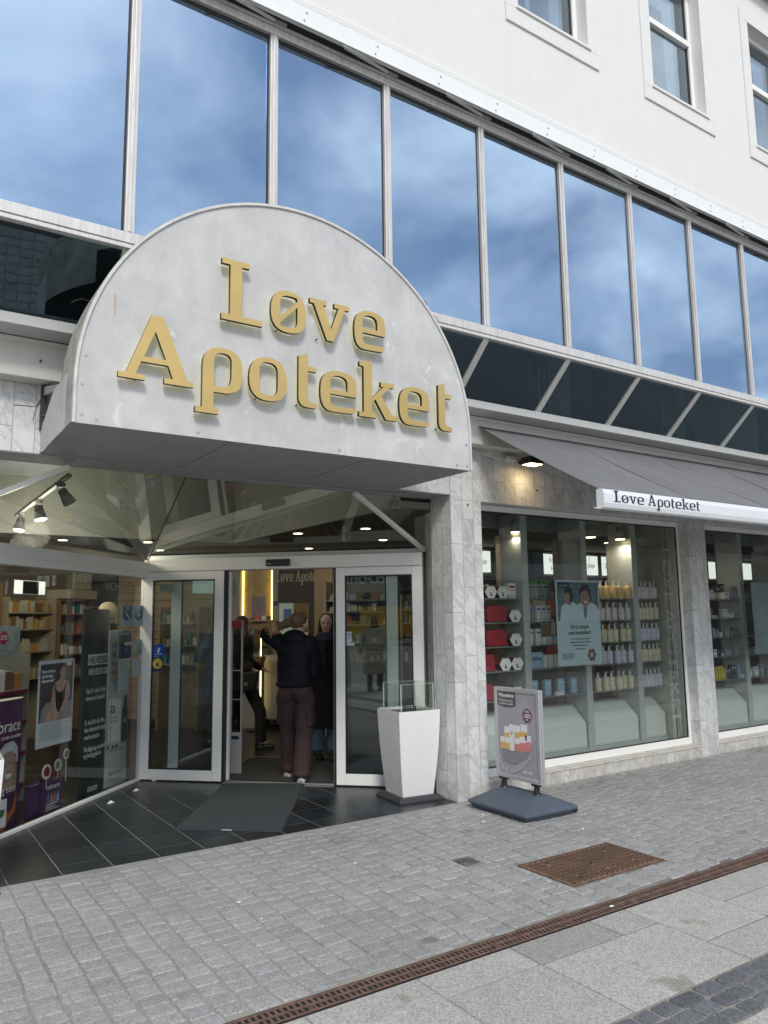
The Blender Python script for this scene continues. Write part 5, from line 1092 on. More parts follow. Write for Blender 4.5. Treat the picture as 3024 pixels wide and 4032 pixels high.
# ================================================================== INSIDE, BEHIND THE LEFT GLASS FRONT AND THE DOORWAY
def mthing(nm,label,cat,M,x,y,z=0,group=None):
    p=M@Vector((x,y,z)); return thing(nm,label,cat,p,0,group)
def sheet(nm,label,cat,x0,x1,z0,z1,m,M=ML,y=.006,th=.0012,grp=None,pn='sheet'):
    t=mthing(nm,label,cat,M,(x0+x1)/2,y,z0,grp); d=MB(M); d.box(x0,x1,y,y+th,z0,z1); o=d.build(pn,m,t); FR[o.name]=FR[t.name]; return t,o
# portrait poster taped to the glass
t,o=sheet('window_poster','white bordered poster of a woman in a black swimsuit taped to the left glass','poster',-1.735,-1.235,.575,1.275,mat('white_poster_paper',(.62,.66,.70),.5))
M=ML@Matrix.Translation((-1.735,.0055,.575))
poly(M,[(.025,.20),(.475,.20),(.475,.67),(.025,.67)],-.0004,'photo_print',mat('grey_photo',(.085,.082,.082),.4,noise=.25,nscale=4),o)
sk=mat('poster_skin',(.40,.27,.21),.5); bk=mat('poster_black',(.012,.012,.014),.5)
poly(M,[(.04,.20),(.06,.30),(.12,.355),(.22,.36),(.30,.30),(.42,.345),(.475,.35),(.475,.20)],-.0012,'printed_armchair',mat('poster_armchair',(.22,.20,.20),.5),o)
poly(M,[(.10,.20),(.17,.30),(.21,.40),(.20,.47),(.235,.515),(.29,.535),(.30,.56),(.345,.56),(.35,.53),(.40,.515),(.435,.47),(.435,.40),(.36,.31),(.30,.22),(.29,.20)],-.0020,'printed_figure',sk,o)
poly(M,[(.23,.50),(.238,.46),(.27,.43),(.33,.43),(.36,.46),(.372,.505),(.38,.505),(.375,.42),(.365,.34),(.31,.255),(.29,.25),(.25,.30),(.24,.38),(.225,.45),(.222,.50)],-.0028,'printed_swimsuit',bk,o)
poly(M,[(.20,.47),(.175,.35),(.165,.24),(.19,.20),(.215,.20),(.21,.30),(.235,.42)],-.0034,'printed_arm',mat('poster_skin_dark',(.34,.22,.17),.5),o); poly(M,[(.435,.47),(.44,.39),(.36,.29),(.29,.215),(.25,.205),(.27,.24),(.36,.35),(.40,.42)],-.0034,'printed_arm',MT['poster_skin_dark'],o)
disc(M,.325,.590,.040,-.0036,'printed_face',sk,o,rz=.052); [poly(M,[(ex-.008,.598),(ex,.602),(ex+.008,.598),(ex,.595)],-.0046,'printed_eye',bk,o) for ex in (.310,.338)]; poly(M,[(.312,.565),(.338,.565),(.325,.560)],-.0046,'printed_mouth',MT['poster_skin_dark'],o); poly(M,[(.285,.60),(.283,.64),(.315,.668),(.355,.662),(.375,.63),(.372,.58),(.36,.57),(.358,.62),(.33,.64),(.30,.625)],-.0044,'printed_hair',mat('poster_brown',(.12,.07,.045),.5),o)
for k,s_ in enumerate(('Synes du bare,','jeg skal tage','mig sammen?')): text(s_,.036,mat('white_print'),o,M,.045,.60-.038*k,y=-.0006,name='poster_text',sx=.85,bold=.0005)
poly(M,[(.385,.645),(.455,.645),(.455,.668),(.385,.668)],-.0016,'logo_block',mat('white_print'),o)
for k in range(8): poly(M,[(.04,.170-.016*k),(.44-.05*(k%3),.170-.016*k),(.44-.05*(k%3),.1735-.016*k),(.04,.1735-.016*k)],-.0006,'small_print',mat('grey_ink',(.30,.31,.33),.6),o)
# stickers and notices by the corner post
for (x0,x1,l,sym) in ((-.478,-.262,'blue and white shield notice with a syringe symbol on the left glass',0),(-.252,-.036,'blue and white shield notice with a virus symbol on the left glass',1)):
    t,o=sheet('window_notice',l,'notice',x0,x1,1.535,1.75,mat('pale_notice_paper',(.48,.56,.60),.5)); M=ML@Matrix.Translation((x0,.0055,1.535)); w_=x1-x0
    poly(M,[(.015,.205),(w_-.015,.205),(w_-.015,.085),(w_/2,.058),(.015,.085)],-.0004,'shield_print',mat('notice_blue',(.02,.16,.30),.5),o)
    wp=mat('white_print')
    if sym: 
        disc(M,w_/2,.115,.016,-.0014,'virus_symbol',wp,o)
        for k in range(8): a=R(45*k); poly(M,[(w_/2+.016*math.cos(a)-.002,.115+.016*math.sin(a)),(w_/2+.034*math.cos(a)-.002,.115+.034*math.sin(a)),(w_/2+.034*math.cos(a)+.002,.115+.034*math.sin(a)+.002),(w_/2+.016*math.cos(a)+.002,.115+.016*math.sin(a)+.002)],-.0012,'virus_spike',wp,o)
    else: poly(M,[(.07,.14),(.082,.15),(.145,.095),(.133,.083)],-.0012,'syringe_symbol',wp,o); poly(M,[(.133,.088),(.155,.070),(.158,.073),(.138,.092)],-.0014,'syringe_needle',wp,o)
    text('Du kan blive' ,.020,wp,o,M,w_/2,.180,y=-.0006,align='CENTER',name='notice_text'); text('vaccineret',.018,wp,o,M,w_/2,.160,y=-.0006,align='CENTER',name='notice_text')
t,o=sheet('window_notice','white outlined opening hours panel under the blue notices','notice',-.53,-.26,1.215,1.505,glass('smoked_film',(.55,.55,.56),.05)); 
d=MB(ML)
for q in ((-.53,-.522,1.215,1.505),(-.268,-.26,1.215,1.505),(-.5215,-.2685,1.215,1.223),(-.5215,-.2685,1.497,1.505)): d.box(q[0],q[1],.004,.0055,q[2],q[3])
d.build('outline',mat('white_print'),o); d=MB(ML); d.box(-.40,-.27,.003,.0052,1.352,1.382); d.build('label_strip',mat('white_print'),o)
M=ML@Matrix.Translation((-.52,.0055,1.22)); text('9.30 - 18.00',.022,INK,o,M,.125,.138,y=-.003,name='notice_text'); text('Åbningstider',.026,mat('white_print'),o,M,.12,.235,align='CENTER',name='notice_text')
for (x0,x1,z0,z1,l,m) in ((-.215,-.055,1.25,1.40,'small teal notice with a red mark near the corner post',mat('teal_notice',(.16,.30,.32),.5)),(-.245,-.045,1.035,1.21,'white list of times taped beside the corner post',mat('pale_notice_paper')),(-.505,-.285,.915,1.215,'pale letter sheet taped under the outlined panel',mat('pale_notice_paper')),(-1.43,-1.0,.0,.0,'','')):
    if not l: continue
    t,o=sheet('window_notice',l,'notice',x0,x1,z0,z1,m); M=ML@Matrix.Translation((x0,.0055,z0)); h=z1-z0; w_=x1-x0
    for k in range(9): poly(M,[(.02,h*.88-.75*h*k/9),(w_-.02-.02*(k%2),h*.88-.75*h*k/9),(w_-.02-.02*(k%2),h*.88-.75*h*k/9+.003),(.02,h*.88-.75*h*k/9+.003)],-.0005,'small_print',mat('grey_ink'),o)
    if 'red' in l: poly(M,[(.07,.02),(.09,.02),(.09,.06),(.07,.06)],-.0012,'red_mark',RED,o)
# curved standees
def standee(label,x0,x1,y0,h,m,topm,bulge=.06,yoff=0):
    t=mthing('display_standee',label,'standee',ML,(x0+x1)/2,y0); n=14; F=[]; Bk=[]
    for k in range(n+1): a=math.pi*k/n; F.append(((x0+x1)/2-(x1-x0)/2*math.cos(a), y0+bulge-bulge*math.sin(a)))
    for k in range(n+1): a=math.pi*k/n; Bk.append(((x0+x1)/2+(x1-x0)/2*math.cos(a), y0+bulge+bulge*.7*math.sin(a)))
    d=MB(ML); d.xy(F+Bk[1:-1],0.002,h); o=d.build('column',m,t,smooth=False); FR[o.name]=FR[t.name]
    if topm: d=MB(ML); d.xy(F+Bk[1:-1],h+.0005,h+.004); d.build('column_top',topm,t)
    return t,o,lambda x: y0+bulge-bulge*math.sqrt(max(0,1-((x-(x0+x1)/2)/((x1-x0)/2))**2))
def ctext(s_,sz,m,o,x,z_,fy_,sx=1.,bold=.0,align='LEFT'):      # lettering following the curved face, glyph by glyph run
    cx=x
    wds=s_.split(' ')
    M=ML@Matrix.Translation((0,0,0))
    t_=text(s_,sz,m,o,ML,x,z_,y=0,name='standee_text',sx=sx,bold=bold,align=align,depth=.0015)
    inv=ML.inverted(); P=pinv(o).inverted(); 
    for v in t_.data.vertices:
        q=inv@(P@v.co); q.y+=fy_(q.x)-.002; v.co=pinv(o)@(ML@q)
    return t_
BLS=mat('black_standee_print',(.018,.022,.028),.35,noise=.3,nscale=5)
t,o,fy_=standee('black curved standee with white shingles campaign text behind the left glass',-.915,-.47,.10,1.70,BLS,mat('dark_top',(.02,.02,.02),.5),.045)
wp=mat('white_print')
d=MB(ML); n=10
xs_=[-.855+(.375)*k/n for k in range(n+1)]
vs=[(x,fy_(x)-.0022,z_) for z_ in (1.185,1.285) for x in xs_]; d.add(vs,[(k,k+1,n+2+k,n+1+k) for k in range(n)]); d.build('text_panel',wp,o)
ctext('HELVEDESILD',.090,mat('black_card'),o,-.845,1.202,lambda x: fy_(x)-.002,sx=.62,bold=.0012); ctext('HELVEDES GODT',.085,wp,o,-.845,1.095,fy_,sx=.56,bold=.0012)
for k,(s_,z_) in enumerate((('Op til 1 ud af 4 vil blive',.93),('rammes af helvedesild',.865),('Er du 50 år eller ældre,',.645),('kan helvedesild forebygges',.580),('med vaccination',.515),('Få rådgivning om helvedesild',.405),('og forebyggelse her',.350))): ctext(s_,.062,wp,o,-.865,z_,fy_,sx=.56,bold=.0008)
for k in range(3): ctext('Sundhedsinformation fra apoteket',.014,wp,o,-.80,.075-.016*k,fy_,sx=.8)
t,o,fy_=standee('pale curved standee with brown bottle and brain slogan by the corner post',-.455,-.045,.10,1.50,mat('pale_standee_print',(.46,.46,.46),.4,noise=.12,nscale=2.5),None,.05)
ctext('DIN HJERNE',.075,INK,o,-.475+.05,1.33,fy_,sx=.78,bold=.001); ctext('SKAL STÅ',.075,INK,o,-.425,1.235,fy_,sx=.78,bold=.001); ctext('MODEL TIL',.070,mat('orange_ink',(.42,.20,.09),.5),o,-.425,1.145,fy_,sx=.78,bold=.001); ctext('MEGET',.070,mat('orange_ink'),o,-.425,1.06,fy_,sx=.78,bold=.001); ctext('GODT PÅ DEN',.036,INK,o,-.42,1.0,fy_,sx=.8)
d=MB(ML); d.add([(x,fy_(x)-.002,z_) for z_ in (.42,.83) for x in (-.44,-.38,-.32,-.26)],[(0,1,5,4),(1,2,6,5),(2,3,7,6)]); d.build('printed_carton',mat('pale_print'),o)
ctext('a',.15,INK,o,-.425,.70,lambda x: fy_(x)-.002,sx=1.1,bold=.002); ctext('KAPSLER',.026,INK,o,-.42,.645,lambda x: fy_(x)-.002); ctext('VITAMIN',.022,INK,o,-.42,.61,lambda x: fy_(x)-.002)
bt=[(-.235,.40),(-.115,.40),(-.105,.42),(-.105,.70),(-.12,.745),(-.14,.76),(-.14,.85),(-.21,.85),(-.21,.76),(-.235,.745),(-.245,.70),(-.245,.42)]
d=MB(ML); 
vs=[(x,fy_(x)-.003,z_) for x,z_ in bt]; d.add(vs,[tuple(range(len(bt)))]); d.build('printed_bottle',mat('dark_olive_print',(.055,.055,.045),.4),o); ctext('a',.09,wp,o,-.205,.59,lambda x: fy_(x)-.003,bold=.001)
ctext('Findes også som flydende',.026,INK,o,-.42,.335,fy_,sx=.8); ctext('apotekets',.060,INK,o,-.42,.115,fy_,sx=.95); ctext('VIDEN TIL FORSKEL',.026,mat('grey_ink'),o,-.42,.052,fy_,sx=.9)
for k,x in enumerate((-.43,-.375,-.32)): 
    d=MB(ML); d.add([(x+.028*math.cos(R(a)),fy_(x)-.0035,.375+.018*math.sin(R(a))) for a in range(0,360,30)],[tuple(range(12))]); d.build('printed_capsule',mat('maroon_print',(.10,.02,.02),.4),o)
t,o,fy_=standee('purple curved standee with a smiling grey haired woman at the left edge',-2.20,-1.70,.10,.985,mat('purple_print',(.075,.022,.085),.4,noise=.12,nscale=4),mat('cream_board',(.5,.48,.42),.7),.07)
ctext('mbrace',.135,wp,o,-2.16,.745,fy_,sx=.95); ctext('STORY OF AGEING',.033,wp,o,-2.02,.690,fy_,sx=.95)
def cpoly(pts,off,nm,m): d=MB(ML); d.add([(x,fy_(x)-off,z_) for x,z_ in pts],[tuple(range(len(pts)))]); return d.build(nm,m,o)
cpoly([(-2.2,.0),(-2.15,.28),(-2.02,.33),(-1.93,.38),(-1.84,.33),(-1.78,.24),(-1.80,.12),(-1.9,.06),(-1.95,.0)],.003,'printed_jumper',mat('orange_print',(.42,.11,.03),.5))
cpoly([(-2.0,.30),(-2.04,.44),(-2.02,.54),(-1.97,.60),(-1.88,.60),(-1.83,.53),(-1.82,.42),(-1.87,.30)],.005,'printed_face',mat('poster_skin')); cpoly([(-2.05,.47),(-2.05,.60),(-1.98,.66),(-1.88,.67),(-1.81,.61),(-1.80,.50),(-1.825,.50),(-1.84,.56),(-1.90,.60),(-1.98,.585),(-2.02,.52)],.006,'printed_hair',mat('silver_hair_print',(.52,.54,.55),.5))
cpoly([(-1.97,.425),(-1.88,.425),(-1.90,.395),(-1.95,.392)],.0065,'printed_smile',wp)
for x in (-1.965,-1.885): cpoly([(x-.014,.50),(x,.506),(x+.014,.50),(x,.495)],.0066,'printed_eye',INK)
cpoly([(-2.03,.30),(-2.035,.44),(-2.0,.50),(-1.985,.48),(-1.99,.36)],.007,'printed_hand',mat('poster_skin_dark')); cpoly([(-1.85,.30),(-1.86,.40),(-1.84,.50),(-1.815,.48),(-1.81,.32)],.007,'printed_hand',mat('poster_skin_dark'))
cpoly([(-2.13,.035),(-1.93,.035),(-1.93,.245),(-2.13,.245)],.009,'printed_pack',mat('pale_print')); cpoly([(-2.12,.115),(-2.05,.10),(-1.97,.12),(-1.945,.165),(-2.0,.175),(-2.08,.165)],.0105,'printed_leaf',mat('leaf_print',(.06,.16,.06),.5))
cpoly([(-1.80,.985),(-1.70,.985),(-1.70,.80),(-1.72,.88)],.003,'printed_corner',mat('lilac_print',(.24,.15,.28),.5)); ctext('rlig som',.085,wp,o,-2.06,.285,lambda x: fy_(x)-.009,sx=.85)
# gift bags with lollipop signs
t=mthing('gift_bag','purple paper gift bag with red tissue and round tags behind the left glass','gift bag',ML,-1.30,.17)
PUR=mat('purple_bag_paper',(.075,.03,.10),.5)
d=MB(ML); d.box(-1.42,-1.17,.12,.22,.002,.25); o=d.build('bag_body',PUR,t); FR[o.name]=FR[t.name]; M=ML@Matrix.Translation((-1.42,.1195,0)); text('mbrace',.062,wp,o,M,.03,.185,name='bag_text')
for k,(s_) in enumerate(('Op til 50% af kvinder i','overgangsalderen','hormonelle forandringer')): text(s_,.022,wp,o,M,.03,.055-.021*k,name='bag_text',sx=.85)
for k,(x,m) in enumerate(((.06,BLU),(.105,mat('poster_skin')),(.145,PNK),(.19,SKY_))): poly(M,[(x-.018,.07),(x+.018,.07),(x+.015,.125),(x,.135),(x-.015,.125)],-.001-.0003*k,'printed_person',m,o); disc(M,x,.143,.009,-.0014-.0003*k,'printed_head',mat('poster_skin'),o,n=10)
rg=random.Random(8); TIS=mat('wine_tissue',(.15,.015,.045),.7)
d=MB(ML); 
for k in range(26):
    x=-1.40+rg.random()*.22; y=.13+rg.random()*.09; z_=.24+rg.random()*.10; a=rg.random()*6; s_=.05
    d.add([(x,y,z_-.05),(x+s_*math.cos(a),y+.02*math.sin(a),z_+.05),(x+s_*math.cos(a+1.2),y-.02,z_+.02),(x+.02,y-.02,z_-.04)],[(0,1,2,3)])
d.build('tissue_paper',TIS,t)
for (x,z_,r_,y,l) in ((-1.425,.345,.062,.10,0),(-1.21,.36,.05,.14,1),(-1.12,.44,.045,.12,1)):
    d=MB(ML); d.cyl((x,y,z_),(x,y+.005,z_),r_,r_,24); tg=d.build('round_tag',mat('white_card'),t); FR[tg.name]=FR[t.name]; d=MB(ML); d.cyl((x,y-.0012,z_),(x,y-.0002,z_),r_*.66,r_*.66,20); d.build('tag_print',RED if l==0 else mat('grey_tag',(.2,.24,.22),.5),tg); d=MB(ML); d.cyl((x,y+.003,z_-r_),(x+.03,y+.02,.2),.003,.003,6); d.build('tag_stick',mat('white_card'),tg)
t=mthing('gift_bag','flat purple paper bag standing left of the tissue filled gift bag','gift bag',ML,-1.50,.17); d=MB(ML); d.box(-1.57,-1.46,.14,.19,.002,.25); d.build('bag_body',PUR,t)
# carved head on a stack, paper lamp
t=mthing('head_bust','pale wooden head bust above the standee by the corner post','bust',ML,-.30,.32); WOOD=mat('pale_wood_bust',(.34,.28,.17),.6,noise=.2,nscale=9)
M=ML@Matrix.Translation((-.19,.32,0)); d=MB(M); d.ell((0,0,1.70),.085,.10,.09); d.build('head',WOOD,t,smooth=True); d=MB(M)
for k in range(8): d.cyl((0,0,1.50+.016*k),(0,0,1.512+.016*k),.030-.001*(k%2)*6,.030,12)
d.build('neck_stack',WOOD,t); d=MB(M); d.cyl((0,0,0),(0,0,1.50),.02); d.cyl((0,0,0),(0,0,.02),.14,.14,18); d.build('stand',BLACK,t)
# floor display with a 25% topper, white display with leaflets
def floor_display(label,x0,x1,y0,h,m,rows,mods,topper=None):
    t=mthing('floor_display',label,'display stand',ML,(x0+x1)/2,y0); d=MB(ML); d.box(x0,x0+.02,y0,y0+.35,0,h); d.box(x1-.02,x1,y0,y0+.35,0,h); d.box(x0+.021,x1-.021,y0+.33,y0+.35,0,h); d.build('side_panels',m,t)
    for k in range(rows):
        z_=.15+(h-.2)*k/rows; d=MB(ML); d.box(x0+.021,x1-.021,y0+.01,y0+.329,z_-.015,z_); d.box(x0+.021,x1-.021,y0,y0+.0095,z_-.02,z_+.02); d.build('shelf',m,t)
        n=int((x1-x0-.06)/.11)
        for j in range(n):
            d=MB(ML); xx=x0+.035+j*.11; hh=min(.2,(h-.2)/rows-.06)*(.7+.3*((j*7+k*3)%4)/3); d.box(xx,xx+.085,y0+.03,y0+.10,z_+.001,z_+hh)
            tag(d.build('carton_box',mods[(j+k)%len(mods)]),f'carton, {ORD[j]} in the {ROW[k]} of the {" ".join(label.split()[:3])} display','carton','goods on the floor displays')
    return t
MAG=mat('magenta_board',(.22,.012,.05),.5)
T_=floor_display('white and magenta display stand with a 25 percent topper',-1.62,-.98,.62,1.30,mat('off_white_board',(.36,.36,.33),.6),4,[mat('white_card'),mat('pale_print'),BRN,AMB])
d=MB(ML); 
for k in range(4): d.box(-1.60,-1.0,.612,.6195,.15+1.1*k/4-.02,.15+1.1*k/4+.012)
d.build('magenta_strip',MAG,T_)
d=MB(ML); d.box(-1.53,-1.12,.64,.652,1.31,1.56); o=d.build('topper',mat('pale_blue_topper',(.26,.33,.35),.5,noise=.3,nscale=14),T_); FR[o.name]=FR[T_.name]; M=ML@Matrix.Translation((-1.53,.6395,1.31)); disc(M,.19,.15,.058,-.0004,'offer_bubble',mat('magenta_bubble',(.42,.02,.10),.5),o); text('25%',.055,wp,o,M,.19,.13,y=-.0016,align='CENTER',name='topper_text',bold=.0008)
floor_display('tall white leaflet display stand at the left edge',-2.35,-1.86,.55,1.62,mat('off_white_board'),6,[mat('white_card'),GRYC,BLU,GRN])
floor_display('brown cardboard display stand behind the pale standee',-.9,-.45,1.1,1.35,mat('cardboard',(.28,.20,.12),.7),4,[AMB,YEL,mat('white_card'),NVY])
# far shelving, parallel to the left glass
def wall_shelf(M,label,x0,x1,y,h,m,zs,pal,gname,backm=None,step=.085,hh=(.08,.16),lit=None,dens=1.):
    t=mthing('wall_shelving',label,'shelving',M,(x0+x1)/2,y,0,'wall shelving inside the shop'); d=MB(M); d.box(x0,x0+.03,y,y+.38,0,h); d.box(x1-.03,x1,y,y+.38,0,h); d.build('side_boards',m,t); d=MB(M); d.box(x0+.031,x1-.031,y+.36,y+.38,0,h); d.build('back_board',backm or m,t)
    rg=random.Random(int(x0*97+y*31)); n_=0
    for r_,z_ in enumerate(zs):
        d=MB(M); d.box(x0+.031,x1-.031,y+.02,y+.359,z_-.02,z_); d.build('shelf',m,t)
        x=x0+.05; j=0
        while x < x1-.09 and j<12:
            w_=rg.uniform(.45,.95)*step; h_=rg.uniform(*hh); k=rg.choice(pal)
            if rg.random()<dens:
                d=MB(M)
                if rg.random()<.35: d.lathe((x+w_/2,y+.09,z_+.001),[(w_*.45,0),(w_*.45,h_*.75),(w_*.2,h_*.82),(w_*.2,h_)],10)
                else: d.box(x,x+w_,y+.05,y+.12,z_+.001,z_+h_)
                tag(d.build('shop_product',k),f'{gname}, {ORD[j]} from left in the {ROW[r_]}','shop product',gname+' products'); j+=1
            x+=w_+.012
    return t
WOODP=mat('warm_wood_board',(.26,.15,.07),.6,noise=.2,nscale=6); WSH=mat('white_shelf_board',(.40,.38,.33),.6)
PALM=[mat('white_card'),AMB,WC_,BRN,GRYC,PNK,TEA,mat('beige_card')]
wall_shelf(ML,'beige shelving with amber goods and lit white panels far behind the left glass',1.30,2.35,2.6,1.92,mat('dim_beige_board',(.34,.30,.22),.7),[.85,1.2,1.5,1.72],[AMB,BRN,mat('beige_card'),mat('beige_card')],'beige shelf pack',step=.10,hh=(.10,.17))
wall_shelf(ML,'wooden ended shelving with books behind the left glass',2.42,3.25,2.6,1.90,WOODP,[.8,1.12,1.42,1.70],PALM,'wooden shelf pack')
wall_shelf(ML,'dark shelving under the navy sign behind the left glass',3.32,4.25,2.6,1.80,mat('dark_board',(.10,.09,.08),.6),[1.25,1.55],PALM,'dark shelf pack')
wall_shelf(ML,'green lit wooden shelving at the far left of the shop',.60,1.2,2.6,2.1,WOODP,[1.3,1.62,1.86],[GRN,mat('olive_card',(.16,.20,.06),.6),BRN,WC_],'green shelf pack')
for (x0,x1,l,tx) in ((-.15,.50,'lit white ceiling sign with a blue arrow at the left edge of the shop',''),(1.38,1.98,'lit white panel with a dark product picture over the beige shelving','')):
    t,o=sheet('light_box',l,'light box',x0,x1,1.955 if x0>0 else 1.9,2.13,LITE,ML,2.55,.03); M=ML@Matrix.Translation((x0,2.5495,1.955)); 
    if x0>0: poly(M,[(.13,.0),(.46,.0),(.46,.17),(.13,.17)],-.0004,'product_picture',mat('black_card'),o); 
    else: poly(M,[(.05,.02),(.42,.02),(.47,.09),(.05,.09)],-.0004,'blue_arrow',BLU,o)
t=mthing('bulkhead_sign','navy bulkhead with grey VICHY lettering behind the left glass','sign',ML,3.7,2.7,1.9); NV=mat('navy_bulkhead',(.012,.018,.05),.5)
d=MB(ML); d.box(3.15,4.38,2.6,2.68,1.82,2.44); o=d.build('panel',NV,t); FR[o.name]=FR[t.name]; M=ML@Matrix.Translation((3.3,2.5995,2.05)); text('VICHY',.20,mat('pale_grey_letters',(.42,.43,.45),.5),o,M,.25,.02,name='sign_letters')
t=mthing('beige_bulkhead','beige shelf header with small pictures over the wooden shelving','shelf header',ML,2.8,2.6,1.9); d=MB(ML); d.box(2.42,3.1,2.45,2.98,1.915,2.04); o=d.build('header',mat('beige_header',(.42,.37,.27),.6),t); d=MB(ML); d.box(2.65,2.92,2.55,2.57,2.06,2.30); d.box(2.94,3.1,2.55,2.57,2.06,2.30); d.build('picture_card',mat('pale_green_card',(.42,.45,.33),.6),t)
def led(M,x,y,z0,z1,label,w_=.012): t=mthing('led_strip',label,'light strip',M,x,y,z0); d=MB(M); d.box(x-w_/2,x+w_/2,y,y+.01,z0,z1); d.build('glowing_strip',GOLDL,t); return t
led(ML,4.43,2.5,1.60,2.36,'glowing gold vertical light strip beyond the corner post')
# feature wall behind the doorway (parallel to the doors, 4 m inside)
GOLDW=mat('gold_wallpaper',(.42,.33,.16),.6,noise=.3,nscale=7,bump=.5,bscale=25)
GW=mthing('feature_wall','shop feature wall with gold wallpaper and a black lettered panel','feature wall',MD,.2,4.1)
d=MB(MD); d.box(-.50,-.005,4.05,4.15,0,2.495); d.build('gold_panel',GOLDW,GW)
d=MB(MD); d.box(-.76,-.515,3.9,4.15,0,2.495); d.box(.015,.105,3.98,4.15,0,2.495); d.build('grey_pilaster',mat('pale_pilaster',(.34,.34,.31),.7),GW)
d=MB(MD); d.box(.106,.70,3.95,4.0,1.835,2.495); d.box(.62,.70,3.95,4.0,.2,1.834); bp_=d.build('black_panel',mat('black_wood_panel',(.012,.011,.010),.5,noise=.3,nscale=20),GW); FR[bp_.name]=FR[GW.name]
word('Løve Apotek',.085,2.16,.00115,3.9485,.002,mat('dim_cream_letters',(.45,.42,.34),.6),bp_,M=MD,k=.00062,gap=13,name='panel_letters')
d=MB(MD); d.box(.705,.93,3.90,4.2,0,2.495); d.build('tan_column',mat('tan_column',(.34,.27,.17),.7),GW)
d=MB(MD); d.box(.93,1.02,3.80,4.2,0,2.495); d.build('tan_column',mat('tan_column'),GW)
led(MD,-.012,4.0,1.56,2.49,'bright gold strip at the right edge of the gold wallpaper',.016); led(MD,-.495,4.03,1.50,2.49,'bright gold strip at the left edge of the gold wallpaper',.014); led(MD,-.02,3.55,.25,1.30,'gold light strip running down beside the pale counter column',.010)
t=mthing('wall_poster','pale lilac poster hanging on the gold wallpaper','poster',MD,-.24,4.03,1.6); d=MB(MD); d.box(-.345,-.13,4.03,4.045,1.60,1.935); d.build('poster_sheet',mat('lilac_poster',(.24,.21,.25),.5,noise=.3,nscale=3),t)
t=mthing('wall_shelf','white shelf with small boxes on the gold wallpaper','shelf',MD,-.2,3.9,1.56); d=MB(MD); d.box(-.42,.01,3.85,4.04,1.555,1.575); d.build('shelf_board',mat('white_shelf_board'),t)
for k,(x,w_,h_) in enumerate(((-.40,.05,.06),(-.33,.06,.03),(-.25,.09,.07),(-.14,.07,.06),(-.06,.06,.06))): d=MB(MD); d.box(x,x+w_,3.90,3.95,1.576,1.576+h_); tag(d.build('carton_box',(mat('white_card'),BRN,PNK)[k%3]),f'tiny box, {ORD[k]} from the left on the gold wall shelf','carton','boxes on the gold wall shelf')
t=mthing('blue_sign','small blue square sign on the pilaster beside the gold wallpaper','sign',MD,.06,3.97,1.8); d=MB(MD); d.box(.03,.09,3.97,3.978,1.79,1.86); d.build('sign_plate',mat('deep_blue',(.02,.03,.16),.5),t)
t=mthing('lit_display','pale lit display case with a blue packet under the black panel','display case',MD,.23,3.9,1.2); d=MB(MD); d.box(.11,.345,4.0,4.05,1.15,1.83); d.build('case_back',mat('pale_lit_board',(.36,.42,.36),.6,emit=(.8,1,.85),estr=.05),t); d=MB(MD); d.box(.20,.31,3.95,3.99,1.55,1.74); d.build('blue_packet',BLU,t)
t=mthing('wooden_display','wooden display of red and brown goods beside the lit case','display case',MD,.48,3.9,1.2); d=MB(MD); d.box(.355,.61,3.96,4.02,1.0,1.83); d.build('case_back',mat('brown_board',(.20,.13,.06),.6,noise=.3,nscale=12),t)
for k in range(8): d=MB(MD); d.box(.37+.06*(k%4),.42+.06*(k%4),3.91,3.95,1.25+.2*(k//4),1.38+.2*(k//4)); d.build('goods',(RED,AMB,BRN,WC_)[k%4],t)
# counter with scale and bins
t=mthing('counter','pale counter block with a dark worktop inside the doorway','counter',MD,-.15,3.4); d=MB(MD); d.box(-.31,-.04,3.55,3.95,0,1.15); d.box(.0,.42,3.65,3.95,.12,1.05); d.build('counter_body',mat('pale_counter',(.36,.36,.34),.5),t); d=MB(MD); d.box(-.52,-.02,3.35,3.9,1.151,1.18); d.build('worktop',BLACK,t)
t=mthing('card_terminal','grey domed screen standing on the dark worktop','screen',MD,-.28,3.6,1.18); d=MB(MD); d.xz([(-.46,1.19),(-.13,1.19),(-.12,1.45),(-.16,1.50),(-.24,1.52),(-.38,1.52),(-.45,1.49),(-.47,1.44)],3.55,3.60); d.build('screen_body',mat('grey_screen',(.17,.17,.16),.4),t,bev=.01); d=MB(MD); d.box(-.40,-.20,3.58,3.75,1.181,1.19); d.build('screen_foot',BLACK,t)
t=mthing('wire_basket','small basket of tan goods on a stand beside the counter','basket',MD,.0,3.2,.85); d=MB(MD); d.add([(-.12,3.2,1.05),(.12,3.2,1.05),(.12,3.42,1.05),(-.12,3.42,1.05),(-.08,3.24,.92),(.08,3.24,.92),(.08,3.38,.92),(-.08,3.38,.92)],[(4,7,6,5),(0,1,5,4),(1,2,6,5),(2,3,7,6),(3,0,4,7)]); d.build('basket_shell',mat('tan_wicker',(.28,.20,.11),.8,noise=.3,nscale=40),t); d=MB(MD); d.cyl((0,3.31,0),(0,3.31,.92),.012); d.cyl((0,3.31,0),(0,3.31,.015),.13); d.build('basket_stand',BLACK,t)
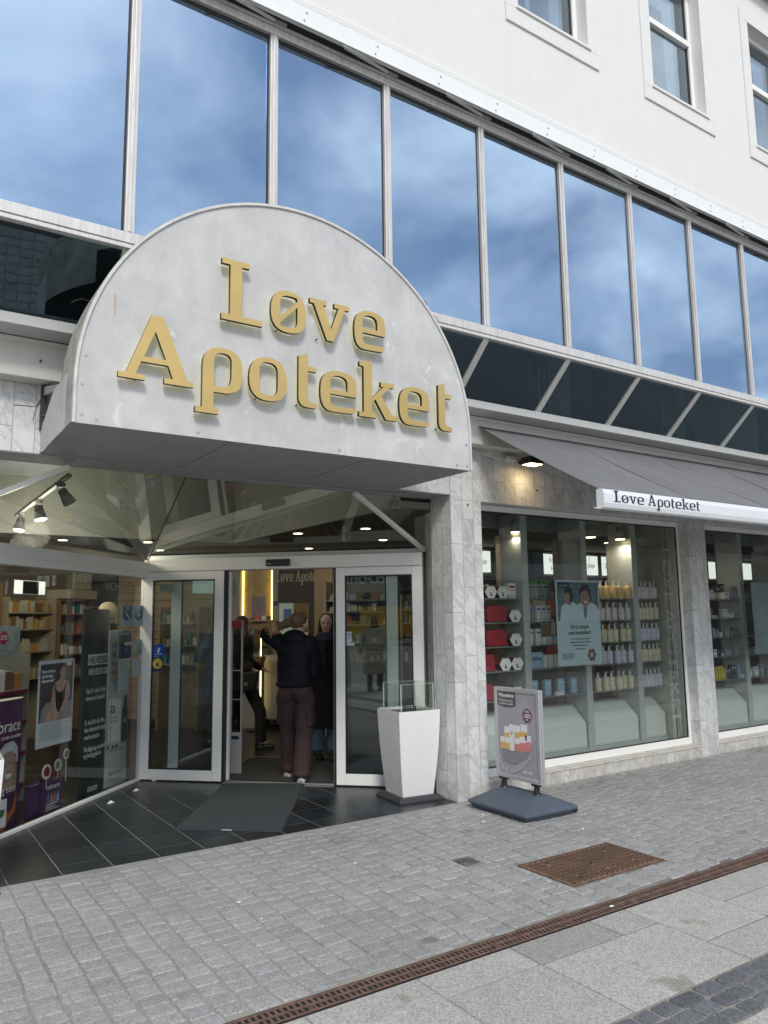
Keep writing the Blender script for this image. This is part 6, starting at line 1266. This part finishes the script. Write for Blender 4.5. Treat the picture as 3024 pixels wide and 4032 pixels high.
# sales gate at the left of the doorway
t=mthing('security_gate','pale security gate panel just inside the left side of the doorway','security gate',MD,.86,.37); d=MB(MD); d.box(.80,.925,.36,.40,0,.42); d.box(.80,.815,.36,.40,.421,1.58); d.box(.91,.925,.36,.40,.421,1.58); d.build('gate_frame',mat('pale_gate_plastic',(.42,.41,.39),.4),t,bev=.008)
d=MB(MD); d.box(.816,.909,.375,.38,.421,1.50); d.build('gate_panel',glass('smoked_gate',(.45,.42,.40),.06),t); d=MB(MD); d.box(.805,.92,.355,.3595,1.50,1.58); d.build('gate_header',RED,t); d=MB(MD); d.box(.82,.90,.357,.3595,.35,.385); d.build('gate_label',NVY,t)
for z_ in (.75,1.05): d=MB(MD); d.box(.812,.913,.372,.374,z_,z_+.012); d.build('gate_bar',GREYM,t)
# slatted wall behind the left screen and drug shelves behind the right screen
SLT=mat('warm_slat_board',(.36,.25,.13),.6,noise=.15,nscale=3)
t=mthing('slat_wall','warm wooden slat wall with goods seen through the left door screen','slat wall',MD,-1.2,3.6); d=MB(MD)
for k in range(20): d.box(-2.4,-.78,3.62,3.65,.10+k*.12,.21+k*.12)
d.build('slats',SLT,t); d=MB(MD); d.box(-2.4,-.78,3.655,3.70,0,2.495); d.build('backing',mat('dark_brown',(.06,.035,.02),.8),t)
t=mthing('light_box','pale lit picture panel above the wooden slats','light box',MD,-.9,3.55,1.99); d=MB(MD); d.box(-1.13,-.62,3.56,3.60,1.99,2.22); d.build('panel_face',mat('pale_lit_picture',(.36,.42,.42),.5,emit=(.8,1,1),estr=.12),t)
wall_shelf(MD,'shelf of bottles fixed on the wooden slats left of the doorway',-1.5,-.85,3.2,1.78,SLT,[.95,1.22,1.55],[WC_,GRYC,mat('beige_card'),BRN,TEA],'slat shelf pack',hh=(.08,.17))
wall_shelf(MD,'long pale shelving crammed with cartons behind the right door screen',1.10,2.15,3.0,2.1,mat('white_shelf_board'),[1.0,1.25,1.50,1.68,1.84],[WC_,PNK,WC_,AMB,GRYC,NVY,mat('beige_card')],'right shelf pack',step=.12,hh=(.06,.12))
wall_shelf(MD,'narrow shelving of coloured packs beside the right door screen',2.18,2.75,3.0,1.9,mat('white_shelf_board'),[1.0,1.3,1.52,1.70],[TEA,AMB,RED,WC_,GRYC,BLU],'narrow shelf pack',step=.09,hh=(.09,.16))
# category wall behind the shop windows
CWL=mthing('category_wall','brown shelving wall with lit category signs behind the shop windows','shelving wall',Matrix.Identity(4),9.5,8.6)
d=MB(); d.box(6.6,14.5,8.55,8.62,0,2.595); d.build('wall_board',mat('brown_wall_board',(.20,.165,.13),.7,noise=.1),CWL); d=MB(); d.box(6.6,14.5,8.30,8.549,2.15,2.185); d.box(6.6,14.5,8.5,8.549,2.565,2.595); d.build('sign_rail',mat('dark_wood_rail',(.10,.07,.05),.6),CWL)
for (x0,x1,tx,l) in ((6.98,7.53,('pleje',),'lit white category sign reading pleje, leftmost behind the window'),(7.62,7.95,('',),'blank lit white category sign next to the leftmost one'),(8.61,9.14,('Fod','Hånd'),'lit white category sign reading Fod Hånd'),(9.30,9.86,('pleje',),'lit white category sign reading pleje beside the Sport sign'),(9.94,10.45,('Sport',),'lit white category sign reading Sport'),(12.88,13.16,('',),'narrow blank lit sign behind the second window'),(13.9,14.3,('',),'tall blank lit sign far behind the second window')):
    t=mthing('category_sign',l,'sign',Matrix.Identity(4),(x0+x1)/2,8.5,2.13,'lit category signs'); d=MB(); d.box(x0,x1,8.50,8.53,2.23,2.54); o=d.build('sign_face',LITE,t); FR[o.name]=FR[t.name]; M=Matrix.Translation((x0,8.4995,2.23))
    for k,s_ in enumerate(tx):
        if s_: text(s_,.115,INK,o,M,(x1-x0)/2+(.12 if 'pleje'==s_ else -.06 if s_ in('Fod','Sport') else 0),(.12 if len(tx)==1 else .18-.13*k),align='CENTER',name='sign_text',sx=.8)
    d=MB(); d.box(x0-.02,x0-.001,8.49,8.54,2.21,2.56); d.box(x1+.001,x1+.02,8.49,8.54,2.21,2.56); d.build('sign_frame',mat('dark_wood_rail'),t)
t=mthing('blue_banner','tall teal blue banner hanging before the category wall','banner',Matrix.Identity(4),8.46,8.45,1.7); d=MB(); d.box(8.36,8.56,8.44,8.46,1.85,2.55); d.build('banner_sheet',mat('teal_banner',(.07,.20,.26),.6),t)
wall_shelf(Matrix.Identity(4),'shelves of packs along the category wall behind the first window',6.7,9.2,8.1,1.95,mat('white_shelf_board'),[.95,1.3,1.62],PALM,'category wall pack',step=.3,hh=(.12,.24))
wall_shelf(Matrix.Identity(4),'shelves of packs along the category wall behind the second window',9.3,12.4,8.1,1.95,mat('dark_board'),[1.3,1.62],PALM,'second wall pack',step=.34,hh=(.12,.24))
# stickers on the doors
t,o=sheet('door_sticker','bright blue payment sticker on the left door screen','sticker',.118,.245,1.225,1.345,mat('bright_blue_sticker',(.02,.07,.42),.4),MD,-.050); M=MD@Matrix.Translation((.118,-.0505,1.225)); poly(M,[(.045,.045),(.065,.038),(.082,.085),(.062,.092)],-.0003,'phone_symbol',wp,o); text('MobilePay',.020,wp,o,M,.0635,.018,align='CENTER',name='sticker_text')
t,o=sheet('door_sticker','yellow round padlock sticker on navy ground on the left door screen','sticker',.112,.232,1.075,1.218,mat('navy_sticker',(.012,.03,.10),.4),MD,-.050); M=MD@Matrix.Translation((.112,-.0505,1.075)); disc(M,.06,.078,.052,-.0003,'yellow_disc',mat('sticker_yellow',(.62,.48,.05),.4),o); poly(M,[(.043,.052),(.077,.052),(.077,.083),(.043,.083)],-.0014,'padlock_body',INK,o)
d=MB(M)
for k in range(8): a0,a1=R(180*k/8),R(180*(k+1)/8); d.xz([(.06+.012*math.cos(a0),.083+.016*math.sin(a0)),(.06+.012*math.cos(a1),.083+.016*math.sin(a1)),(.06+.008*math.cos(a1),.083+.012*math.sin(a1)),(.06+.008*math.cos(a0),.083+.012*math.sin(a0))],-.0024,-.0014)
d.build('padlock_shackle',INK,o)
t,o=sheet('door_sticker','small pale alarm sticker on the right door screen','sticker',2.158,2.212,1.355,1.46,mat('pale_notice_paper'),MD,-.050); M=MD@Matrix.Translation((2.158,-.0505,1.355)); text('G4S',.028,INK,o,M,.027,.068,align='CENTER',name='sticker_text',bold=.0006); poly(M,[(.016,.04),(.036,.04),(.036,.05),(.016,.05)],-.0003,'camera_symbol',INK,o)
t,o=sheet('door_sticker','plain pale strip below the alarm sticker','sticker',2.158,2.240,1.325,1.352,mat('pale_notice_paper'),MD,-.050)
t,o=sheet('door_sticker','blank pale sheet at the top of the left door screen','sticker',.165,.325,1.875,1.955,mat('grey_sheet',(.30,.36,.38),.5),MD,-.036)

# ================================================================== PEOPLE
def capsule(d,p,q,r0,r1,n=12):
    p,q=Vector(p),Vector(q); L=(q-p).length; k=max(2,int(L/(.5*max(.012,min(r0,r1))))); k=min(k,10)
    d.cyl(p,q,r0,r1,n); d.ell(p,r0,r0,r0,n,8); d.ell(q,r1,r1,r1,n,8)
def fused(d,name,m,parent,vox,smooth=4,fold=0,fs_=6.,fdir=None,shrink=0):
    """one continuous surface out of the limb shapes in d"""
    me=bpy.data.meshes.new(name); me.from_pydata([tuple(v) for v in d.v],[],d.f); o=bpy.data.objects.new('tmp',me); COL.objects.link(o)
    r=o.modifiers.new('r','REMESH'); r.mode='VOXEL'; r.voxel_size=vox; r.use_smooth_shade=True
    s_=o.modifiers.new('s','SMOOTH'); s_.factor=.5; s_.iterations=smooth
    if fold:
        tx=bpy.data.textures.new('folds','CLOUDS'); tx.noise_scale=1/fs_; tx.noise_depth=2
        dp=o.modifiers.new('d','DISPLACE'); dp.texture=tx; dp.strength=fold; dp.mid_level=.5; dp.texture_coords='LOCAL'
    me2=to_mesh(o); bpy.data.objects.remove(o); me2.materials.clear(); me2.materials.append(m)
    for p in me2.polygons: p.use_smooth=True
    T=pinv(parent) if parent is not None else Matrix.Identity(4); me2.transform(d.M if False else Matrix.Identity(4))
    me2.transform(T@d.M); r_=bpy.data.objects.new(name,me2); COL.objects.link(r_); r_.parent=parent; FR[r_.name]=FR[parent.name]; return r_
SKIN=mat('skin',(.52,.32,.25),.5,noise=.06,nscale=20); SKIN2=mat('fair_skin',(.56,.37,.30),.5,noise=.05,nscale=20)
def hand(d,w_,dirv,side,curl=.5,sc=1.):
    w_=Vector(w_); f=Vector(dirv).normalized(); s_=Vector(side).normalized(); n_=f.cross(s_)
    capsule(d,w_,w_+f*.045*sc,.020*sc,.024*sc,10); 
    for k in range(4):
        a=w_+f*.055*sc+s_*(k-1.5)*.018*sc; L=(.040,.046,.043,.034)[k]*sc; b=a+(f*math.cos(curl*.5)+n_*math.sin(curl*.5)).normalized()*L*.6; c=b+(f*math.cos(curl*1.4)+n_*math.sin(curl*1.4)).normalized()*L*.6; capsule(d,a-f*.02*sc,b,.0095*sc,.0085*sc,8); capsule(d,b,c,.0085*sc,.007*sc,8)
    a=w_+f*.015*sc-s_*.024*sc; b=a+(f*.7-s_*.6+n_*.3).normalized()*.035*sc; capsule(d,a,b,.011*sc,.009*sc,8); capsule(d,b,b+(f*.9-s_*.1+n_*.4).normalized()*.024*sc,.009*sc,.0075*sc,8)
def head(d,c,turn=0,tilt=0,s=1.):
    """head shape fused into the body; face towards -y before turning"""
    T=Matrix.Translation(c)@Matrix.Rotation(turn,4,'Z')@Matrix.Rotation(tilt,4,'Y'); k=MB()
    k.ell((0,.008*s,.025*s),.074*s,.090*s,.088*s,16,12); k.ell((0,-.022*s,-.040*s),.054*s,.060*s,.066*s,14,10); k.ell((0,-.052*s,-.083*s),.026*s,.022*s,.022*s); 
    capsule(k,(0,-.082*s,.005*s),(0,-.098*s,-.028*s),.009*s,.014*s,8); k.ell((0,-.084*s,-.058*s),.022*s,.008*s,.009*s)
    for sx in (-1,1): k.ell((sx*.074*s,.008*s,-.008*s),.009*s,.020*s,.030*s); k.ell((sx*.034*s,-.066*s,-.024*s),.022*s,.018*s,.02*s); k.ell((sx*.03*s,-.078*s,.022*s),.020*s,.008*s,.006*s)
    d.v_off=len(d.v); d.add([T@Vector(v) for v in k.v],k.f); return T
def person_root(label,x,y,rz,group=None): return thing('person',label,'person',(x,y,0),rz)
def shoe(M,x,y,rz,m,sole,par,heel=0.,L=.255):
    T=M@Matrix.Translation((x,y,0))@Matrix.Rotation(rz,4,'Z'); d=MB(T)
    d.ell((0,-.075,.040),.043,.095,.036,14,8); d.ell((0,.055,.05),.036,.058,.046,12,8); capsule(d,(0,.05,.05),(0,.045,.095),.038,.040)
    d.box(-.036,.036,-.14,.09,.006,.03)
    o=fused(d,'shoe',m,par,.007,3); d=MB(T); P=[(.040*math.cos(a)*(1 if math.sin(a)<0 else .85),-.03+.135*math.sin(a)) for a in [2*math.pi*k/22 for k in range(22)]]; d.xy(P,.0,.022); d.build('shoe_sole',sole,o); return o
# --- 1: seen from behind in the doorway, arm raised to a curly bun
def limbs(d,J,keys,rr): 
    for (a,b,r0,r1) in keys: capsule(d,J[a],J[b],r0*rr,r1*rr)
rz=R(135.7); P1=person_root('person in a black puffer jacket and brown cargo trousers, seen from behind',3.62,7.10,rz); M=Matrix.Translation((3.62,7.10,0))@Matrix.Rotation(rz,4,'Z')
J=dict(pel=(0,0,.88),ch=(0,.01,1.22),nk=(0,.02,1.42),hd=(-.035,.0,1.545),shL=(.165,.01,1.345),shR=(-.15,.01,1.345),elL=(.315,-.03,1.44),wrL=(.215,-.06,1.52),elR=(-.205,-.09,1.10),wrR=(-.10,-.26,1.08),
       hpL=(.09,0,.87),hpR=(-.09,0,.87),knL=(.105,-.09,.47),knR=(-.10,.03,.46),anL=(.10,-.13,.09),anR=(-.10,.11,.09))
d=MB(M); d.ell((0,0,.90),.15,.11,.12); d.ell((0,.01,1.10),.135,.10,.16); d.ell((0,.01,1.28),.165,.105,.13); capsule(d,(0,.02,1.36),(-.02,.012,1.48),.055,.05)
limbs(d,J,[('shL','elL',.045,.038),('elL','wrL',.036,.026),('shR','elR',.045,.038),('elR','wrR',.036,.026),('hpL','knL',.085,.055),('knL','anL',.052,.036),('hpR','knR',.085,.055),('knR','anR',.052,.036)],1)
hand(d,J['wrL'],(-.7,.5,.1),(0,0,1),.9); hand(d,J['wrR'],(.5,-.7,0),(0,0,1),.7); T=head(d,Vector(J['hd']),R(-18),R(-6)); fused(d,'body',SKIN2,P1,.0065,2)
JAC=mat('black_puffer_nylon',(.006,.007,.011),.7,spec=.25,noise=.2,nscale=9,bump=.5,bscale=16)
d=MB(M); d.cyl((.01,.01,.93),(.01,.01,1.30),.185,.180,20); d.v=[(a,.012+(b-.012)*.82,c) for a,b,c in d.v]; d.ell((.01,.01,1.02),.190,.158,.12); d.ell((.01,.01,1.14),.192,.160,.18); d.ell((.01,.015,1.26),.196,.152,.16); d.ell((0,.03,1.385),.15,.12,.075); d.ell((0,.075,1.40),.135,.09,.085)
limbs(d,J,[('shL','elL',.095,.080),('elL','wrL',.075,.052),('shR','elR',.080,.070),('elR','wrR',.070,.05)],1); capsule(d,(-.175,-.02,1.30),(-.185,-.03,1.02),.055,.05)
fused(d,'padded_jacket',JAC,P1,.010,9,.016,5.)
d=MB(M); n=24
for k in range(n): a0,a1=2*math.pi*k/n,2*math.pi*(k+1)/n; capsule(d,(.01+.172*math.cos(a0),.01+.135*math.sin(a0),.935),(.01+.172*math.cos(a1),.01+.135*math.sin(a1),.935),.026,.026,8)
fused(d,'jacket_hem',JAC,P1,.010,2)
TRO=mat('brown_cotton',(.050,.028,.028),.85,noise=.14,nscale=14,bump=.3,bscale=120)
d=MB(M); d.ell((0,.01,.90),.185,.135,.11); d.ell((.085,.03,.84),.095,.12,.11); d.ell((-.085,.03,.84),.095,.12,.11)
for s_,kn,an in ((1,'knL','anL'),(-1,'knR','anR')):
    hp=(s_*.095,.0,.80); capsule(d,hp,J[kn],.108,.092); capsule(d,J[kn],(J[an][0],J[an][1],.13),.090,.090); d.ell((J[an][0],J[an][1]+.01,.085),.092,.10,.05); k=Vector(J[kn]); d.box(k.x+s_*.075-.022,k.x+s_*.075+.022,k.y-.07,k.y+.09,.53,.70)
fused(d,'cargo_trousers',TRO,P1,.010,4,.020,9.)
WSN=mat('white_trainer',(.70,.70,.68),.45,noise=.05); SOL=mat('gum_sole',(.30,.19,.14),.6)
shoe(M,-.10,.09,R(6),WSN,SOL,P1); shoe(M,.10,-.15,R(-8),WSN,SOL,P1)
HB=mat('light_brown_hair',(.125,.078,.040),.5,noise=.35,nscale=50,bump=.6,bscale=160); HBL=mat('blond_curls',(.46,.29,.16),.55,noise=.3,nscale=60)
d=MB(M); hc=Vector(J['hd']); d.add([T@Vector(v) for v in (lambda k:(k.ell((0,.022,.036),.086,.094,.090,18,12),k.ell((.03,.06,.0),.06,.05,.05),k.v)[2])(MB())],(lambda k:(k.ell((0,.022,.036),.086,.094,.090,18,12),k.ell((.03,.06,.0),.06,.05,.05),k.f)[2])(MB()))
capsule(d,T@Vector((.04,.06,.02)),Vector((.13,.05,1.525)),.052,.042); capsule(d,Vector((.12,.05,1.53)),Vector((.19,.05,1.505)),.040,.034); hr=fused(d,'hair',HB,P1,.007,2,.010,30.)
rg=random.Random(2); d=MB(M); bc=Vector((.225,.055,1.495))
for k in range(150):
    a=rg.random()*6.28; b=rg.uniform(-1,1); v=Vector((math.cos(a)*math.sqrt(1-b*b),math.sin(a)*math.sqrt(1-b*b),b)); p=bc+v*.040; pts=[p]
    for j in range(5): p=p+v*.009+Vector((rg.uniform(-.012,.012),rg.uniform(-.012,.012),rg.uniform(-.012,.012))); pts.append(p)
    d.tube(pts,.0024,5)
d.ell(bc,.058,.054,.060); d.build('curly_bun',HBL,P1)
# --- generic long-coat figure
def coat_person(label,x,y,rz,H,coatm,hem,w0,w1,legm,shoem,hairm,armpose,turn=0,puff=0,skinm=SKIN,bot=.0,scarf=None,hood=False,longhair=True,step=.0,fold=.012,face=True):
    P=person_root(label,x,y,rz); M=Matrix.Translation((x,y,0))@Matrix.Rotation(rz,4,'Z'); k=H/1.65
    J=dict(hd=(0,-.01,1.54*k),shL=(.165,0,1.335*k),shR=(-.165,0,1.335*k),hpL=(.085,0,.87*k),hpR=(-.085,0,.87*k),knL=(.09,-.03-step*.4,.47*k),knR=(-.09,-.02+step*.3,.47*k),anL=(.09,-step*.5,.09),anR=(-.09,step*.5,.09))
    J.update({a:tuple(Vector(b)*1) for a,b in armpose.items()})
    d=MB(M); d.ell((0,0,.90*k),.145,.10,.12); d.ell((0,0,1.10*k),.125,.09,.17); d.ell((0,0,1.27*k),.155,.095,.12); capsule(d,(0,.0,1.36*k),(0,-.005,1.46*k),.05,.046)
    limbs(d,J,[('shL','elL',.043,.036),('elL','wrL',.034,.025),('shR','elR',.043,.036),('elR','wrR',.034,.025),('hpL','knL',.08,.052),('knL','anL',.05,.036),('hpR','knR',.08,.052),('knR','anR',.05,.036)],1)
    for s_ in ('L','R'):
        dv=Vector(J['wr'+s_])-Vector(J['el'+s_]); hand(d,J['wr'+s_],dv,(0,1,.0) if s_=='L' else (0,-1,0),.6)
    T=head(d,Vector(J['hd']),turn); fused(d,'body',skinm,P,.0055,1)
    d=MB(M); d.ell((0,0,1.30*k),.20+puff,.125+puff,.12); d.ell((0,0,1.12*k),.175+puff,.12+puff,.2); z_=hem; n=7
    e_=MB(); e_.lathe((0,0,0),[((w0+(w1-w0)*j/n+puff),1.08*k+(z_-1.08*k)*j/n) for j in range(n+1)][::-1],20); d.add([(a,b*.70,c) for a,b,c in e_.v],[q for q in e_.f])
    if puff:
        for j in range(int((1.30*k-z_)/.085)): zz=z_+.04+j*.085; q=max(0,min(1,(1.08*k-zz)/(1.08*k-z_))); d.ell((0,0,zz),w0+(w1-w0)*q+puff*1.9,(w0+(w1-w0)*q)*.70+puff*1.9,.045,18,8)
    limbs(d,J,[('shL','elL',.068+puff,.058+puff),('elL','wrL',.056+puff,.044+puff),('shR','elR',.068+puff,.058+puff),('elR','wrR',.056+puff,.044+puff)],1)
    fused(d,'long_coat' if hem<.7 else 'jacket',coatm,P,.011,5,fold,8.)
    d=MB(M)
    for s_ in ('L','R'): capsule(d,J['hp'+s_],J['kn'+s_],.088,.074); capsule(d,J['kn'+s_],(J['an'+s_][0],J['an'+s_][1],.15),.074,.068+bot); d.ell((J['an'+s_][0],J['an'+s_][1],.12),.068+bot,.072+bot,.04)
    fused(d,'trousers',legm,P,.010,3,.012,10.)
    for s_ in ('L','R'): shoe(M,J['an'+s_][0],J['an'+s_][1]-.02,R(6 if s_=='R' else -6),shoem,BLACK,P)
    if not hood:
        d=MB(); d.ell((0,.028,.040),.086,.090,.086,18,12); 
        if longhair:
            d.ell((0,.050,-.06),.080,.050,.13)
            for sx in (-1,1): capsule(d,(sx*.070,.0,.045),(sx*.080,.01,-.13),.020,.026,10)
        e=MB(M); e.add([T@Vector(v) for v in d.v],d.f); fused(e,'hair',hairm,P,.007,2,.006,30.)
    if face:
        for sx in (-1,1):
            d=MB(M@T); d.ell((sx*.031,-.0815,.004),.0115,.006,.0055,12,8); ey=d.build('eye',mat('eye_white',(.45,.42,.40),.3),P,smooth=True); d=MB(M@T); d.ell((sx*.031-.003,-.0875,.004),.0052,.002,.0052,10,6); d.build('iris',mat('dark_iris',(.03,.02,.015),.2),ey) if False else d.build('iris',mat('dark_iris',(.03,.02,.015),.2),P)
            d=MB(M@T); d.tube([(sx*.014,-.089,.019),(sx*.030,-.090,.024),(sx*.048,-.079,.020)],.0028,6); d.build('eyebrow',hairm,P)
        d=MB(M@T); d.ell((0,-.0915,-.056),.020,.004,.0045,12,6); d.ell((0,-.0905,-.063),.017,.004,.0045,12,6); d.build('lips',mat('lip_colour',(.34,.10,.09),.45),P,smooth=True)
    if scarf:
        d=MB(M); 
        for j in range(16): a0,a1=2*math.pi*j/16,2*math.pi*(j+1)/16; capsule(d,(.085*math.cos(a0),.01+.085*math.sin(a0),1.405*k),(.085*math.cos(a1),.01+.085*math.sin(a1),1.405*k),.036,.036,8); capsule(d,(.092*math.cos(a0),.0+.092*math.sin(a0),1.355*k),(.092*math.cos(a1),.0+.092*math.sin(a1),1.355*k),.034,.034,8)
        d.box(-.12,-.02,-.165,-.125,.98*k,1.36*k); fused(d,'scarf',scarf,P,.009,3,.02,14.)
    return P,M,T,J
BLKW=mat('black_wool',(.012,.012,.014),.9,noise=.2,nscale=40,bump=.3,bscale=200); JEAN=mat('light_blue_denim',(.14,.22,.32),.85,noise=.2,nscale=25,bump=.3,bscale=150); BOOT=mat('black_leather',(.015,.015,.016),.35); DHAIR=mat('dark_brown_hair',(.022,.014,.010),.45,noise=.3,nscale=50,bump=.5,bscale=160)
down=dict(elL=(.235,.01,1.06),wrL=(.235,-.06,.82),elR=(-.235,.01,1.06),wrR=(-.235,-.06,.82))
coat_person('person in a long black coat, dark scarf and pale jeans facing the street',4.40,7.86,R(-24),1.64,BLKW,.36,.165,.235,JEAN,BOOT,DHAIR,down,turn=R(-12),skinm=SKIN2,bot=.012,scarf=mat('dark_blue_scarf',(.025,.032,.055),.9,noise=.4,nscale=18,bump=.4,bscale=90),step=.08)
# --- half hidden person with a bag at the left of the doorway
armb=dict(elL=(.24,.02,1.06),wrL=(.22,-.14,.98),elR=(-.24,.01,1.06),wrR=(-.20,-.16,1.00))
ppos=MD@Vector((.40,1.75,0)); Pb,Mb,Tb,Jb=coat_person('person in black with a fur collar half hidden by the gate in the doorway',ppos.x,ppos.y,R(45),1.62,BLKW,.70,.17,.20,mat('black_denim',(.014,.014,.016),.85,noise=.2),BOOT,DHAIR,armb,turn=R(40),step=.42)
d=MB(Mb); rg=random.Random(5)
for k in range(260):
    a=rg.random()*6.28; p=Vector((.12*math.cos(a),.10*math.sin(a)+.01,1.36+rg.uniform(-.03,.04))); v=Vector((math.cos(a),math.sin(a),rg.uniform(-.6,.6))).normalized(); d.add([p-Vector((0,0,.004)),p+Vector((0,0,.004)),p+v*rg.uniform(.04,.075)],[(0,1,2)])
d.build('fur_collar',mat('brown_fur',(.09,.07,.045),.9),Pb)
bp=MD@Vector((.66,1.25,.76)); t=thing('handbag','black leather handbag with a round gold emblem held in the doorway','handbag',tuple(bp),0); M=MD@Matrix.Translation((.66,1.25,.76)); d=MB(M); d.xz([(-.17,0),(.09,.02),(.125,.22),(-.15,.215)],-.05,.05); d.build('bag_body',mat('black_grain_leather',(.016,.017,.014),.4,bump=.3,bscale=200),t,bev=.01); d=MB(M); d.cyl((-.01,-.051,.085),(-.01,-.056,.085),.022,.022,20); e_=d.build('gold_emblem',GOLD,t); text('MK',.022,BLACK,t,M@Matrix.Translation((0,-.0562,0)),-.01,.078,align='CENTER',name='emblem_letters')
d=MB(M); d.tube([(-.10,0,.22),(-.09,0,.30),(-.02,0,.34),(.05,0,.30),(.06,0,.22)],.006); d.build('bag_handle',mat('black_grain_leather'),t)
# --- shopper in blue behind the left door screen, dark figure at the far left
sp_=MD@Vector((.16,1.6,0)); 
arml=dict(elL=(.25,-.06,1.10),wrL=(.13,-.25,1.12),elR=(-.25,-.06,1.08),wrR=(-.10,-.28,1.10))
coat_person('person in a blue hooded coat standing behind the left door screen',*(MD@Vector((-.05,2.05,0))).to_2d(),R(200),1.66,mat('royal_blue_nylon',(.012,.05,.14),.5,noise=.25,nscale=6),.62,.17,.20,mat('navy_cloth',(.02,.03,.05),.8),BOOT,mat('navy_hood',(.012,.02,.06),.6),arml,turn=0,puff=.01,face=False)
coat_person('person in dark clothes and a cap browsing at the left edge of the shop',*(ML@Vector((-1.55,1.75,0))).to_2d(),R(-60),1.72,mat('charcoal_cloth',(.018,.018,.022),.85,noise=.2),.70,.18,.20,mat('charcoal_cloth'),BOOT,mat('dark_cap',(.012,.014,.03),.6),arml,turn=R(20),face=False,longhair=False)
# --- passer-by in a beige quilted coat behind the camera (mirrored in the right door screen)
wk=dict(elL=(.29,.05,1.06),wrL=(.33,-.06,.84),elR=(-.29,-.05,1.06),wrR=(-.33,.04,.84))
QC=mat('beige_quilted_nylon',(.47,.42,.34),.55,noise=.12,nscale=7)
Pq,Mq,Tq,Jq=coat_person('person in a long beige quilted coat walking across the street behind the viewer',-3.765,.997,R(-46),1.60,QC,.36,.18,.25,mat('charcoal_cloth'),BOOT,DHAIR,wk,turn=R(-30),puff=.02,step=.3)

# ================================================================== ACROSS THE STREET (seen only mirrored in the glass)
MR=Matrix.Translation((-38.3,-24.9,0))@Matrix.Rotation(R(128.9),4,'Z')
RB=thing('restaurant_building','grey restaurant building with white lettering across the square','building',(-38.3,-24.9,0),R(128.9))
d=MB(MR); d.box(-10,26,0,10,3.6,9.5); d.box(-10,26,.6,10,-.02,3.6); d.build('facade_wall',mat('grey_stone_front',(.22,.22,.22),.8,noise=.1,nscale=.6),RB)
for k in range(9):
    d=MB(MR); d.box(-9.4+4*k,-6.2+4*k,.48,.595,.5,3.2); w0=d.build('shop_front_window',mat('dark_window',(.05,.055,.06),.1),RB)
    d=MB(MR); d.box(-9.0+4*k,-7.7+4*k,-.06,-.005,6.1,8.2); d.build('upper_window',mat('dark_window'),RB)
d=MB(MR); d.box(-1.2,9.8,-.12,-.005,4.05,5.25); sb=d.build('sign_board',mat('mid_grey_board',(.12,.12,.125),.6),RB); FR[sb.name]=FR[RB.name]; text("McDonald's",1.25,mat('white_print'),sb,MR@Matrix.Translation((0,-.125,0)),.1,4.22,depth=.02,name='sign_letters',bold=.02)
# yellow van
vx,vy=-26.9,-15.6; vr=R(128.9); MV=Matrix.Translation((vx,vy,0))@Matrix.Rotation(vr,4,'Z'); V=thing('delivery_van','long yellow delivery van parked across the square','van',(vx,vy,0),vr); VY=mat('yellow_van_paint',(.62,.36,.02),.35,coat=.5)
d=MB(MV); d.xz([(-3.6,.42),(3.9,.42),(4.0,.9),(3.7,1.25),(3.0,1.42),(2.4,2.12),(2.2,2.2),(-3.5,2.2),(-3.6,2.1)],-1.0,1.0); d.build('body',VY,V,bev=.06)
d=MB(MV); d.xz([(2.25,2.0),(2.75,1.45),(1.5,1.45),(1.5,2.0)],-1.012,-1.002); d.xz([(2.25,2.0),(2.75,1.45),(1.5,1.45),(1.5,2.0)],1.002,1.012); d.build('cab_window',mat('dark_window'),V); d=MB(MV); d.ext([(2.47,-.85,2.05),(2.47,.85,2.05),(3.02,.85,1.45),(3.02,-.85,1.45)],(.02,0,.02)); d.build('windscreen',mat('dark_window'),V)
d=MB(MV); d.box(-3.55,3.9,-.98,.98,.28,.43); d.build('sill',BLACK,V)
for x in (-2.5,2.75):
    for y in (-.92,.92): d=MB(MV); d.cyl((x,y-.11,.35),(x,y+.11,.35),.35,.35,24); wl=d.build('wheel',BLACK,V); FR[wl.name]=FR[V.name]; d=MB(MV); d.cyl((x,y-.115,.35),(x,y+.115,.35),.19,.19,16); d.build('rim',GREYM,wl)
for y in (-.75,.75): d=MB(MV); d.box(3.88,3.99,y-.16,y+.16,.75,.92); d.build('headlight',mat('pale_print'),V)
# long building on the other side of the street
OB=thing('street_building','pale building with rows of windows on the far side of the street','building',(20,-9.5,0))
d=MB(); d.box(9,60,-15,-9.5,-.02,6.2); d.build('facade_wall',mat('far_pale_render',(.20,.20,.19),.85,noise=.08,nscale=.5),OB)
for k in range(14):
    d=MB(); d.box(10+3.5*k,12.4+3.5*k,-9.5,-9.42,.5,2.6); d.build('shop_front_window',mat('dark_window'),OB); d=MB(); d.box(10.4+3.5*k,11.8+3.5*k,-9.5,-9.45,4.0,5.5); d.build('upper_window',mat('dark_window'),OB)
d=MB(); d.box(14,24,-9.5,-9.36,2.85,3.5); sb=d.build('sign_board',mat('pale_sign_board',(.60,.62,.64),.5),OB)
d=MB(); d.box(27,60,-9.5,-9.36,2.85,3.5); d.build('sign_board',mat('mid_grey_board'),OB)

def tidy():
    for m in list(bpy.data.materials):
        if m.users==0: bpy.data.materials.remove(m)
tidy()
